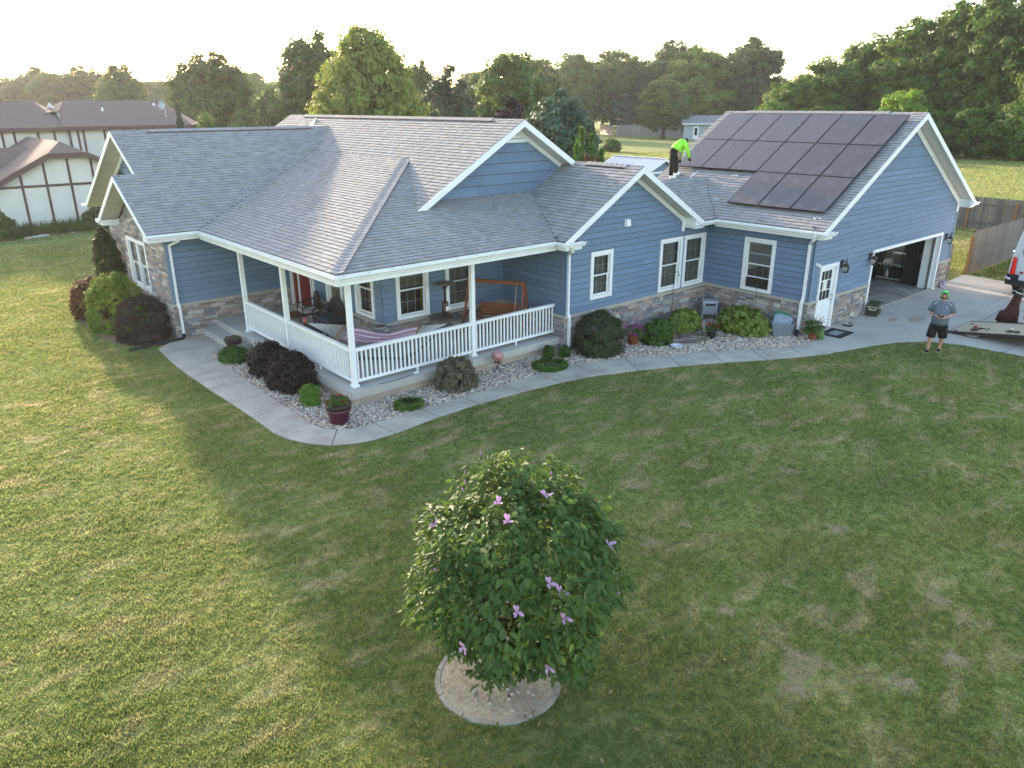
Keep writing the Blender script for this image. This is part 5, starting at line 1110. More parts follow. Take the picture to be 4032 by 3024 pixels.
t = thing('rubbish_bag', 'small crumpled white and purple bag at the right garage jamb', 'bag', (23.45, -4.42, .013)); mb = MB().lathe([(.10, 0), (.13, .06), (.12, .16), (.06, .24), (.08, .28), (0, .29)], 9); mb.v = [(x*rng.uniform(.75, 1.2), y*rng.uniform(.75, 1.2), z) for x, y, z in mb.v]; mb.build('bag', mat('bag_plastic', (.55, .52, .58), (.18, .14, .25), scale=9), t)
t = thing('outlet_cord', 'thin cord hanging from an outlet on the garage stone base', 'cord', (15.95, -4.30, .55)); MB().box((-.035, 0, -.05), (.035, .02, .06)).build('outlet_box', RK, t); MB().tube([(0, -.01, 0), (.06, -.03, -.15), (.1, -.03, -.32), (.2, -.03, -.45), (.4, -.05, -.52), (.6, -.03, -.53)], .007, 6).build('cord', BLACK, t)
# ============================================================ garden things
TERRA = mat('terracotta', (.36, .11, .05), (.30, .09, .04), scale=8, rough=.85)
def shepherd(lab, loc, h_, rz):
    tag(MB().tube([(0, 0, -.1), (0, 0, h_), (.02, 0, h_+.08), (.08, 0, h_+.13), (.14, 0, h_+.08), (.15, 0, h_-.0), (.19, 0, h_-.04)], .009, 8).build('shepherd_hook', BLACK, loc=loc), lab, 'hook').rotation_euler = (0, 0, rz)
shepherd('black shepherd hook in the bed before the paired windows', (11.22, -.75, 0), 1.65, R(-40)); shepherd('black shepherd hook in the bed before the garage window', (12.95, -2.68, 0), 1.75, R(120)); 
t = thing('hose_reel_box', 'grey plastic hose reel box in the inside corner of the bed', 'hose box', (12.75, -1.12, .0), R(-45)); GP = mat('grey_plastic', (.33, .34, .35), (.28, .29, .30), scale=4, rough=.6)
MB().box((-.24, -.20, .22), (.24, .2, .60)).build('case', GP, t); MB().hexa([(-.27, -.23, .60), (.27, -.23, .60), (.27, .23, .60), (-.27, .23, .60), (-.25, -.2, .66), (.25, -.2, .66), (.25, .2, .66), (-.25, .2, .66)]).build('lid', GP, t); MB().box((-.15, -.205, .50), (.17, -.19, .57)).build('hose_slot', BLACK, t)
for sx in (-.24, .24): MB().box((sx-.03, -.21, .0), (sx+.03, .21, .24)).build('leg', GP, t)
for k in range(3): MB().box((-.2, -.206, .27+.07*k), (.2, -.2, .275+.07*k)).build('panel_rib', mat('grey_dark', (.2, .2, .21)), t)
t = thing('garden_hose', 'loosely coiled grey and tan garden hose on the river stones', 'hose', (10.45, -2.22, .03)); HS = mat('hose_rubber', (.12, .11, .10), (.20, .17, .11), scale=3, rough=.6)
pts = []
for k in range(150):
    a = k/150*2*math.pi*7; r_ = .42+.11*math.sin(k*.21)+.05*math.sin(k*.83); pts.append((r_*math.cos(a)*1.25+.06*math.sin(k*.1), r_*math.sin(a)*.75, .02+.07*(k/150)+.02*math.sin(k*1.3)))
MB().tube(pts, .014, 6).build('coil', HS, t, smooth=True); MB().tube([(.4, -.2, .02), (.7, -.35, .02), (.95, -.55, .02), (1.0, -.75, .02)], .014, 6).build('loose_end', HS, t, smooth=True)
t = thing('bin_tub', 'grey plastic tote with lids leaning inside beside the downspout', 'tote', (12.93, -3.72, .0), R(-52)); TG = mat('tote_grey', (.19, .215, .25), (.17, .19, .22), scale=4, rough=.45)
mb = MB(); a = [(-.26, -.18, 0), (.26, -.18, 0), (.26, .18, 0), (-.26, .18, 0)]; b = [(-.33, -.24, .40), (.33, -.24, .40), (.33, .24, .40), (-.33, .24, .40)]; c_ = [(-.30, -.21, .40), (.30, -.21, .40), (.30, .21, .40), (-.30, .21, .40)]; dd = [(-.24, -.16, .03), (.24, -.16, .03), (.24, .16, .03), (-.24, .16, .03)]
mb.face(a)
for q0, q1 in ((a, b), (b, c_), (c_, dd)):
    for k in range(4): mb.face([q0[k], q0[(k+1) % 4], q1[(k+1) % 4], q1[k]])
mb.face(dd); mb.build('tub', TG, t); MB().box((-.345, -.25, .37), (.345, -.235, .41)).box((-.345, .235, .37), (.345, .25, .41)).box((-.345, -.235, .37), (-.33, .235, .41)).box((.33, -.235, .37), (.345, .235, .41)).build('rim', TG, t); MB().lathe([(.0, 0), (.05, .0), (.05, .004)], 12, (0, 0, 0)).build('sticker', mat('sticker_cream', (.6, .56, .45)), t, loc=(.3, .0, .3)).rotation_euler = (0, R(80), 0)
def lid(lab, loc, rot, m):
    t = thing('tote_lid', lab, 'lid', loc); t.rotation_euler = rot; MB().prism([(.28*math.copysign(abs(math.cos(k*.2618))**.5, math.cos(k*.2618)), .20*math.copysign(abs(math.sin(k*.2618))**.5, math.sin(k*.2618)), 0) for k in range(24)], (0, 0, .03)).build('panel', m, t); MB().prism([(.2*math.copysign(abs(math.cos(k*.2618))**.5, math.cos(k*.2618)), .13*math.copysign(abs(math.sin(k*.2618))**.5, math.sin(k*.2618)), .031) for k in range(24)], (0, 0, .02)).build('raised_panel', m, t)
lid('blue-grey tote lid standing inside the grey tote', (12.98, -3.70, .42), (R(62), R(10), R(-60)), mat('lid_bluegrey', (.24, .29, .36), rough=.4)); lid('green tote lid tucked behind the blue-grey lid', (13.12, -3.60, .46), (R(66), R(12), R(-64)), mat('lid_green', (.02, .17, .07), rough=.4))
tag(MB().lathe([(.0, .0), (.17, .0), (.19, .03), (.185, .035), (.16, .012), (0, .012)], 24).build('plate', mat('white_blue_dish', (.68, .74, .80), rough=.35), loc=(9.43, -2.38, .03), smooth=True), 'pale blue-white dish lying on the river stones', 'dish')
t = thing('log', 'short cut log lying on the river stones beside the hose', 'log', (9.78, -2.18, .08), R(-28)); BK = mat('log_bark', (.13, .10, .10), (.19, .15, .14), scale=12, rough=.95, bump=.8, bscale=20); MB().tube([(-.22, 0, 0), (0, .01, 0), (.2, 0, 0)], [.075, .07, .08], 10).build('bark', BK, t, smooth=False); MB().tube([(.2, 0, 0), (.205, 0, 0)], .07, 10).build('cut_end', mat('cut_wood', (.34, .26, .18)), t)
t = thing('gazing_globe', 'reddish mottled glass gazing globe on an iron stand', 'globe', (3.98, -.60, 0)); GGM = mat('globe_glass', (.30, .10, .10), (.45, .30, .30), scale=10, rough=.12, spec=.7, c3=(.36, .16, .15)); MB().lathe([(.165*math.sin(math.pi*k/14)+.0005, -.165*math.cos(math.pi*k/14)) for k in range(15)], 22, (0, 0, .46)).build('ball', GGM, t, smooth=True)
st_ = MB().lathe([(.075, .28), (.10, .31), (.085, .315)], 16)
for k in range(3):
    a = k*2.094+.5; st_.tube([(.09*math.cos(a), .09*math.sin(a), .31), (.02*math.cos(a), .02*math.sin(a), .18), (.03*math.cos(a), .03*math.sin(a), .1), (.13*math.cos(a), .13*math.sin(a), 0)], .011, 6); st_.tube([(.10*math.cos(a), .10*math.sin(a), .30), (.17*math.cos(a), .17*math.sin(a), .28), (.17*math.cos(a), .17*math.sin(a), .35)], .009, 6)
st_.build('stand', BLACK, t)
# ============================================================ trailer deck and van on the drive
t = thing('trailer', 'tilted flat trailer deck of weathered plywood on the driveway', 'trailer', (17.05, -7.08, .013), R(-2)); PLY = mat('plywood', (.50, .40, .27), (.42, .34, .22), scale=2.2, rough=.9, stretch=(2, 14, 2), bump=.2, bscale=30); sl2 = .155; Lt = 4.6
MB().hexa([(0, 0, .03), (1.75, 0, .03), (1.75, -Lt, .03+sl2*Lt), (0, -Lt, .03+sl2*Lt), (0, 0, .05), (1.75, 0, .05), (1.75, -Lt, .05+sl2*Lt), (0, -Lt, .05+sl2*Lt)]).build('plywood_deck', PLY, t)
for x in (-.02, 1.77): MB().bar((x, .02, .02), (x, -Lt, .02+sl2*Lt), .05, .085).build('side_rail', BLACK, t)
MB().bar((-.04, .03, .028), (1.79, .03, .028), .06, .03).build('end_lip', BLACK, t)
for x in (.12, 1.3): MB().lathe([(.0, .03), (.05, .02), (.06, 0)], 10, (x, -.12-.05, .075)).build('tie_down', BLACK, t)
MB().tube([(-.04, -.55, .08), (-.06, -.6, .04), (-.06, -.85, .08), (-.04, -.9, .13)], .012, 6).build('loop_handle', STEEL, t); MB().box((-.02, -3.6, .012), (1.75, -3.4, sl2*3.4-.05)).build('axle_beam', BLACK, t)
for x in (-.15, 1.9): MB().tube([(x-.09, -3.5, .30), (x+.09, -3.5, .30)], .30, 24).build('wheel', mat('tyre', (.015, .015, .015), rough=.85), t)
def deck(x, y, h=.052): c, s = math.cos(R(-2)), math.sin(R(-2)); return (17.05+x*c-y*s, -7.08+x*s+y*c, .013+h-sl2*y)
t = thing('tool_belt', 'leather tool belt with red tape measure on the plywood deck', 'tool belt', deck(.35, -.62)); LE = mat('leather', (.10, .055, .03), (.06, .035, .02), scale=10, rough=.7); MB().hexa([(-.16, -.1, 0), (.16, -.12, 0), (.14, .12, 0), (-.15, .1, 0), (-.09, -.05, .10), (.08, -.05, .07), (.07, .06, .06), (-.08, .05, .12)]).build('pouch', LE, t); MB().tube([(.1, 0, .04), (.22, -.05, .03), (.32, -.14, .02), (.26, -.24, .015)], .025, 6).build('belt_strap', SHORT, t); MB().box((-.06, -.04, .10), (.03, .03, .16)).build('tape_measure', mat('red_case', (.4, .03, .03), rough=.4), t)
t = thing('cordless_drill', 'cordless drill lying on the plywood deck near its right edge', 'drill', deck(.28, -1.62)); MB().tube([(-.14, .1, .05), (-.05, .05, .05), (.06, 0, .05)], [.02, .035, .04], 10).build('motor', BLACK, t); MB().bar((.03, .0, .05), (.06, -.13, .04), .04, .05).build('grip', mat('tan_grip', (.2, .13, .05)), t); MB().box((0, -.19, .005), (.12, -.12, .085)).build('battery', BLACK, t); MB().box((.06, -.02, .085), (.12, .05, .11)).build('chuck_light', WHITE, t)
tag(MB().tube([(-.1, 0, .01), (0, .03, .012), (.1, 0, .01)], .012, 6).build('hand_tool', BLACK, loc=deck(.42, -.93)), 'small curved dark hand tool on the plywood deck', 'tool'); tag(MB().hexa([(-.04, -.02, 0), (.04, -.02, 0), (.04, .02, 0), (-.04, .02, 0), (-.03, -.02, .03), (.03, -.02, .03), (.03, .02, .03), (-.03, .02, .03)]).build('socket_bit', BLACK, loc=deck(.62, -.90)), 'tiny dark bit lying above the curved tool on deck', 'bit')
t = thing('jacket_stand', 'dark brown jacket draped on an upright dolly behind the deck', 'jacket', (19.6, -7.95, .012), R(-60)); JK = mat('brown_jacket', (.075, .022, .014), (.05, .015, .01), scale=6, rough=.8, bump=.4, bscale=8)
mb = loft([(-.04, 0, .02, .30, .15), (.0, 0, .35, .24, .14), (.05, 0, .62, .165, .12), (.08, 0, .85, .125, .10), (.10, 0, 1.02, .11, .09)], 18); mb.v = [(x*(1+.07*math.sin(z*9+math.atan2(y, x)*5)), y*(1+.07*math.sin(z*7+math.atan2(y, x)*4)), z) for x, y, z in mb.v]; mb.build('jacket', JK, t, smooth=True); MB().tube([(-.18, .0, .40), (-.26, .02, .36), (-.34, .02, .08)], [.07, .075, .06], 10).build('sleeve', JK, t, smooth=True); MB().tube([(.1, .05, .0), (.1, .05, 1.05)], .02, 8).build('upright', BLACK, t); MB().box((-.1, -.2, .0), (.45, .2, .025)).build('dolly_base', BLACK, t)
t = thing('bucket_hat', 'black bucket hat with white band on top of the brown jacket', 'hat', (19.62, -8.03, 1.03), R(-60)); t.rotation_euler = (R(10), R(16), R(-60)); MB().lathe([(.2, -.03), (.19, -.02), (.105, .03), (.10, .12), (.07, .155), (0, .16)], 18).build('crown', SHORT, t, smooth=True); MB().lathe([(.112, .035), (.11, .06)], 18).build('band', WHITE, t)
t = thing('saw', 'yellow and black power saw beside the brown jacket', 'saw', (19.35, -8.75, .35), R(-30)); MB().box((-.25, -.1, 0), (.25, .1, .12)).build('motor_body', mat('yellow_plastic', (.5, .33, .02), rough=.5), t); MB().tube([(-.2, 0, .12), (-.25, 0, .25), (.0, 0, .32), (.15, 0, .2)], .04, 8).build('handle', BLACK, t); MB().box((-.45, -.04, .05), (-.25, .04, .12)).build('bar', BLACK, t); MB().box((-.1, -.25, -.05), (.4, .25, 0)).build('base_plate', STEEL, t); MB().box((-.2, -.2, -.34), (.2, .2, -.05)).build('case_box', BLACK, t)
for i in range(2):
    a = Vector((19.25+.2*i, -7.25-.05*i, .04)); b = Vector((24.1, -7.25+.28*i, .5)); tag(MB().tube([a+(b-a)*(k/8)-Vector((0, 0, .25*math.sin(math.pi*k/8)*.6)) for k in range(9)], .006, 5).build('tow_line', mat('grey_line', (.25, .25, .25)), loc=(0, 0, 0)), ('left' if not i else 'right')+' one of two thin lines running from deck to van', 'line')
# van
t = thing('van', 'white cargo van with red tail lamp at the right edge', 'van', (23.95, -7.38, .012)); VW = mat('van_white', (.62, .64, .66), (.58, .60, .62), scale=1, rough=.25, spec=.5)
Lv = 5.9; hw = .99
sec = [(-.0, .42), (-.0, .9), (.0, 1.5), (.12, 2.25), (.28, 2.62), (.5, 2.72)]
def vsec(x, inset=0, zt=2.72, front=False):
    s = zt/2.72; return [(x, hw-inset, .42), (x, hw+.01-inset, 1.0), (x, hw-.02-inset, 1.5*s), (x, hw-.13-inset, 2.3*s), (x, hw-.25-inset, 2.6*s), (x, .4, zt), (x, -.4, zt), (x, -hw+.25+inset, 2.6*s), (x, -hw+.13+inset, 2.3*s), (x, -hw+.02+inset, 1.5*s), (x, -hw-.01+inset, 1.0), (x, -hw+inset, .42)]
secs = [vsec(.05), vsec(.12, -.0), vsec(4.0), vsec(4.5, .02, 2.6), vsec(5.1, .1, 1.5), vsec(5.8, .16, 1.2), vsec(5.9, .2, .9)]
for k, p in enumerate(secs[0]): secs[0][k] = (.05+.06*(p[2]/2.7)**2, p[1], p[2])
mb = MB()
for a, b in zip(secs, secs[1:]):
    for k in range(len(a)-1): mb.face([a[k], b[k], b[k+1], a[k+1]])
mb.face(secs[0][::-1]); mb.face(secs[-1]); mb.face([s[0] for s in secs]+[s[-1] for s in secs[::-1]]); mb.build('body', VW, t, smooth=False)
RL = mat('tail_lamp_red', (.35, .01, .008), (.28, .008, .006), scale=20, rough=.15, spec=.6)
for sy in (-1, 1):
    MB().hexa([(-.03, sy*.76, .80), (.08, sy*1.01, .80), (.14, sy*1.0, .80), (.14, sy*.80, .80), (.0, sy*.80, 1.42), (.10, sy*1.0, 1.42), (.16, sy*.98, 1.40), (.16, sy*.84, 1.40)]).build('tail_lamp', RL, t)
    MB().box((.03, sy*.01 if sy > 0 else -.76, .60), (.052, .76 if sy > 0 else -.01, 2.3)).build('rear_door', VW, t); MB().box((.03, sy*.14-.0, 1.55), (.034, sy*.66, 2.15)).build('door_window', mat('van_glass', (.02, .025, .03), rough=.08), t)
    for x in (1.1, 4.75): 
        w_ = MB().tube([(x, sy*.72, .35), (x, sy*.97, .35)], .35, 26).build('wheel', mat('tyre', (.015, .015, .015)), t); MB().tube([(x, sy*.965, .35), (x, sy*.98, .35)], .21, 18).build('rim', STEEL, w_)
MB().box((-.10, -1.0, .42), (.16, 1.0, .60)).box((-.06, .62, .60), (.15, 1.005, .80)).build('rear_bumper', mat('bumper_black', (.02, .02, .022), rough=.6), t); MB().tube([(-.09, .86, .62), (-.14, .95, .66), (-.10, 1.03, .72)], .045, 8).build('tow_hardware', STEEL, t); MB().box((.0, -.8, .36), (.6, .8, .43)).build('hitch_beam', BLACK, t)
MB().box((-.005, .5, .86), (.05, .62, .92)).build('reflector', RL, t); MB().tube([(.1, .92, 1.62), (.05, .97, 1.64)], .03, 8).build('door_hinge', VW, t)
for k in range(2): MB().bar((.4+1.2*k, -.95, 2.80), (.4+1.2*k, .95, 2.80), .05, .05).build('roof_rack_bar', BLACK, t)
# ============================================================ vegetation
def rot_basis(n):
    """two unit vectors perpendicular to each row of n"""
    t = np.where(np.abs(n[:, 2:3]) < .9, np.array([[0, 0, 1.]]), np.array([[1., 0, 0]])); a = np.cross(n, t); a /= np.linalg.norm(a, axis=1, keepdims=True); return a, np.cross(n, a)
def leaf_mesh(name, P, N, L_, W_, g, droop=.2, axis=None, fold=.25, shape='diamond'):
    """one folded leaf per point: P base points, N facing, L_ length, W_ width"""
    n = len(P); N = N/np.maximum(np.linalg.norm(N, axis=1, keepdims=True), 1e-6); a, b = rot_basis(N); th = g.uniform(0, 6.283, n)[:, None]
    ax = a*np.cos(th)+b*np.sin(th)
    if axis is not None:
        ax = ax*.55+axis; ax -= N*(ax*N).sum(1, keepdims=True); ax /= np.maximum(np.linalg.norm(ax, axis=1, keepdims=True), 1e-6)
    ax[:, 2] -= droop; sd = np.cross(N, ax); sd /= np.maximum(np.linalg.norm(sd, axis=1, keepdims=True), 1e-6)
    L_ = (L_*np.ones(n))[:, None]; W_ = (W_*np.ones(n))[:, None]
    if shape == 'diamond':
        V = np.stack([P, P+ax*L_*.5+sd*W_+N*W_*fold, P+ax*L_-N*L_*.12, P+ax*L_*.5-sd*W_+N*W_*fold], 1)
        F = np.arange(4*n).reshape(n, 4)
    else:      # six-point leaf with a midrib fold
        V = np.stack([P, P+ax*L_*.35+sd*W_+N*W_*fold, P+ax*L_*.72+sd*W_*.75+N*W_*fold*.6, P+ax*L_-N*L_*.1, P+ax*L_*.72-sd*W_*.75+N*W_*fold*.6, P+ax*L_*.35-sd*W_+N*W_*fold], 1)
        i = 6*np.arange(n)[:, None]; F = np.concatenate([i+np.array([[0, 1, 2, 3]]), i+np.array([[0, 3, 4, 5]])])
    me = bpy.data.meshes.new(name); fast_mesh(me, V.reshape(-1, 3), F); return me
def cloud(g, n, K, rx, ry, rz, sig, depth=.25, zlo=-1, tip=0, bias=.5):
    """points and normals of a crown: K leaf clumps spread through an ellipsoid shell"""
    d = g.normal(size=(K*3, 3)); d /= np.linalg.norm(d, axis=1, keepdims=True); d = d[d[:, 2] > zlo][:K]; K = len(d)
    rad = 1-np.abs(g.normal(0, depth, (K, 1))); rad = np.clip(rad, .15, 1.1)
    C_ = d*rad*np.array([rx, ry, rz])
    if tip: C_[:, :2] *= np.clip(1-tip*(C_[:, 2:3]/rz), .08, 2)
    k = g.integers(0, K, n); s = sig*g.uniform(.5, 1.35, K); off = g.normal(size=(n, 3)); off /= np.linalg.norm(off, axis=1, keepdims=True); off *= (g.uniform(0, 1, (n, 1))**.45)*s[k][:, None]*np.array([[1, 1, .75]])
    P = C_[k]+off; Nn = off/np.maximum(np.linalg.norm(off, axis=1, keepdims=True), 1e-5)*bias+d[k]*.5+np.array([[0, 0, .3]])+g.normal(0, .35, (n, 3))
    return P, Nn
def leafmat(name, c, trans=.40, var=.55, scale=1.2):
    c = (c[0]*1.32, c[1]*1.45, c[2]*1.4); c2 = tuple(k*(1-var) for k in c); return mat(name, c, c2, scale=scale, rough=.6, spec=.25, trans=trans, objrnd=.06, c3=tuple(k*.85 for k in c))
LM = {'light': leafmat('leaf_light_maple', (.19, .215, .050)), 'mid': leafmat('leaf_mid_green', (.080, .120, .032)), 'dark': leafmat('leaf_dark_green', (.058, .088, .028)), 'spruce': leafmat('leaf_spruce', (.045, .065, .036), .15), 'pine': leafmat('leaf_blue_pine', (.065, .105, .062), .2), 'purple': leafmat('leaf_purple', (.050, .022, .026), .2), 'yellowgreen': leafmat('leaf_yellow_green', (.12, .165, .030), .42), 'bright': leafmat('leaf_bright', (.17, .25, .035), .45), 'haze': leafmat('leaf_hazy', (.105, .125, .045), .4), 'wood': leafmat('leaf_wood', (.075, .125, .022), .4)}
BARK = mat('bark', (.10, .08, .06), (.06, .05, .04), scale=3, rough=.95, bump=.6, bscale=12, stretch=(4, 4, 1))
def trunk_mesh(name, g, h, r_, spread, nl=7, crown0=.3, lean=0):
    mb = MB(); top = h*.82; n = 7; pts = [(lean*(k/n)+g.normal(0, .03)*h*.05, g.normal(0, .03)*h*.05, top*k/n) for k in range(n+1)]; mb.tube(pts, [r_*(1-.85*k/n)*(1.5 if k == 0 else 1) for k in range(n+1)], 8)
    for k in range(nl):
        z = h*(crown0+.5*k/nl); a = k*2.4+g.uniform(0, .6); l = spread*g.uniform(.55, .9)*(1-.35*k/nl); b = Vector((lean*z/top, 0, z)); r2 = r_*.38*(1-.5*k/nl); mb.tube([b, b+Vector((math.cos(a)*l*.4, math.sin(a)*l*.4, l*.22)), b+Vector((math.cos(a)*l*.75, math.sin(a)*l*.75, l*.5)), b+Vector((math.cos(a)*l, math.sin(a)*l, l*.68))], [r2, r2*.75, r2*.45, r2*.15], 6)
    me = mb.mesh(name, True); me.materials.append(BARK); return me
KIND = {}
def kind(nm, R_, H_, mk, n, K, sig, leaf, base=.22, tip=0, depth=.22, zlo=-.95, seed=0, nl=7, shape='r'):
    g = np.random.default_rng(seed+100); ch = H_*(1-base)
    if shape == 'r':
        n = int(n*2.3); K = int(K*2.6); leaf *= .92; sig *= .8; P, Nn = cloud(g, n, K, R_-sig*.5, R_-sig*.5, ch/2-sig*.3, sig, depth, zlo, tip); P[::4] *= g.uniform(.35, .95, (len(P[::4]), 1))
    else:            # conifer: whorls of drooping boughs
        k = g.uniform(0, 1, n)**.75; z = (1-k)*ch-ch/2; rr = R_*k*(.78+.22*np.sign(np.sin(k*46+g.normal(0, .4, n))))*np.sqrt(g.uniform(.25, 1, n)); lay = np.floor(k*16); a = g.uniform(0, 6.283, n); lob = .8+.2*np.sin(a*7+lay*1.7); rr *= lob
        P = np.stack([rr*np.cos(a), rr*np.sin(a), z-rr*.18], 1); Nn = np.stack([np.cos(a)*.5, np.sin(a)*.5, np.full(n, .8)], 1)+g.normal(0, .3, (n, 3))
    P[:, 2] += H_*base+ch/2
    me = leaf_mesh('crown_'+nm, P, Nn, leaf*g.uniform(.7, 1.3, n), leaf*.42, g); me.materials.append(LM[mk]); KIND[nm] = (me, trunk_mesh('trunk_'+nm, g, H_, max(.12, H_*.022), R_, nl, base+.05), R_, H_)
kind('maple_light', 4.5, 12.7, 'light', 15000, 120, .95, .30, .10, tip=.45, seed=1); kind('maple_dark', 4, 13, 'dark', 8000, 75, 1.0, .38, .2, tip=.2, seed=2); kind('oak_dark', 4.5, 13, 'dark', 9000, 85, 1.05, .40, .18, seed=3); kind('haze', 4, 12, 'haze', 6000, 60, 1.0, .45, .12, tip=.25, seed=4, depth=.3)
kind('spruce', 2.6, 9.8, 'spruce', 7000, 1, 1, .32, .03, seed=5, shape='c', nl=0); kind('maple_mid', 4, 12.5, 'mid', 9000, 85, 1.0, .36, .1, tip=.1, seed=6); kind('purple', 1.1, 7.3, 'purple', 3500, 45, .35, .17, .35, seed=7); kind('pine', 2.3, 7.8, 'pine', 8000, 75, .55, .24, .05, tip=.35, seed=8)
kind('evergreen', 3.1, 10.2, 'spruce', 7000, 70, .7, .28, .03, tip=.35, seed=18); kind('elm', 3.3, 13.2, 'mid', 5000, 34, .95, .36, .42, seed=9, depth=.35, nl=10); kind('willow', 1.5, 7.9, 'pine', 3500, 40, .5, .26, .1, tip=.2, seed=10); kind('ash', 4.5, 12.8, 'yellowgreen', 11000, 95, .95, .34, .06, tip=.35, seed=11); kind('lowgreen', 1.9, 6.4, 'mid', 4000, 45, .6, .28, .03, tip=.3, seed=12)
kind('locust', 4.3, 14, 'wood', 7500, 50, 1.15, .40, .22, seed=13, depth=.35, nl=10); kind('wood', 4.8, 19, 'wood', 10000, 80, 1.3, .46, .10, seed=14, depth=.3, nl=9); kind('lowwood', 3.3, 7, 'wood', 5500, 50, .9, .38, .0, seed=15); kind('bright', 2.6, 8.7, 'bright', 4500, 40, .75, .40, .1, seed=16, depth=.3)
TREES = [('maple_light', 23.3, 37.9, 12.7, 4.5, 'tall yellow-green maple rising right behind the main roof ridge'), ('maple_dark', 27.1, 54.0, 13.6, 3.8, 'darker maple partly hidden left of the yellow-green maple'), ('oak_dark', 24.9, 73.6, 12.4, 4.9, 'broad round oak behind the brown-roofed house\'s right end'), ('haze', 22.6, 100.5, 12.3, 3.9, 'hazy sunlit tree above the middle of the brown roof'), ('evergreen', 36.0, 45.0, 10.2, 3.1, 'dark dense evergreen behind the roof ridge, right of the maple'), ('maple_mid', 45.3, 46.6, 12.0, 4.3, 'wide green maple behind the purple-leaved tree'),
 ('purple', 22.9, 21.0, 7.3, 1.1, 'purple-leaved tree peeking over the main roof ridge'), ('pine', 30.0, 24.0, 8.0, 2.9, 'blue-green pine just right of the main gable peak'), ('maple_mid', 65.9, 58.9, 13.2, 3.6, 'tall green tree behind the blue-green pine'), ('elm', 65.8, 51.7, 13.2, 3.3, 'open-crowned tree with bare lower trunk above the grey fence'), ('willow', 55.4, 40.8, 7.9, 1.5, 'small silvery tree before the far grey fence'), ('ash', 62.4, 36.9, 12.8, 4.5, 'large yellow-green tree left of the garage ridge'), ('oak_dark', 78.2, 52.5, 14.8, 3.7, 'dark oak behind the yellow-green tree by the garage ridge'), ('oak_dark', 75.7, 38.8, 14.1, 4.1, 'dark tall oak straight above the left end of the solar panels'),
 ('maple_dark', 53.4, 75.6, 12.9, 2.8, 'dark tree in the gap right of the tall maple'), ('maple_mid', 60.1, 70.7, 11.2, 2.4, 'distant tree between the spruce and the wide green maple'), ('maple_dark', 70.3, 68.5, 11.7, 3.3, 'dark tree in the gap behind the wide green maple'), ('oak_dark', 84.0, 61.2, 12.2, 3.0, 'distant dark tree between the open tree and dark oak'), ('lowgreen', 32.3, 75.9, 9.1, 2.1, 'small pale tree left of the darker maple'), ('spruce', 10.4, 41.5, 6.9, 1.3, 'green conifer at the right end of the brown roof'), ('lowgreen', 10.3, 36.3, 6.4, 1.1, 'bright bush-like tree below the round oak'), ('lowgreen', 21.9, 58.6, 6.4, 1.9, 'low grey-green tree below the darker maple'), ('maple_dark', 27.1, 61.8, 8.0, 1.5, 'narrow tree between the round oak and the maples'),
 ('willow', 48.5, 43.5, 5.2, 2.2, 'low silvery shrub tree left of the far grey fence'), ('lowgreen', 70, 49, 6.0, 3.0, 'low round tree behind the far grey fence'), ('lowgreen', 82, 50.5, 6.5, 3.5, 'dark low tree behind the middle of the far fence'), ('lowgreen', 92, 47, 7.0, 3.5, 'dark low tree above the little blue outbuilding')]
def tree(nm, x, y, h_, r_, label, group=None, rz=None):
    me, tm_, R_, H_ = KIND[nm]; t = thing(nm.split('_')[0]+'_tree' if nm not in ('wood', 'locust', 'lowwood', 'bright', 'haze', 'lowgreen') else {'wood': 'woodland_tree', 'locust': 'locust_tree', 'lowwood': 'understory_tree', 'bright': 'sapling_tree', 'haze': 'distant_tree', 'lowgreen': 'small_tree'}[nm], label, 'tree', (x, y, -.05), rng.uniform(0, 6.28) if rz is None else rz, group)
    t.scale = (r_/R_, r_/R_, h_/H_); link('trunk', tm_, t); link('crown', me, t); return t
FARK = {9: 1.95, 10: 2.25, 11: 2.15, 12: 1.75, 13: 1.9, 17: 1.65, 23: 1.0, 24: 2.0, 25: 1.9, 26: 1.8, 8: 1.8}
for i, q in enumerate(TREES):
    k = FARK.get(i, 1); tree(q[0], CAM_P[0]+(q[1]-CAM_P[0])*k, CAM_P[1]+(q[2]-CAM_P[1])*k, 6.8+(q[3]-6.8)*k if q[3] > 7.2 else q[3]*(1+(k-1)*.25), q[4]*k, q[5])
WOOD = [('locust', 82.5, 37.2, 10.1, 3.7, 'leftmost feathery tree of the wood behind the garage'), ('locust', 90.7, 36.9, 12.7, 4.3, 'feathery tree stepping up in the wood above the solar panels'), ('locust', 98.3, 35.2, 15.6, 4.8, 'tall feathery tree where the wood begins to climb'), ('wood', 94.5, 28.9, 16.7, 4.8, None), ('wood', 94.4, 24.1, 18.1, 4.6, None), ('wood', 93.9, 19.5, 18.9, 4.7, None), ('wood', 93.2, 15.1, 19.1, 4.8, None), ('lowwood', 75.6, 35.1, 7.5, 2.9, None), ('lowwood', 80.0, 31.5, 6.9, 3.5, None), ('lowwood', 83.6, 26.5, 6.6, 3.5, None), ('lowwood', 83.0, 22.8, 6.9, 3.1, None), ('lowwood', 85.3, 19.8, 6.4, 3.3, None), ('lowwood', 84.6, 15.8, 6.9, 3.4, None), ('lowwood', 84.7, 12.1, 7.3, 3.3, None), ('bright', 80.8, 23.0, 8.7, 2.6, 'bright lime sapling before the dark wood'), ('wood', 88.3, 10.4, 17.5, 4.4, None), ('wood', 99, 33, 14.5, 4.6, None), ('wood', 97, 38.5, 11, 4.0, None), ('wood', 100, 21, 19, 4.8, None), ('wood', 100, 26, 18, 4.8, None)]
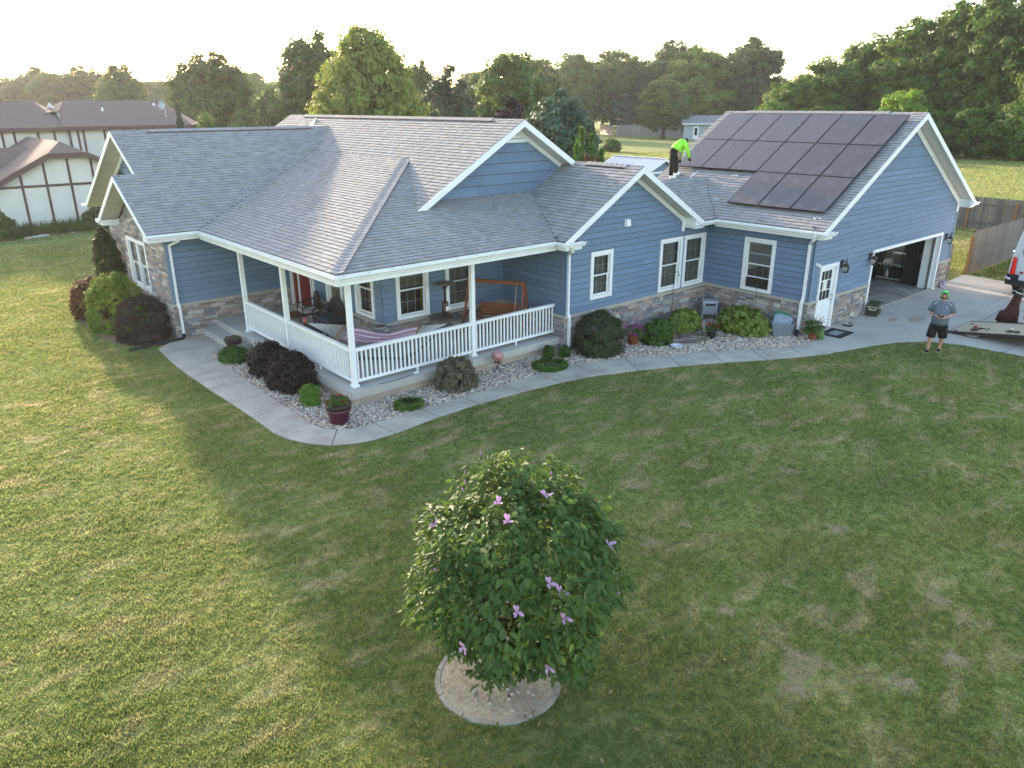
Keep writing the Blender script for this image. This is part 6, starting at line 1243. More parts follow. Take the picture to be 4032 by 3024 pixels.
for nm, x, y, h_, r_, lab in WOOD:
    k = 1.2; x = CAM_P[0]+(x-CAM_P[0])*k; y = CAM_P[1]+(y-CAM_P[1])*k; h_ = 6.8+(h_-6.8)*k; r_ *= k
    tree(nm, x, y, h_, r_, lab or {'wood': 'tall leafy tree in the dense wood right of the garage', 'lowwood': 'low leafy tree at the foot of the wood by the field'}[nm], {'wood': 'tall trees of the wood', 'lowwood': 'low trees along the wood edge'}.get(nm))
for nm, x, y, h_, r_, lab in (('maple_mid', 136.7, 122.3, 17, 7.5, 'far green tree standing over the left end of grey fence'), ('oak_dark', 146.5, 118.9, 18, 8, 'far dark tree just right of the open-crowned tree'), ('maple_dark', 154.8, 116.8, 19, 8, 'far dark tree behind the middle of grey fence'), ('oak_dark', 158.8, 103.3, 18, 8, 'far dark tree behind the little outbuilding roof'), ('maple_mid', 106.7, 109.7, 16, 7, 'far green tree peeking behind the blue-green pine')): tree(nm, x, y, h_, r_, lab)
# far tree line
for i in range(24):
    a = YAW+R(40-i*1.45+rng.uniform(-.4, .4)); d = rng.uniform(185, 235); h_ = rng.uniform(10.5, 13.5)
    tree(rng.choice(['haze', 'oak_dark', 'maple_mid']), CAM_P[0]+d*math.cos(a), CAM_P[1]+d*math.sin(a), h_, h_*rng.uniform(.5, .65), 'far-off tree in the hazy line along the horizon', 'far tree line')
for i in range(40):
    a = YAW+R(46-i*1.9+rng.uniform(-.7, .7)); d = rng.uniform(165, 260); h_ = rng.uniform(10, 16)
    tree(rng.choice(['haze', 'oak_dark', 'maple_mid', 'haze']), CAM_P[0]+d*math.cos(a), CAM_P[1]+d*math.sin(a), h_, h_*rng.uniform(.36, .5), 'far-off tree in the hazy line along the horizon', 'far tree line')
for i in range(16):
    a = YAW+R(44-i*1.75+rng.uniform(-.5, .5)); d = rng.uniform(100, 150); h_ = rng.uniform(4.5, 8)
    tree(rng.choice(['lowgreen', 'haze', 'lowwood']), CAM_P[0]+d*math.cos(a), CAM_P[1]+d*math.sin(a), h_, h_*rng.uniform(.5, .7), 'low hazy tree filling the gap below the far tree line', 'low trees below the horizon')
# ---------------------------------------------------- shrubs
def bush(name, label, loc, rx, ry, rz_, m, n, K, sig, leaf, seed, twig=None, zlo=-.35, group=None, wid=.42, flat=0, cat='shrub', depth=.18, stems=8):
    n = int(n*1.9); leaf *= 1.25; K = int(K*1.8) if depth > .12 else K; sig = sig*.75 if depth > .12 else sig; g = np.random.default_rng(seed); P, Nn = cloud(g, n, K, rx-sig*.4, ry-sig*.4, rz_-sig*.3, sig, depth, zlo); P[:, 2] += rz_*(.42 if zlo > -.9 else .95); P[:, 2] = np.maximum(P[:, 2], .01)
    t = thing(name, label, cat, loc, 0, group); me = leaf_mesh('foliage', P, Nn, leaf*g.uniform(.6, 1.3, n), leaf*wid, g); me.materials.append(m); link('foliage', me, t)
    mb = MB()
    for k in range(stems):
        a = k*2.4; mb.tube([(.03*math.cos(a), .03*math.sin(a), -.02), (rx*.35*math.cos(a), ry*.35*math.sin(a), rz_*.5), (rx*.6*math.cos(a), ry*.6*math.sin(a), rz_*1.0)], [.015, .01, .004], 5)
    mb.build('stems', BARK, t); return t
DKR = leafmat('leaf_dark_red', (.030, .014, .014), .12, .5, 8); DKB = leafmat('leaf_brown_red', (.058, .032, .022), .15, .5, 8); BOX = leafmat('leaf_box', (.115, .165, .024), .3, .4, 6); GRN = leafmat('leaf_shrub_green', (.060, .100, .022), .25, .45, 8); OLV = leafmat('leaf_olive', (.052, .060, .026), .2, .45, 8); TAN = leafmat('leaf_grey_brown', (.125, .105, .065), .2, .45, 8); YLW = leafmat('leaf_hydrangea', (.16, .185, .040), .3, .45, 7); RUS = leafmat('leaf_russet', (.095, .042, .022), .25, .5, 8); ARB = leafmat('leaf_arborvitae', (.085, .14, .03), .2, .4, 6); ARBB = leafmat('leaf_dead_arborvitae', (.22, .11, .07), .2, .4, 6)
bush('barberry_shrub', 'big dark brown clipped shrub at the wing corner', (-2.25, 9.05, 0), .84, .80, .98, DKB, 7000, 420, .10, .040, 1, zlo=-.75, depth=.06)
bush('boxwood_shrub', 'bright green clipped dome shrub behind the dark brown one', (-2.5, 10.85, 0), .92, .88, 1.30, BOX, 9000, 520, .10, .040, 2, zlo=-.75, depth=.06)
bush('barberry_shrub', 'russet shrub leaning out behind the green dome', (-2.65, 13.0, 0), .8, .9, .98, RUS, 4500, 260, .13, .045, 3, zlo=-.75, depth=.09)
bush('leafy_shrub', 'loose pale-leaved shrub beyond the russet one', (-2.35, 14.5, 0), .75, .85, .62, YLW, 2400, 60, .2, .09, 31, zlo=-.7)
bush('juniper_shrub', 'tall dark upright juniper by the wing front', (-1.5, 15.4, 0), .50, .60, 1.85, leafmat('leaf_juniper', (.055, .060, .022), .35, .4, 6), 6500, 300, .14, .10, 4, zlo=-.85, wid=.3, depth=.1)
bush('smokebush_shrub', 'dark maroon shrub in the stones, the left and rear one', (-.66, 3.40, 0), .58, .62, .62, DKR, 3600, 230, .11, .06, 5, depth=.16); bush('smokebush_shrub', 'dark maroon shrub in the stones, the larger front one', (-.70, 2.05, 0), .60, .85, .68, DKR, 4800, 300, .11, .06, 6, depth=.16)
bush('perennial_plant', 'low green mound on the stones next to the dark planter', (-1.02, 5.05, 0), .40, .42, .34, GRN, 1800, 50, .11, .06, 7, cat='plant'); bush('perennial_plant', 'small bright green plant left of the maroon flower pot', (-.88, .62, 0), .27, .29, .36, leafmat('leaf_bright_perennial', (.10, .17, .025), .3, .4, 8), 1300, 45, .09, .055, 8, cat='plant')
bush('spirea_shrub', 'airy grey-brown shrub against the porch slab', (2.42, -.82, 0), .58, .50, .60, TAN, 3600, 120, .12, .05, 9); bush('privet_shrub', 'large olive green shrub at the house corner by the downspout', (7.35, -1.18, 0), .78, .72, .88, OLV, 8000, 320, .12, .045, 10, zlo=-.6, depth=.1)
bush('boxwood_shrub', 'round mid-green shrub between pink flowers and the hose', (9.35, -1.70, 0), .50, .50, .55, GRN, 4600, 240, .09, .04, 11, zlo=-.6, depth=.08); bush('hydrangea_shrub', 'yellow-green leafy shrub left of the hose box', (10.95, -1.45, 0), .62, .48, .50, YLW, 1500, 60, .15, .10, 12, wid=.6); bush('hydrangea_shrub', 'wide yellow-green shrub before the garage window wall', (12.25, -2.75, 0), .60, .85, .60, YLW, 2600, 95, .16, .10, 13, wid=.6)
bush('grass_tuft', 'small dark green tuft at the porch end, nearer the post', (5.85, -.62, 0), .13, .13, .26, GRN, 500, 14, .07, .10, 14, wid=.15, cat='plant'); bush('grass_tuft', 'small dark green tuft nearest the downspout', (6.25, -.85, 0), .14, .14, .24, GRN, 500, 14, .07, .10, 15, wid=.15, cat='plant')
def ring_plant(label, loc, r_, seed, m=None):
    g = np.random.default_rng(seed); n = 2200; a = g.uniform(0, 6.283, n); rr = r_*(1-np.abs(g.normal(0, .2, n))); P = np.stack([rr*np.cos(a), rr*np.sin(a)*.9, np.abs(g.normal(.05, .04, n))*1.1+.01], 1); Nn = np.stack([np.cos(a)*.3, np.sin(a)*.3, np.ones(n)], 1)+g.normal(0, .4, (n, 3)); t = thing('sedum_plant', label, 'plant', loc)
    me = leaf_mesh('foliage', P, Nn, .05*g.uniform(.6, 1.3, n), .026, g); me.materials.append(m or leafmat('leaf_sedum', (.085, .130, .025), .25, .4, 8)); link('foliage', me, t); n = 500; P = np.stack([g.normal(0, r_*.3, n), g.normal(0, r_*.27, n), np.abs(g.normal(.03, .02, n))], 1); me = leaf_mesh('dead_centre', P, g.normal(0, .5, (n, 3))+[0, 0, 1], .06, .012, g); me.materials.append(TAN); link('dead_centre', me, t)
ring_plant('low green ring of sedum by the walk near the maroon pot', (.80, -1.10, 0), .36, 21); ring_plant('low green ring of sedum with dead centre near the tufts', (5.35, -1.22, 0), .52, 22)
# pots with flowers
def pot(name, label, loc, prof, m, fol, n, fr, fh, fm, nf, seed, cat='flower pot', leaf=.06):
    t = thing(name, label, cat, loc); MB().lathe(prof, 24).build('pot', m, t, smooth=True); zt = max(p[1] for p in prof); rt_ = max(p[0] for p in prof)
    MB().lathe([(rt_*.86, zt-.03), (0, zt-.02)], 16).build('soil', mat('potting_soil', (.05, .035, .025), rough=1), t)
    g = np.random.default_rng(seed)
    if n:
        P, Nn = cloud(g, n, 30, fr, fr, fh, fr*.35, .3, -.3); P[:, 2] += zt+fh*.25; me = leaf_mesh('foliage', P, Nn, leaf*g.uniform(.6, 1.3, n), leaf*.4, g); me.materials.append(fol); link('foliage', me, t)
    if nf:
        d = g.normal(size=(nf, 3)); d[:, 2] = np.abs(d[:, 2])*.9+.15; d /= np.linalg.norm(d, axis=1, keepdims=True); fmz = None
        for k in range(nf):
            c = d[k]*[fr, fr, fh]*g.uniform(.92, 1.12)+[0, 0, zt+fh*.25]
            if fmz is None:
                mb = MB()
                for q in range(6):
                    a = q*math.pi/3; mb.face([(0, 0, 0), (.016*math.cos(a-.4), .016*math.sin(a-.4), .012), (.028*math.cos(a), .028*math.sin(a), .02), (.016*math.cos(a+.4), .016*math.sin(a+.4), .012)])
                fmz = mb.mesh('bloom'); fmz.materials.append(fm)
            link('bloom', fmz, t, tuple(c), (g.uniform(-.6, .6), g.uniform(-.6, .6), g.uniform(0, 6)), g.uniform(.8, 1.5))
    return t
REDF = mat('red_petal', (.55, .03, .03), (.42, .02, .02), rough=.6, trans=.2); PNKF = mat('pink_petal', (.55, .08, .32), (.45, .06, .26), rough=.6, trans=.2); ORGF = mat('orange_petal', (.6, .18, .10), rough=.6, trans=.2)
MAR = mat('maroon_glaze', (.085, .012, .035), (.065, .010, .028), rough=.3, spec=.5); DBR = mat('dark_brown_pot', (.045, .022, .02), rough=.5)
P1 = [(.20, 0), (.21, .02), (.255, .24), (.27, .27), (.285, .275), (.295, .33), (.285, .335), (.29, .39), (.30, .395), (.305, .44), (.285, .445), (.275, .40)]
pt = pot('flower_pot', 'maroon glazed pot of red flowers at the walkway corner', (-.92, -.86, .02), P1, MAR, GRN, 700, .24, .14, REDF, 26, 41); MB().lathe([(.288, .332), (.292, .385), (.301, .39), (.307, .445), (.29, .45)], 24).build('rim', DBR, pt, smooth=True)
pot('flower_pot', 'dark brown planter of dried plants beside the porch step', (-.62, 6.05, .02), [(.17, 0), (.22, .2), (.245, .26), (.25, .31), (.23, .315), (.22, .28)], DBR, TAN, 350, .2, .05, REDF, 4, 42)
pot('flower_pot', 'terracotta pot overflowing with pink flowers beside the olive shrub', (8.72, -1.30, .01), [(.13, 0), (.17, .2), (.185, .21), (.185, .26), (.165, .26)], TERRA, GRN, 900, .36, .26, PNKF, 150, 43, leaf=.045)
pot('flower_pot', 'small dark pot of bright red flowers by the hose', (10.95, -2.52, .01), [(.11, 0), (.15, .22), (.165, .23), (.165, .27), (.145, .27)], mat('dark_green_pot', (.03, .045, .035), rough=.5), GRN, 350, .2, .16, REDF, 34, 44)
pt = pot('flower_pot', 'terracotta pot of mixed flowers and spiky grass by side door', (13.20, -4.62, .014), [(.11, 0), (.15, .2), (.165, .21), (.165, .26), (.145, .26)], TERRA, GRN, 900, .30, .26, ORGF, 16, 45)
mb = MB()
for k in range(16):
    a = k*2.4; r_ = .25+.02*k; mb.tube([(0, 0, .3), (r_*.4*math.cos(a), r_*.4*math.sin(a), .62), (r_*math.cos(a), r_*math.sin(a), .80-.012*k)], [.008, .006, .001], 4)
mb.build('spike_grass', mat('spike_leaf', (.13, .11, .05)), pt)
g = np.random.default_rng(46); P, Nn = cloud(g, 220, 8, .12, .12, .16, .08, .3, -.9); P += [.10, -.14, .18]; me = leaf_mesh('trailing_vine', P, Nn, .08, .04, g); me.materials.append(leafmat('leaf_variegated', (.20, .28, .10), .3, .4, 9)); link('trailing_vine', me, pt)
pot('flower_pot', 'small terracotta pot of dry stems behind the round green shrub', (9.95, -1.75, .01), [(.09, 0), (.12, .15), (.13, .2), (.11, .2)], TERRA, TAN, 260, .16, .22, REDF, 0, 47)
# ---------------------------------------------------- magnolia in the lawn
mg = thing('magnolia_tree', 'round leafy magnolia with purple flowers in the front lawn', 'tree', (-3.40, -9.55, 0))
g = np.random.default_rng(77); mb = MB(); MB().tube([(0, 0, -.05), (.02, .0, .4), (0, .03, .9), (.03, 0, 1.6)], [.06, .05, .04, .02], 8).build('trunk', BARK, mg, smooth=True)
for k in range(14):
    a = k*2.4; l = .75+.2*math.sin(k); z = .3+.09*k; MB().tube([(0, 0, z), (l*.5*math.cos(a), l*.5*math.sin(a), z+.3), (l*math.cos(a), l*math.sin(a), z+.75)], [.025, .016, .006], 6).build('branch', BARK, mg, smooth=True)
n = 9500; d = g.normal(size=(n, 3)); d /= np.linalg.norm(d, axis=1, keepdims=True)
# crown outline: wide shoulder, leafy shoots on top
zz = d[:, 2]; rad = (1.22-.16*np.clip(zz, 0, 1)-.20*np.clip(-zz-.3, 0, 1)); lump = 1+.11*np.sin(d[:, 0]*7+2)*np.sin(d[:, 1]*6)+.08*np.sin(d[:, 2]*9+d[:, 0]*5)+.05*np.sin(d[:, 1]*15+d[:, 2]*11); rr = rad*lump*(1-np.abs(g.normal(0, .11, n)))
P = d*rr[:, None]*np.array([1, 1, 1.12]); P[:, 2] += 1.52; MOFF = np.array([rt.x*.24, rt.y*.24, .08]); P += MOFF; MC = Vector((-3.40, -9.55, 1.52))+Vector(MOFF)
# a few upright shoots
for k in range(44):
    i = slice(k*16, k*16+16); b = g.normal(size=3); b[2] = abs(b[2])+.35; b /= np.linalg.norm(b); base = b*np.array([1.08, 1.08, 1.2])+[0, 0, 1.52]; s = np.linspace(0, .26, 16)[:, None]; P[i] = MOFF+base+np.array([b[0]*.3, b[1]*.3, 1])*s+g.normal(0, .022, (16, 3)); d[i] = b+g.normal(0, .5, (16, 3))
P[:, 2] = np.maximum(P[:, 2], .26+g.uniform(0, .1, n)); out_ = d*np.array([1, 1, .35]); 
Nn = d*.6+np.array([[0, 0, .65]])+g.normal(0, .45, (n, 3)); ax = out_+np.array([[0, 0, -.10]])+np.clip(d[:, 2:3], 0, 1)*np.array([[0, 0, .5]])+g.normal(0, .5, (n, 3))
MAGL = mat('magnolia_leaf', (.062, .118, .032), (.110, .170, .044), scale=3, rough=.58, spec=.25, trans=.34, objrnd=.22, c3=(.08, .138, .036))
# the 290 leaves that show largest are leaves of their own
pc_ = np.array([project((-3.40+p[0], -9.55+p[1], p[2]))[2] for p in P]); vd = np.array(CAM_P)-np.array([-3.4, -9.55, 0])-P; fac = (vd/np.linalg.norm(vd, axis=1, keepdims=True)*d).sum(1)
o_ = np.argsort(-(fac*6-pc_)); mk_ = np.zeros(n, bool); mk_[o_[:290]] = True
L_ = .108*g.uniform(.65, 1.3, n); me = leaf_mesh('leaf_mass', P[~mk_], Nn[~mk_], L_[~mk_], L_[~mk_]*.26, g, .15, ax[~mk_], .35, 'six'); me.materials.append(MAGL)
cr = link('crown', me, mg); cr['kind'] = 'stuff'
lmesh = leaf_mesh('leaf', np.zeros((1, 3)), np.array([[0, 0, 1.]]), np.array([1.]), np.array([.26]), np.random.default_rng(1), 0, np.array([[0, 20., 0]]), .35, 'six'); lmesh.materials.append(MAGL)
for i in np.where(mk_)[0]:
    z = Vector(Nn[i]).normalized(); y = Vector(ax[i]); y = (y-z*y.dot(z)).normalized(); x = y.cross(z); m4 = Matrix((x, y, z)).transposed().to_4x4(); lf = link('leaf', lmesh, cr, tuple(P[i]), m4.to_euler(), float(L_[i]))
PET = mat('magnolia_petal', (.60, .46, .60), (.46, .16, .38), scale=5, rough=.55, trans=.25); fl = MB()
for k in range(6):
    a = k*2*math.pi/6+.5*(k % 2); c, s = math.cos(a), math.sin(a); q_ = .85+.25*(k % 3); P6 = [(0, 0, 0, 0), (.30, .17, .28, 0), (.72, .23, .55+.12*(k % 2), 0), (1.0, .0, .62+.2*(k % 2), 0), (.72, -.23, .55+.12*(k % 2), 0), (.30, -.17, .28, 0)]
    fl.face([((r_*c-t_*s)*q_, (r_*s+t_*c)*q_, z_*q_) for r_, t_, z_, _ in P6[:4]]); fl.face([((r_*c-t_*s)*q_, (r_*s+t_*c)*q_, z_*q_) for r_, t_, z_, _ in (P6[0], P6[3], P6[4], P6[5])])
fme = fl.mesh('flower'); fme.materials.append(PET); bd = MB().lathe([(.02, 0), (.16, .25), (.13, .6), (0, .95)], 8); bme = bd.mesh('flower_bud', True); bme.materials.append(mat('magnolia_bud', (.45, .10, .30), (.5, .25, .45), scale=8, rough=.5))
FL = [(-0.04, 0.56, 2.66, 0), (-0.27, 0.25, 2.74, 0), (-0.37, 0.17, 2.71, 0), (-0.32, -0.39, 2.77, 1), (0.13, -0.65, 2.8, 1), (-0.37, -0.6, 2.66, 1), (-0.7, 0.28, 2.34, 1), (0.81, -0.74, 2.52, 0), (0.66, -1.11, 2.19, 1), (-0.67, -0.56, 2.41, 0), (-0.94, -0.07, 2.04, 0), (-0.27, -1.15, 2.13, 1), (-0.18, -1.22, 2.02, 1), (-0.66, -0.93, 1.97, 0), (-0.6, -1.02, 1.87, 1), (-0.27, -1.23, 1.87, 0), (-0.18, -1.28, 1.73, 1), (-0.97, 0.07, 1.42, 0), (-0.92, -0.51, 1.28, 1), (-0.75, -0.81, 1.21, 1), (-0.28, -1.15, 1.07, 1), (0.7, -1.23, 1.6, 0), (0.15, 0.5, 2.87, 0), (0.44, -0.4, 2.86, 0)]
for x, y, z, opn in FL:
    nrm = (Vector((x, y, z))-(MC-Vector((-3.40, -9.55, .1)))).normalized(); link('flower' if opn else 'flower_bud', fme if opn else bme, mg, (x, y, z), (nrm+Vector((0, 0, .5))).to_track_quat('Z', 'Y').to_euler(), .062 if opn else .066)
bed = thing('tree_ring', 'round concrete edging ring filled with mulch under the magnolia', 'edging', (-3.40, -9.52, 0)); EDG = mat('edging_concrete', (.40, .35, .27), (.25, .23, .18), scale=4, rough=.9, bump=.3)
nseg = 11; me = None
for k in range(nseg):
    mb = MB(); a0 = k*2*math.pi/nseg+.012; a1 = (k+1)*2*math.pi/nseg-.012; m_ = 5
    for j in range(m_):
        b0 = a0+(a1-a0)*j/m_; b1 = a0+(a1-a0)*(j+1)/m_; pr2 = lambda a, r_, z: (r_*math.cos(a), r_*math.sin(a), z)
        mb.hexa([pr2(b0, .735, -.03), pr2(b0, .82, -.03), pr2(b1, .82, -.03), pr2(b1, .735, -.03), pr2(b0, .745, .004), pr2(b0, .80, .0), pr2(b1, .80, .002), pr2(b1, .745, .006)])
    mb.build('edging_block', EDG, bed)
MB().lathe([(.745, -.008), (.5, .008), (0, .02)], 32).build('mulch', mat('mulch', (.52, .42, .30), (.40, .32, .23), scale=22, rough=1, bump=.8, bscale=60, c3=(.46, .37, .26)), bed)
g = np.random.default_rng(91); n = 900; r_ = .72*np.sqrt(g.uniform(0, 1, n)); a = g.uniform(0, 6.283, n); me = leaf_mesh('straw_mulch', np.stack([r_*np.cos(a), r_*np.sin(a), .02+.015*(1-r_)], 1), g.normal(0, .3, (n, 3))+[0, 0, 1], .06*g.uniform(.4, 1.2, n), .006, g, .05); me.materials.append(mat('straw', (.36, .28, .17), (.25, .19, .12), scale=30)); o = link('straw_mulch', me, bed); o['kind'] = 'stuff'
for k in range(34):
    a = rng.uniform(-3.1, .9); r_ = rng.uniform(.2, .7); mb = MB().lathe([(.0, -.012), (.026, -.004), (.03, .006), (.0, .016)], 7, sx=rng.uniform(.7, 1.3)); mb.build('stone', mat('pale_pebble', (.34, .31, .27), (.24, .22, .19), objrnd=.35), bed, loc=(r_*math.cos(a), r_*math.sin(a), .03), smooth=True)
# fallen leaves on the lawn
g = np.random.default_rng(92); n = 46; me = leaf_mesh('fallen_leaves', np.stack([g.uniform(-3.6, -.6, n), g.uniform(-11.4, -8.6, n), np.full(n, .022)], 1), g.normal(0, .35, (n, 3))+[0, 0, 1], .09*g.uniform(.6, 1.1, n), .022, g, 0, None, .4, 'six'); me.materials.append(mat('dead_leaf', (.30, .18, .08), (.2, .12, .05))); o = link('fallen_leaves', me); o['kind'] = 'stuff'; tag(o, 'scattered dead brown leaves on the grass beside the magnolia', 'leaves')
# arborvitae row and field shrub
def arb(label, x, y, h_, r_, m, seed):
    g = np.random.default_rng(seed); n = 1500; k = g.uniform(0, 1, n); rr = r_*np.clip(1.15*(1-k)**.6, .03, 1)*np.sqrt(g.uniform(.5, 1, n)); a = g.uniform(0, 6.283, n); P = np.stack([rr*np.cos(a), rr*np.sin(a), k*h_], 1); Nn = np.stack([np.cos(a), np.sin(a), np.full(n, .4)], 1)+g.normal(0, .3, (n, 3)); t = thing('arborvitae_tree', label, 'tree', (x, y, 0)); me = leaf_mesh('crown', P, Nn, .26*g.uniform(.6, 1.2, n), .05, g, -.6); me.materials.append(m); link('crown', me, t); MB().tube([(0, 0, -.05), (0, 0, h_*.7)], [.06, .02], 6).build('trunk', BARK, t)
for i, (dx, h_, m, lb) in enumerate(((-1.05, 3.6, ARB, 'leftmost green arborvitae in the clump behind the roof'), (-.55, 4.3, ARB, 'tall green arborvitae, second in the clump'), (-.1, 3.0, ARBB, 'dead brown arborvitae at the front of the clump'), (.35, 4.0, ARB, 'tall green arborvitae behind the dead brown ones'), (.75, 2.9, ARBB, 'half-dead brown arborvitae, right of the fully dead one'), (1.05, 3.3, ARB, 'rightmost green arborvitae in the clump'))):
    b_ = Vector((26.6, 17.9, 0))+r0*dx*.70+Vector((.5, .6, 0))*(1 if i in (1, 3) else 0); arb(lb, b_.x, b_.y, h_*1.22, .36, m, 60+i)
bush('field_shrub', 'lone round shrub standing in the sunlit back field', (80.5, 64.8, 0), 1.35, 1.35, 1.35, leafmat('leaf_field', (.10, .12, .03), .35), 1700, 45, .42, .26, 70, zlo=-.5)
# ============================================================ fences, sheds, neighbour
FEN = mat('weathered_cedar', (.20, .175, .15), (.14, .12, .10), scale=2.5, rough=.95, objrnd=.2, bump=.3, bscale=14, stretch=(6, 6, .8)); FPO = mat('new_post', (.33, .16, .065), (.27, .13, .055), scale=4, rough=.8, stretch=(5, 5, 1)); FGR = mat('pale_grey_fence', (.33, .31, .29), (.27, .255, .24), scale=1.5, rough=.95, objrnd=.08)
PIK = MB(); PIK.prism([(-.07, 0, .03), (.07, 0, .03), (.07, 0, 1.76), (.045, 0, 1.83), (-.045, 0, 1.83), (-.07, 0, 1.76)], (0, .018, 0)); pme = PIK.mesh('picket'); pme.materials.append(FEN)
def fence(label, p, q, rails_front, step=.148, post=2.4, pm=None, h_=1.0, rail_m=None, posts=True):
    p = Vector((*p, 0)); q = Vector((*q, 0)); v = q-p; L_ = v.length; t = thing('wood_fence', label, 'fence', p, math.atan2(v.y, v.x)); me = pme
    if pm: me = pme.copy(); me.materials.clear(); me.materials.append(pm)
    for k in range(int(L_/step)): link('picket', me, t, (k*step+.08, 0, rng.uniform(-.012, .008)-.02), (0, rng.uniform(-.006, .006), 0), (step/.148, 1, h_))
    s = -.03 if rails_front else .04
    for z in (.42, 1.42): MB().box((0, s-.02, z*h_-.045), (L_, s+.02, z*h_+.045)).build('rail', rail_m or FEN, t)
    if posts:
        for k in range(int(L_/post)+1):
            x = min(.35+k*post, L_-.05); MB().box((x-.05, s-.08 if rails_front else s, -.1), (x+.05, s-.02 if rails_front else s+.09, 1.62*h_)).build('post', FPO, t)
    return t
# near fence: pickets face the camera (local -y side), far fence: rails face us
fence('weathered picket fence running from the driveway corner behind the van', (26.72, -4.12), (40.0, -4.12), False)
fence('weathered picket fence with orange posts across the back yard', (40.2, 6.0), (40.2, -4.0), True)
t = thing('fence_stub', 'short weathered board panel against the garage corner', 'fence', (24.42, -4.06, 0)); 
for k in range(3): link('picket', pme, t, (.08+.15*k, 0, -.04), None, (1, 1, .86))
MB().box((.0, .03, .3), (.45, .06, .4)).build('rail', FEN, t); MB().box((2.28, -.06, -.1), (2.38, .05, 1.6)).build('gate_post', FPO, t)
fence('long pale grey board fence at the far side of the field', (131.5, 90.5), (124.5, 103.8), False, .6, 99, FGR, 1.3, FGR, False); fence('angled end of the pale grey fence by the trees', (124.5, 104.3), (130.5, 114), False, .6, 99, mat('grey_fence_dark', (.26, .25, .25)), 1.25, FGR, False)
# little blue outbuilding in the field
SB = mat('pale_blue_siding', (.36, .40, .42), (.33, .37, .39), rough=.8); SR = mat('shed_shingle', (.22, .22, .23), (.17, .17, .18), scale=4, rough=.95)
ang = math.atan2(-.72, .69)
t = thing('garden_shed', 'little pale blue outbuilding with white door in the far field', 'shed', (121.5, 81.5, 0), ang)
MB().box((-1.0, 0, 0), (7, 6, 3.0)).build('wall', SB, t); MB().prism([(-1.5, -.6, 3.0), (-1.5, 6.6, 3.0), (-1.5, 3, 4.5)], (9, 0, 0)).build('roof', SR, t); MB().box((-1.5, -.66, 2.85), (7.5, -.6, 3.05)).build('eave_trim', WHITE, t)
d = MB().box((.8, -.05, .1), (1.85, 0, 2.5)).build('door', WHITE, t); MB().box((1.05, -.07, .8), (1.6, -.05, 2.2)).build('door_window', mat('dark_pane', (.03, .035, .04), rough=.1), d); w_ = MB().box((4.4, -.05, 1.4), (6.0, 0, 2.6)).build('window', WHITE, t); MB().box((4.55, -.07, 1.55), (5.85, -.05, 2.45)).build('pane', MATS['dark_pane'], w_)
MB().box((-.3, -1.6, 0), (3, -.05, .06)).build('slab', M_conc, t)
# metal roofed shed behind the house
t = thing('metal_roof_shed', 'blue shed with white ribbed metal roof behind the garage', 'shed', (34.9, 20.9, 0), math.atan2(-4.92, -.23)); MR = mat('white_metal_roof', (.62, .63, .66), (.56, .57, .6), rough=.35, spec=.5, metal=.2)
MB().box((-2.2, -1.75, 0), (2.2, 1.75, 2.35)).build('wall', BLUE, t); MB().prism([(2.2, -1.75, 2.35), (2.2, 1.75, 2.35), (2.2, 0, 3.15)], (-4.4, 0, 0)).build('gable_wall', BLUE, t)
for sy in (-1, 1):
    rp_ = MB().hexa([(-2.45, 0, 3.18), (2.45, 0, 3.18), (2.45, sy*2.05, 2.30), (-2.45, sy*2.05, 2.30), (-2.45, 0, 3.22), (2.45, 0, 3.22), (2.45, sy*2.05, 2.34), (-2.45, sy*2.05, 2.34)]).build('roof_panel', MR, t)
    for k in range(20): x = -2.35+k*.248; MB().bar((x, 0, 3.235), (x, sy*2.05, 2.355), .05, .03, upv=(0, 0, 1)).build('roof_rib', MR, rp_)
MB().bar((-2.47, 0, 3.25), (2.47, 0, 3.25), .2, .03).build('ridge_cap', WHITE, t)
for sx in (-1, 1):
    for sy in (-1, 1): MB().bar((sx*2.48, 0, 3.15), (sx*2.48, sy*2.05, 2.27), .04, .14).build('rake_board', WHITE, t); MB().box((sx*2.2-.06, sy*1.75-.06, 0), (sx*2.2+.06, sy*1.75+.06, 2.36)).build('corner_board', WHITE, t)
    MB().box((sx*2.24-.02, -1.7, 2.28), (sx*2.24+.02, 1.7, 2.4)).build('frieze_board', WHITE, t)
for sy in (-1, 1): MB().box((-2.45, sy*2.05-.02, 2.2), (2.45, sy*2.05+.02, 2.34)).build('eave_trim', WHITE, t)
t = thing('small_shed', 'tiny grey shed mostly hidden beside the arborvitae clump', 'shed', (60.5, 51.5, 0), R(45)); MB().box((-1.2, -1.2, 0), (1.2, 1.2, 1.9)).build('wall', mat('shed_tan', (.3, .27, .24)), t); MB().prism([(-1.5, -1.5, 1.9), (1.5, -1.5, 1.9), (0, -1.5, 2.9)], (0, 3, 0)).build('roof', SR, t)
# ---------------------------------------------------- half-timbered neighbour
STU = mat('cream_stucco', (.66, .63, .56), (.60, .575, .51), scale=1.2, rough=.9, bump=.05); TIM = mat('brown_timber', (.105, .062, .052), (.085, .05, .042), rough=.8); BRF = mat('brown_roof_shingle', (.165, .115, .10), (.125, .088, .078), scale=5, rough=.95, stretch=(1, 1, 9), bump=.4, bscale=9)
nb = thing('timbered_house', 'cream half-timbered house with brown hipped roofs beyond the left lawn', 'house', (0, 36.2, 0))
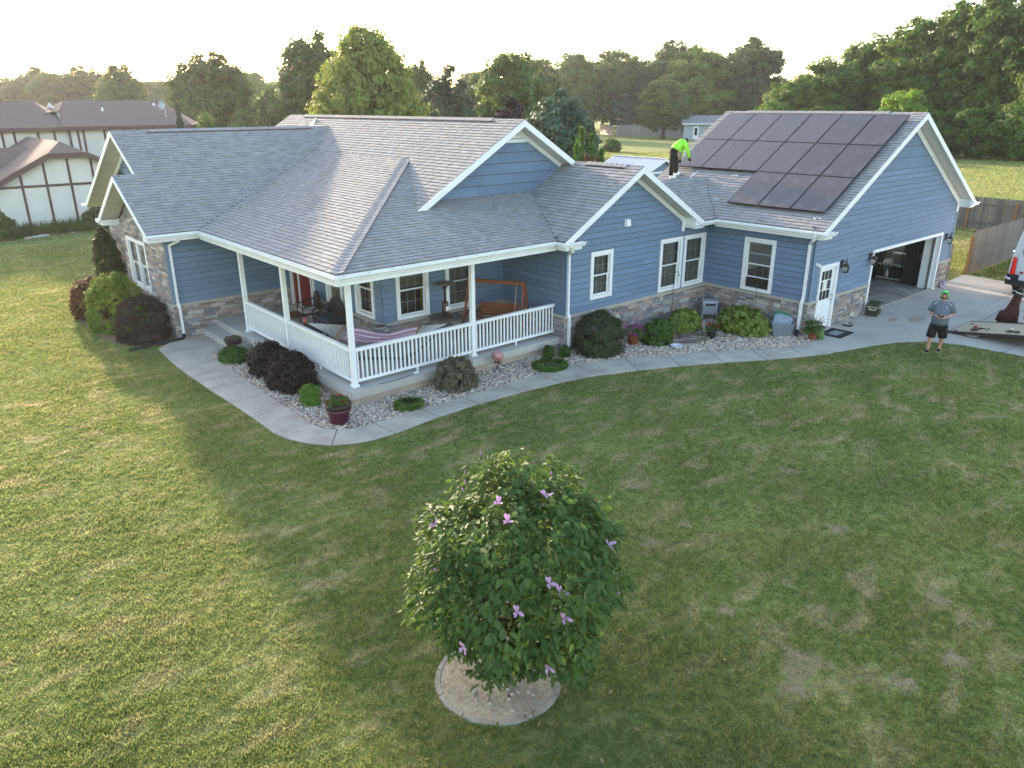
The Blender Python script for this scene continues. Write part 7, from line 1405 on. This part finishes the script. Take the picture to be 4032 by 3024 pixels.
# front-gabled garage block: facade at y=0 (local), clipped gable
MB().prism([(-2.0, 0, 0), (5.9, 0, 0), (5.9, 0, 2.55), (2.95, 0, 4.0), (.95, 0, 4.0), (-2.0, 0, 2.55)], (0, 10, 0)).build('wall', STU, nb)
for x in (-1.93, -.57, .67, 1.93, 3.18, 4.45, 5.83):
    top = min(4.0, 2.55+.492*min(x+2.0, 5.9-x)); MB().box((x-.065, -.03, .05), (x+.065, -.002, top)).build('timber', TIM, nb)
MB().box((-1.86, -.028, 2.36), (5.77, -.004, 2.50)).build('timber', TIM, nb); MB().box((-1.9, -.026, .0), (5.8, -.003, .14)).build('timber', TIM, nb)
zr = 4.80; xr = 1.95
def slopeq(name, pts, th=.09): return MB().prism(pts, (0, 0, -th)).build(name, BRF, nb)
ov = -.45
slopeq('roof_slope', [(xr, 1.1, zr), (xr, 12, zr), (-2.6, 12, 2.32), (-2.6, ov, 2.32), (.90, ov, 4.18)]); slopeq('roof_slope', [(xr, 1.1, zr), (3.0, ov, 4.18), (6.5, ov, 2.32), (6.5, 12, 2.32), (xr, 12, zr)]); slopeq('roof_hip', [(xr, 1.1, zr), (.90, ov, 4.18), (3.0, ov, 4.18)])
for p, q in (((-2.62, ov, 2.2), (.9, ov, 4.06)), ((.88, ov, 4.07), (3.02, ov, 4.07)), ((3.0, ov, 4.06), (6.52, ov, 2.2))): MB().bar(p, q, .05, .30).build('fascia', TIM, nb)
slopeq('roof_slope', [(xr-.6, 5.5, 4.35), (-7, 5.5, 4.35), (-7, 1.5, 2.2), (-2.4, 1.5, 2.2)]); slopeq('roof_slope', [(xr-.6, 5.5, 4.35), (-7, 5.5, 4.35), (-7, 9.5, 2.2), (-2.4, 9.5, 2.2)])
MB().box((-7, 2.0, 0), (-2.0, 9, 2.6)).build('wall', STU, nb)
# two-storey block behind: right part
MB().box((4.4, 10.3, 0), (12.4, 19, 5.45)).build('wall', STU, nb); 
for x in (4.48, 5.0, 5.35, 6.7, 8.0, 9.0, 10.0, 10.9, 12.3): MB().box((x-.07, 10.26, .1), (x+.07, 10.298, 5.4)).build('timber', TIM, nb)
slopeq('roof_slope', [(3.95, 9.8, 5.40), (12.75, 9.8, 5.40), (12.25, 14.8, 7.12), (5.43, 14.8, 7.12), (4.55, 12.6, 6.45)]); slopeq('roof_slope', [(5.43, 14.8, 7.12), (12.25, 14.8, 7.12), (12.9, 19.6, 5.4), (4, 19.6, 5.4)]); slopeq('roof_hip', [(5.43, 14.8, 7.12), (3.6, 14.0, 6.35), (3.6, 12.4, 6.30), (4.55, 12.6, 6.45)])
slopeq('roof_hip', [(12.25, 14.8, 7.12), (12.75, 9.8, 5.40), (14.3, 12.6, 5.5), (14.3, 16, 5.5)])
MB().bar((3.9, 9.77, 5.27), (12.8, 9.77, 5.27), .06, .26).build('fascia', TIM, nb); MB().prism([(4.4, 10.3, 5.4), (4.4, 19, 5.4), (4.4, 14.8, 6.95), (4.4, 12.6, 6.3)], (.1, 0, 0)).build('gable_wall', STU, nb); MB().bar((3.6, 12.4, 6.2), (3.6, 14.0, 6.25), .06, .26).build('fascia', TIM, nb)
for y in (11.2, 12.8): MB().box((4.37, y-.07, 3.5), (4.398, y+.07, 5.9)).build('timber', TIM, nb)
# left part
MB().box((-9, 10.6, 0), (4.39, 18.8, 5.40)).build('wall', STU, nb); slopeq('roof_slope', [(-10, 10.1, 5.38), (4.35, 10.1, 5.38), (3.5, 14.8, 7.05), (-10, 14.8, 7.05)]); slopeq('roof_slope', [(-10, 19, 5.38), (4.3, 19, 5.38), (3.5, 14.8, 7.05), (-10, 14.8, 7.05)]); slopeq('roof_hip', [(3.5, 14.8, 7.05), (4.36, 10.3, 5.38), (4.9, 14.8, 6.2)]); MB().bar((-10, 10.07, 5.24), (4.3, 10.07, 5.24), .06, .26).build('fascia', TIM, nb)
for x in (-3, -1.5, .5, 1.2, 2.6, 3.6): MB().box((x-.07, 10.56, .1), (x+.07, 10.598, 5.3)).build('timber', TIM, nb)
MB().tube([(7.4, 12.6, 6.2), (7.4, 12.6, 6.62)], .07, 8).build('vent_pipe', WHITE, nb); MB().tube([(7.4, 12.6, 6.25), (7.4, 12.6, 6.36)], .1, 8).build('pipe_boot', BLACK, nb)
t = thing('satellite_dish', 'grey satellite dish on the right end of brown roof', 'dish', (11.35, 47.3, 5.93)); MB().tube([(0, 0, 0), (0, 0, .55), (-.05, 0, .75)], .03, 8).build('mast', STEEL, t); o = MB().lathe([(.0, 0), (.2, .03), (.36, .10), (.37, .10), (.2, .05), (0, .02)], 20).build('reflector', mat('dish_grey', (.38, .42, .43), rough=.4), t, smooth=True, loc=(-.1, 0, .85)); o.rotation_euler = (R(20), R(-80), 0); MB().tube([(-.05, -.05, .62), (-.75, -.1, .85)], .02, 6).build('feed_arm', STEEL, t); MB().box((-.85, -.16, .82), (-.72, -.04, .98)).build('feed_horn', WHITE, t)
NGR = leafmat('leaf_neighbour', (.055, .085, .022), .25, .45, 4)
bush('boxwood_shrub', 'rounded dark green shrub at the foot of timbered wall', (3.0, 34.6, 0), 1.25, .95, .95, NGR, 3200, 80, .25, .12, 81, zlo=-.4); bush('boxwood_shrub', 'dark green rounded shrub at the extreme left edge by timbered house', (-2.55, 33.6, 0), 1.0, .95, 1.05, NGR, 2600, 70, .25, .12, 82, zlo=-.4)
g = np.random.default_rng(83); n = 2600; P = np.stack([g.uniform(-1.6, 2.2, n), g.normal(34.2, .35, n), np.zeros(n)], 1); me = leaf_mesh('ornamental_grass', P, g.normal(0, 1, (n, 3))*[1, 1, .15], g.uniform(.16, .34, n), .022, g, -1.6); me.materials.append(NGR); o = link('ornamental_grass', me); o['kind'] = 'stuff'; tag(o, 'strip of tall ornamental grass along the timbered wall', 'grass')
for i, (x, y, s) in enumerate(((-.9, 33.2, .28), (-.5, 33.35, .32), (-1.3, 33.1, .22), (1.0, 33.6, .2))):
    mb = MB().lathe([(.9, 0), (1, .2), (.7, .5), (0, .6)], 9); mb.v = [(x_*rng.uniform(.8, 1.2), y_*rng.uniform(.7, 1.1), z_) for x_, y_, z_ in mb.v]; o = mb.build('edging_rock', mat('pale_rock', (.42, .38, .32), (.34, .31, .27)), loc=(x, y, -.03)); o.scale = (s, s*.7, s*.8); tag(o, ('second pale rock from the left edging the neighbour bed', 'largest pale rock edging the neighbour bed', 'leftmost pale rock edging the neighbour bed', 'smallest pale rock, far right of the neighbour bed')[i], 'rock', 'rocks edging the neighbour bed')
# roadside ground glimpses: bare soil patch in the yard
mb = MB(); mb.prism([(33.5+1.9*math.cos(k*.2618)*(1+.2*math.sin(k*1.9)), -1.0+1.1*math.sin(k*.2618)*(1+.2*math.cos(k*2.3)), -.014) for k in range(24)], (0, 0, .004)); struct(mb.build('bare_soil', mat('bare_soil', (.36, .25, .14), (.26, .20, .10), scale=3, rough=1)))
for x_, y_, a_, b_ in ((17.25, -5.25, .28, .12), (17.95, -5.75, .52, .2)):
    struct(MB().face([(x_+a_*math.cos(k*.2618)*(1+.18*math.sin(k*1.7)), y_+b_*math.sin(k*.2618)*(1+.22*math.cos(k*2.1)), .0165) for k in range(24)]).build('damp_stain', mat('damp_stain', (.27, .22, .16), (.33, .28, .21), scale=5, rough=.8)))
# thin haze
hm = bpy.data.materials.new('haze_air'); hm.use_nodes = True; hm.node_tree.nodes.remove(hm.node_tree.nodes['Principled BSDF']); pv = hm.node_tree.nodes.new('ShaderNodeVolumePrincipled'); pv.inputs['Color'].default_value = (.90, .95, 1, 1); pv.inputs['Density'].default_value = .0002; pv.inputs['Anisotropy'].default_value = .55
hm.node_tree.links.new(pv.outputs[0], hm.node_tree.nodes['Material Output'].inputs['Volume'])
tag(MB().box((-1650, -1650, -1.2), (1650, 1650, 34)).build('haze', hm, kind='stuff'), 'thin evening haze in the air over the whole yard', 'haze')
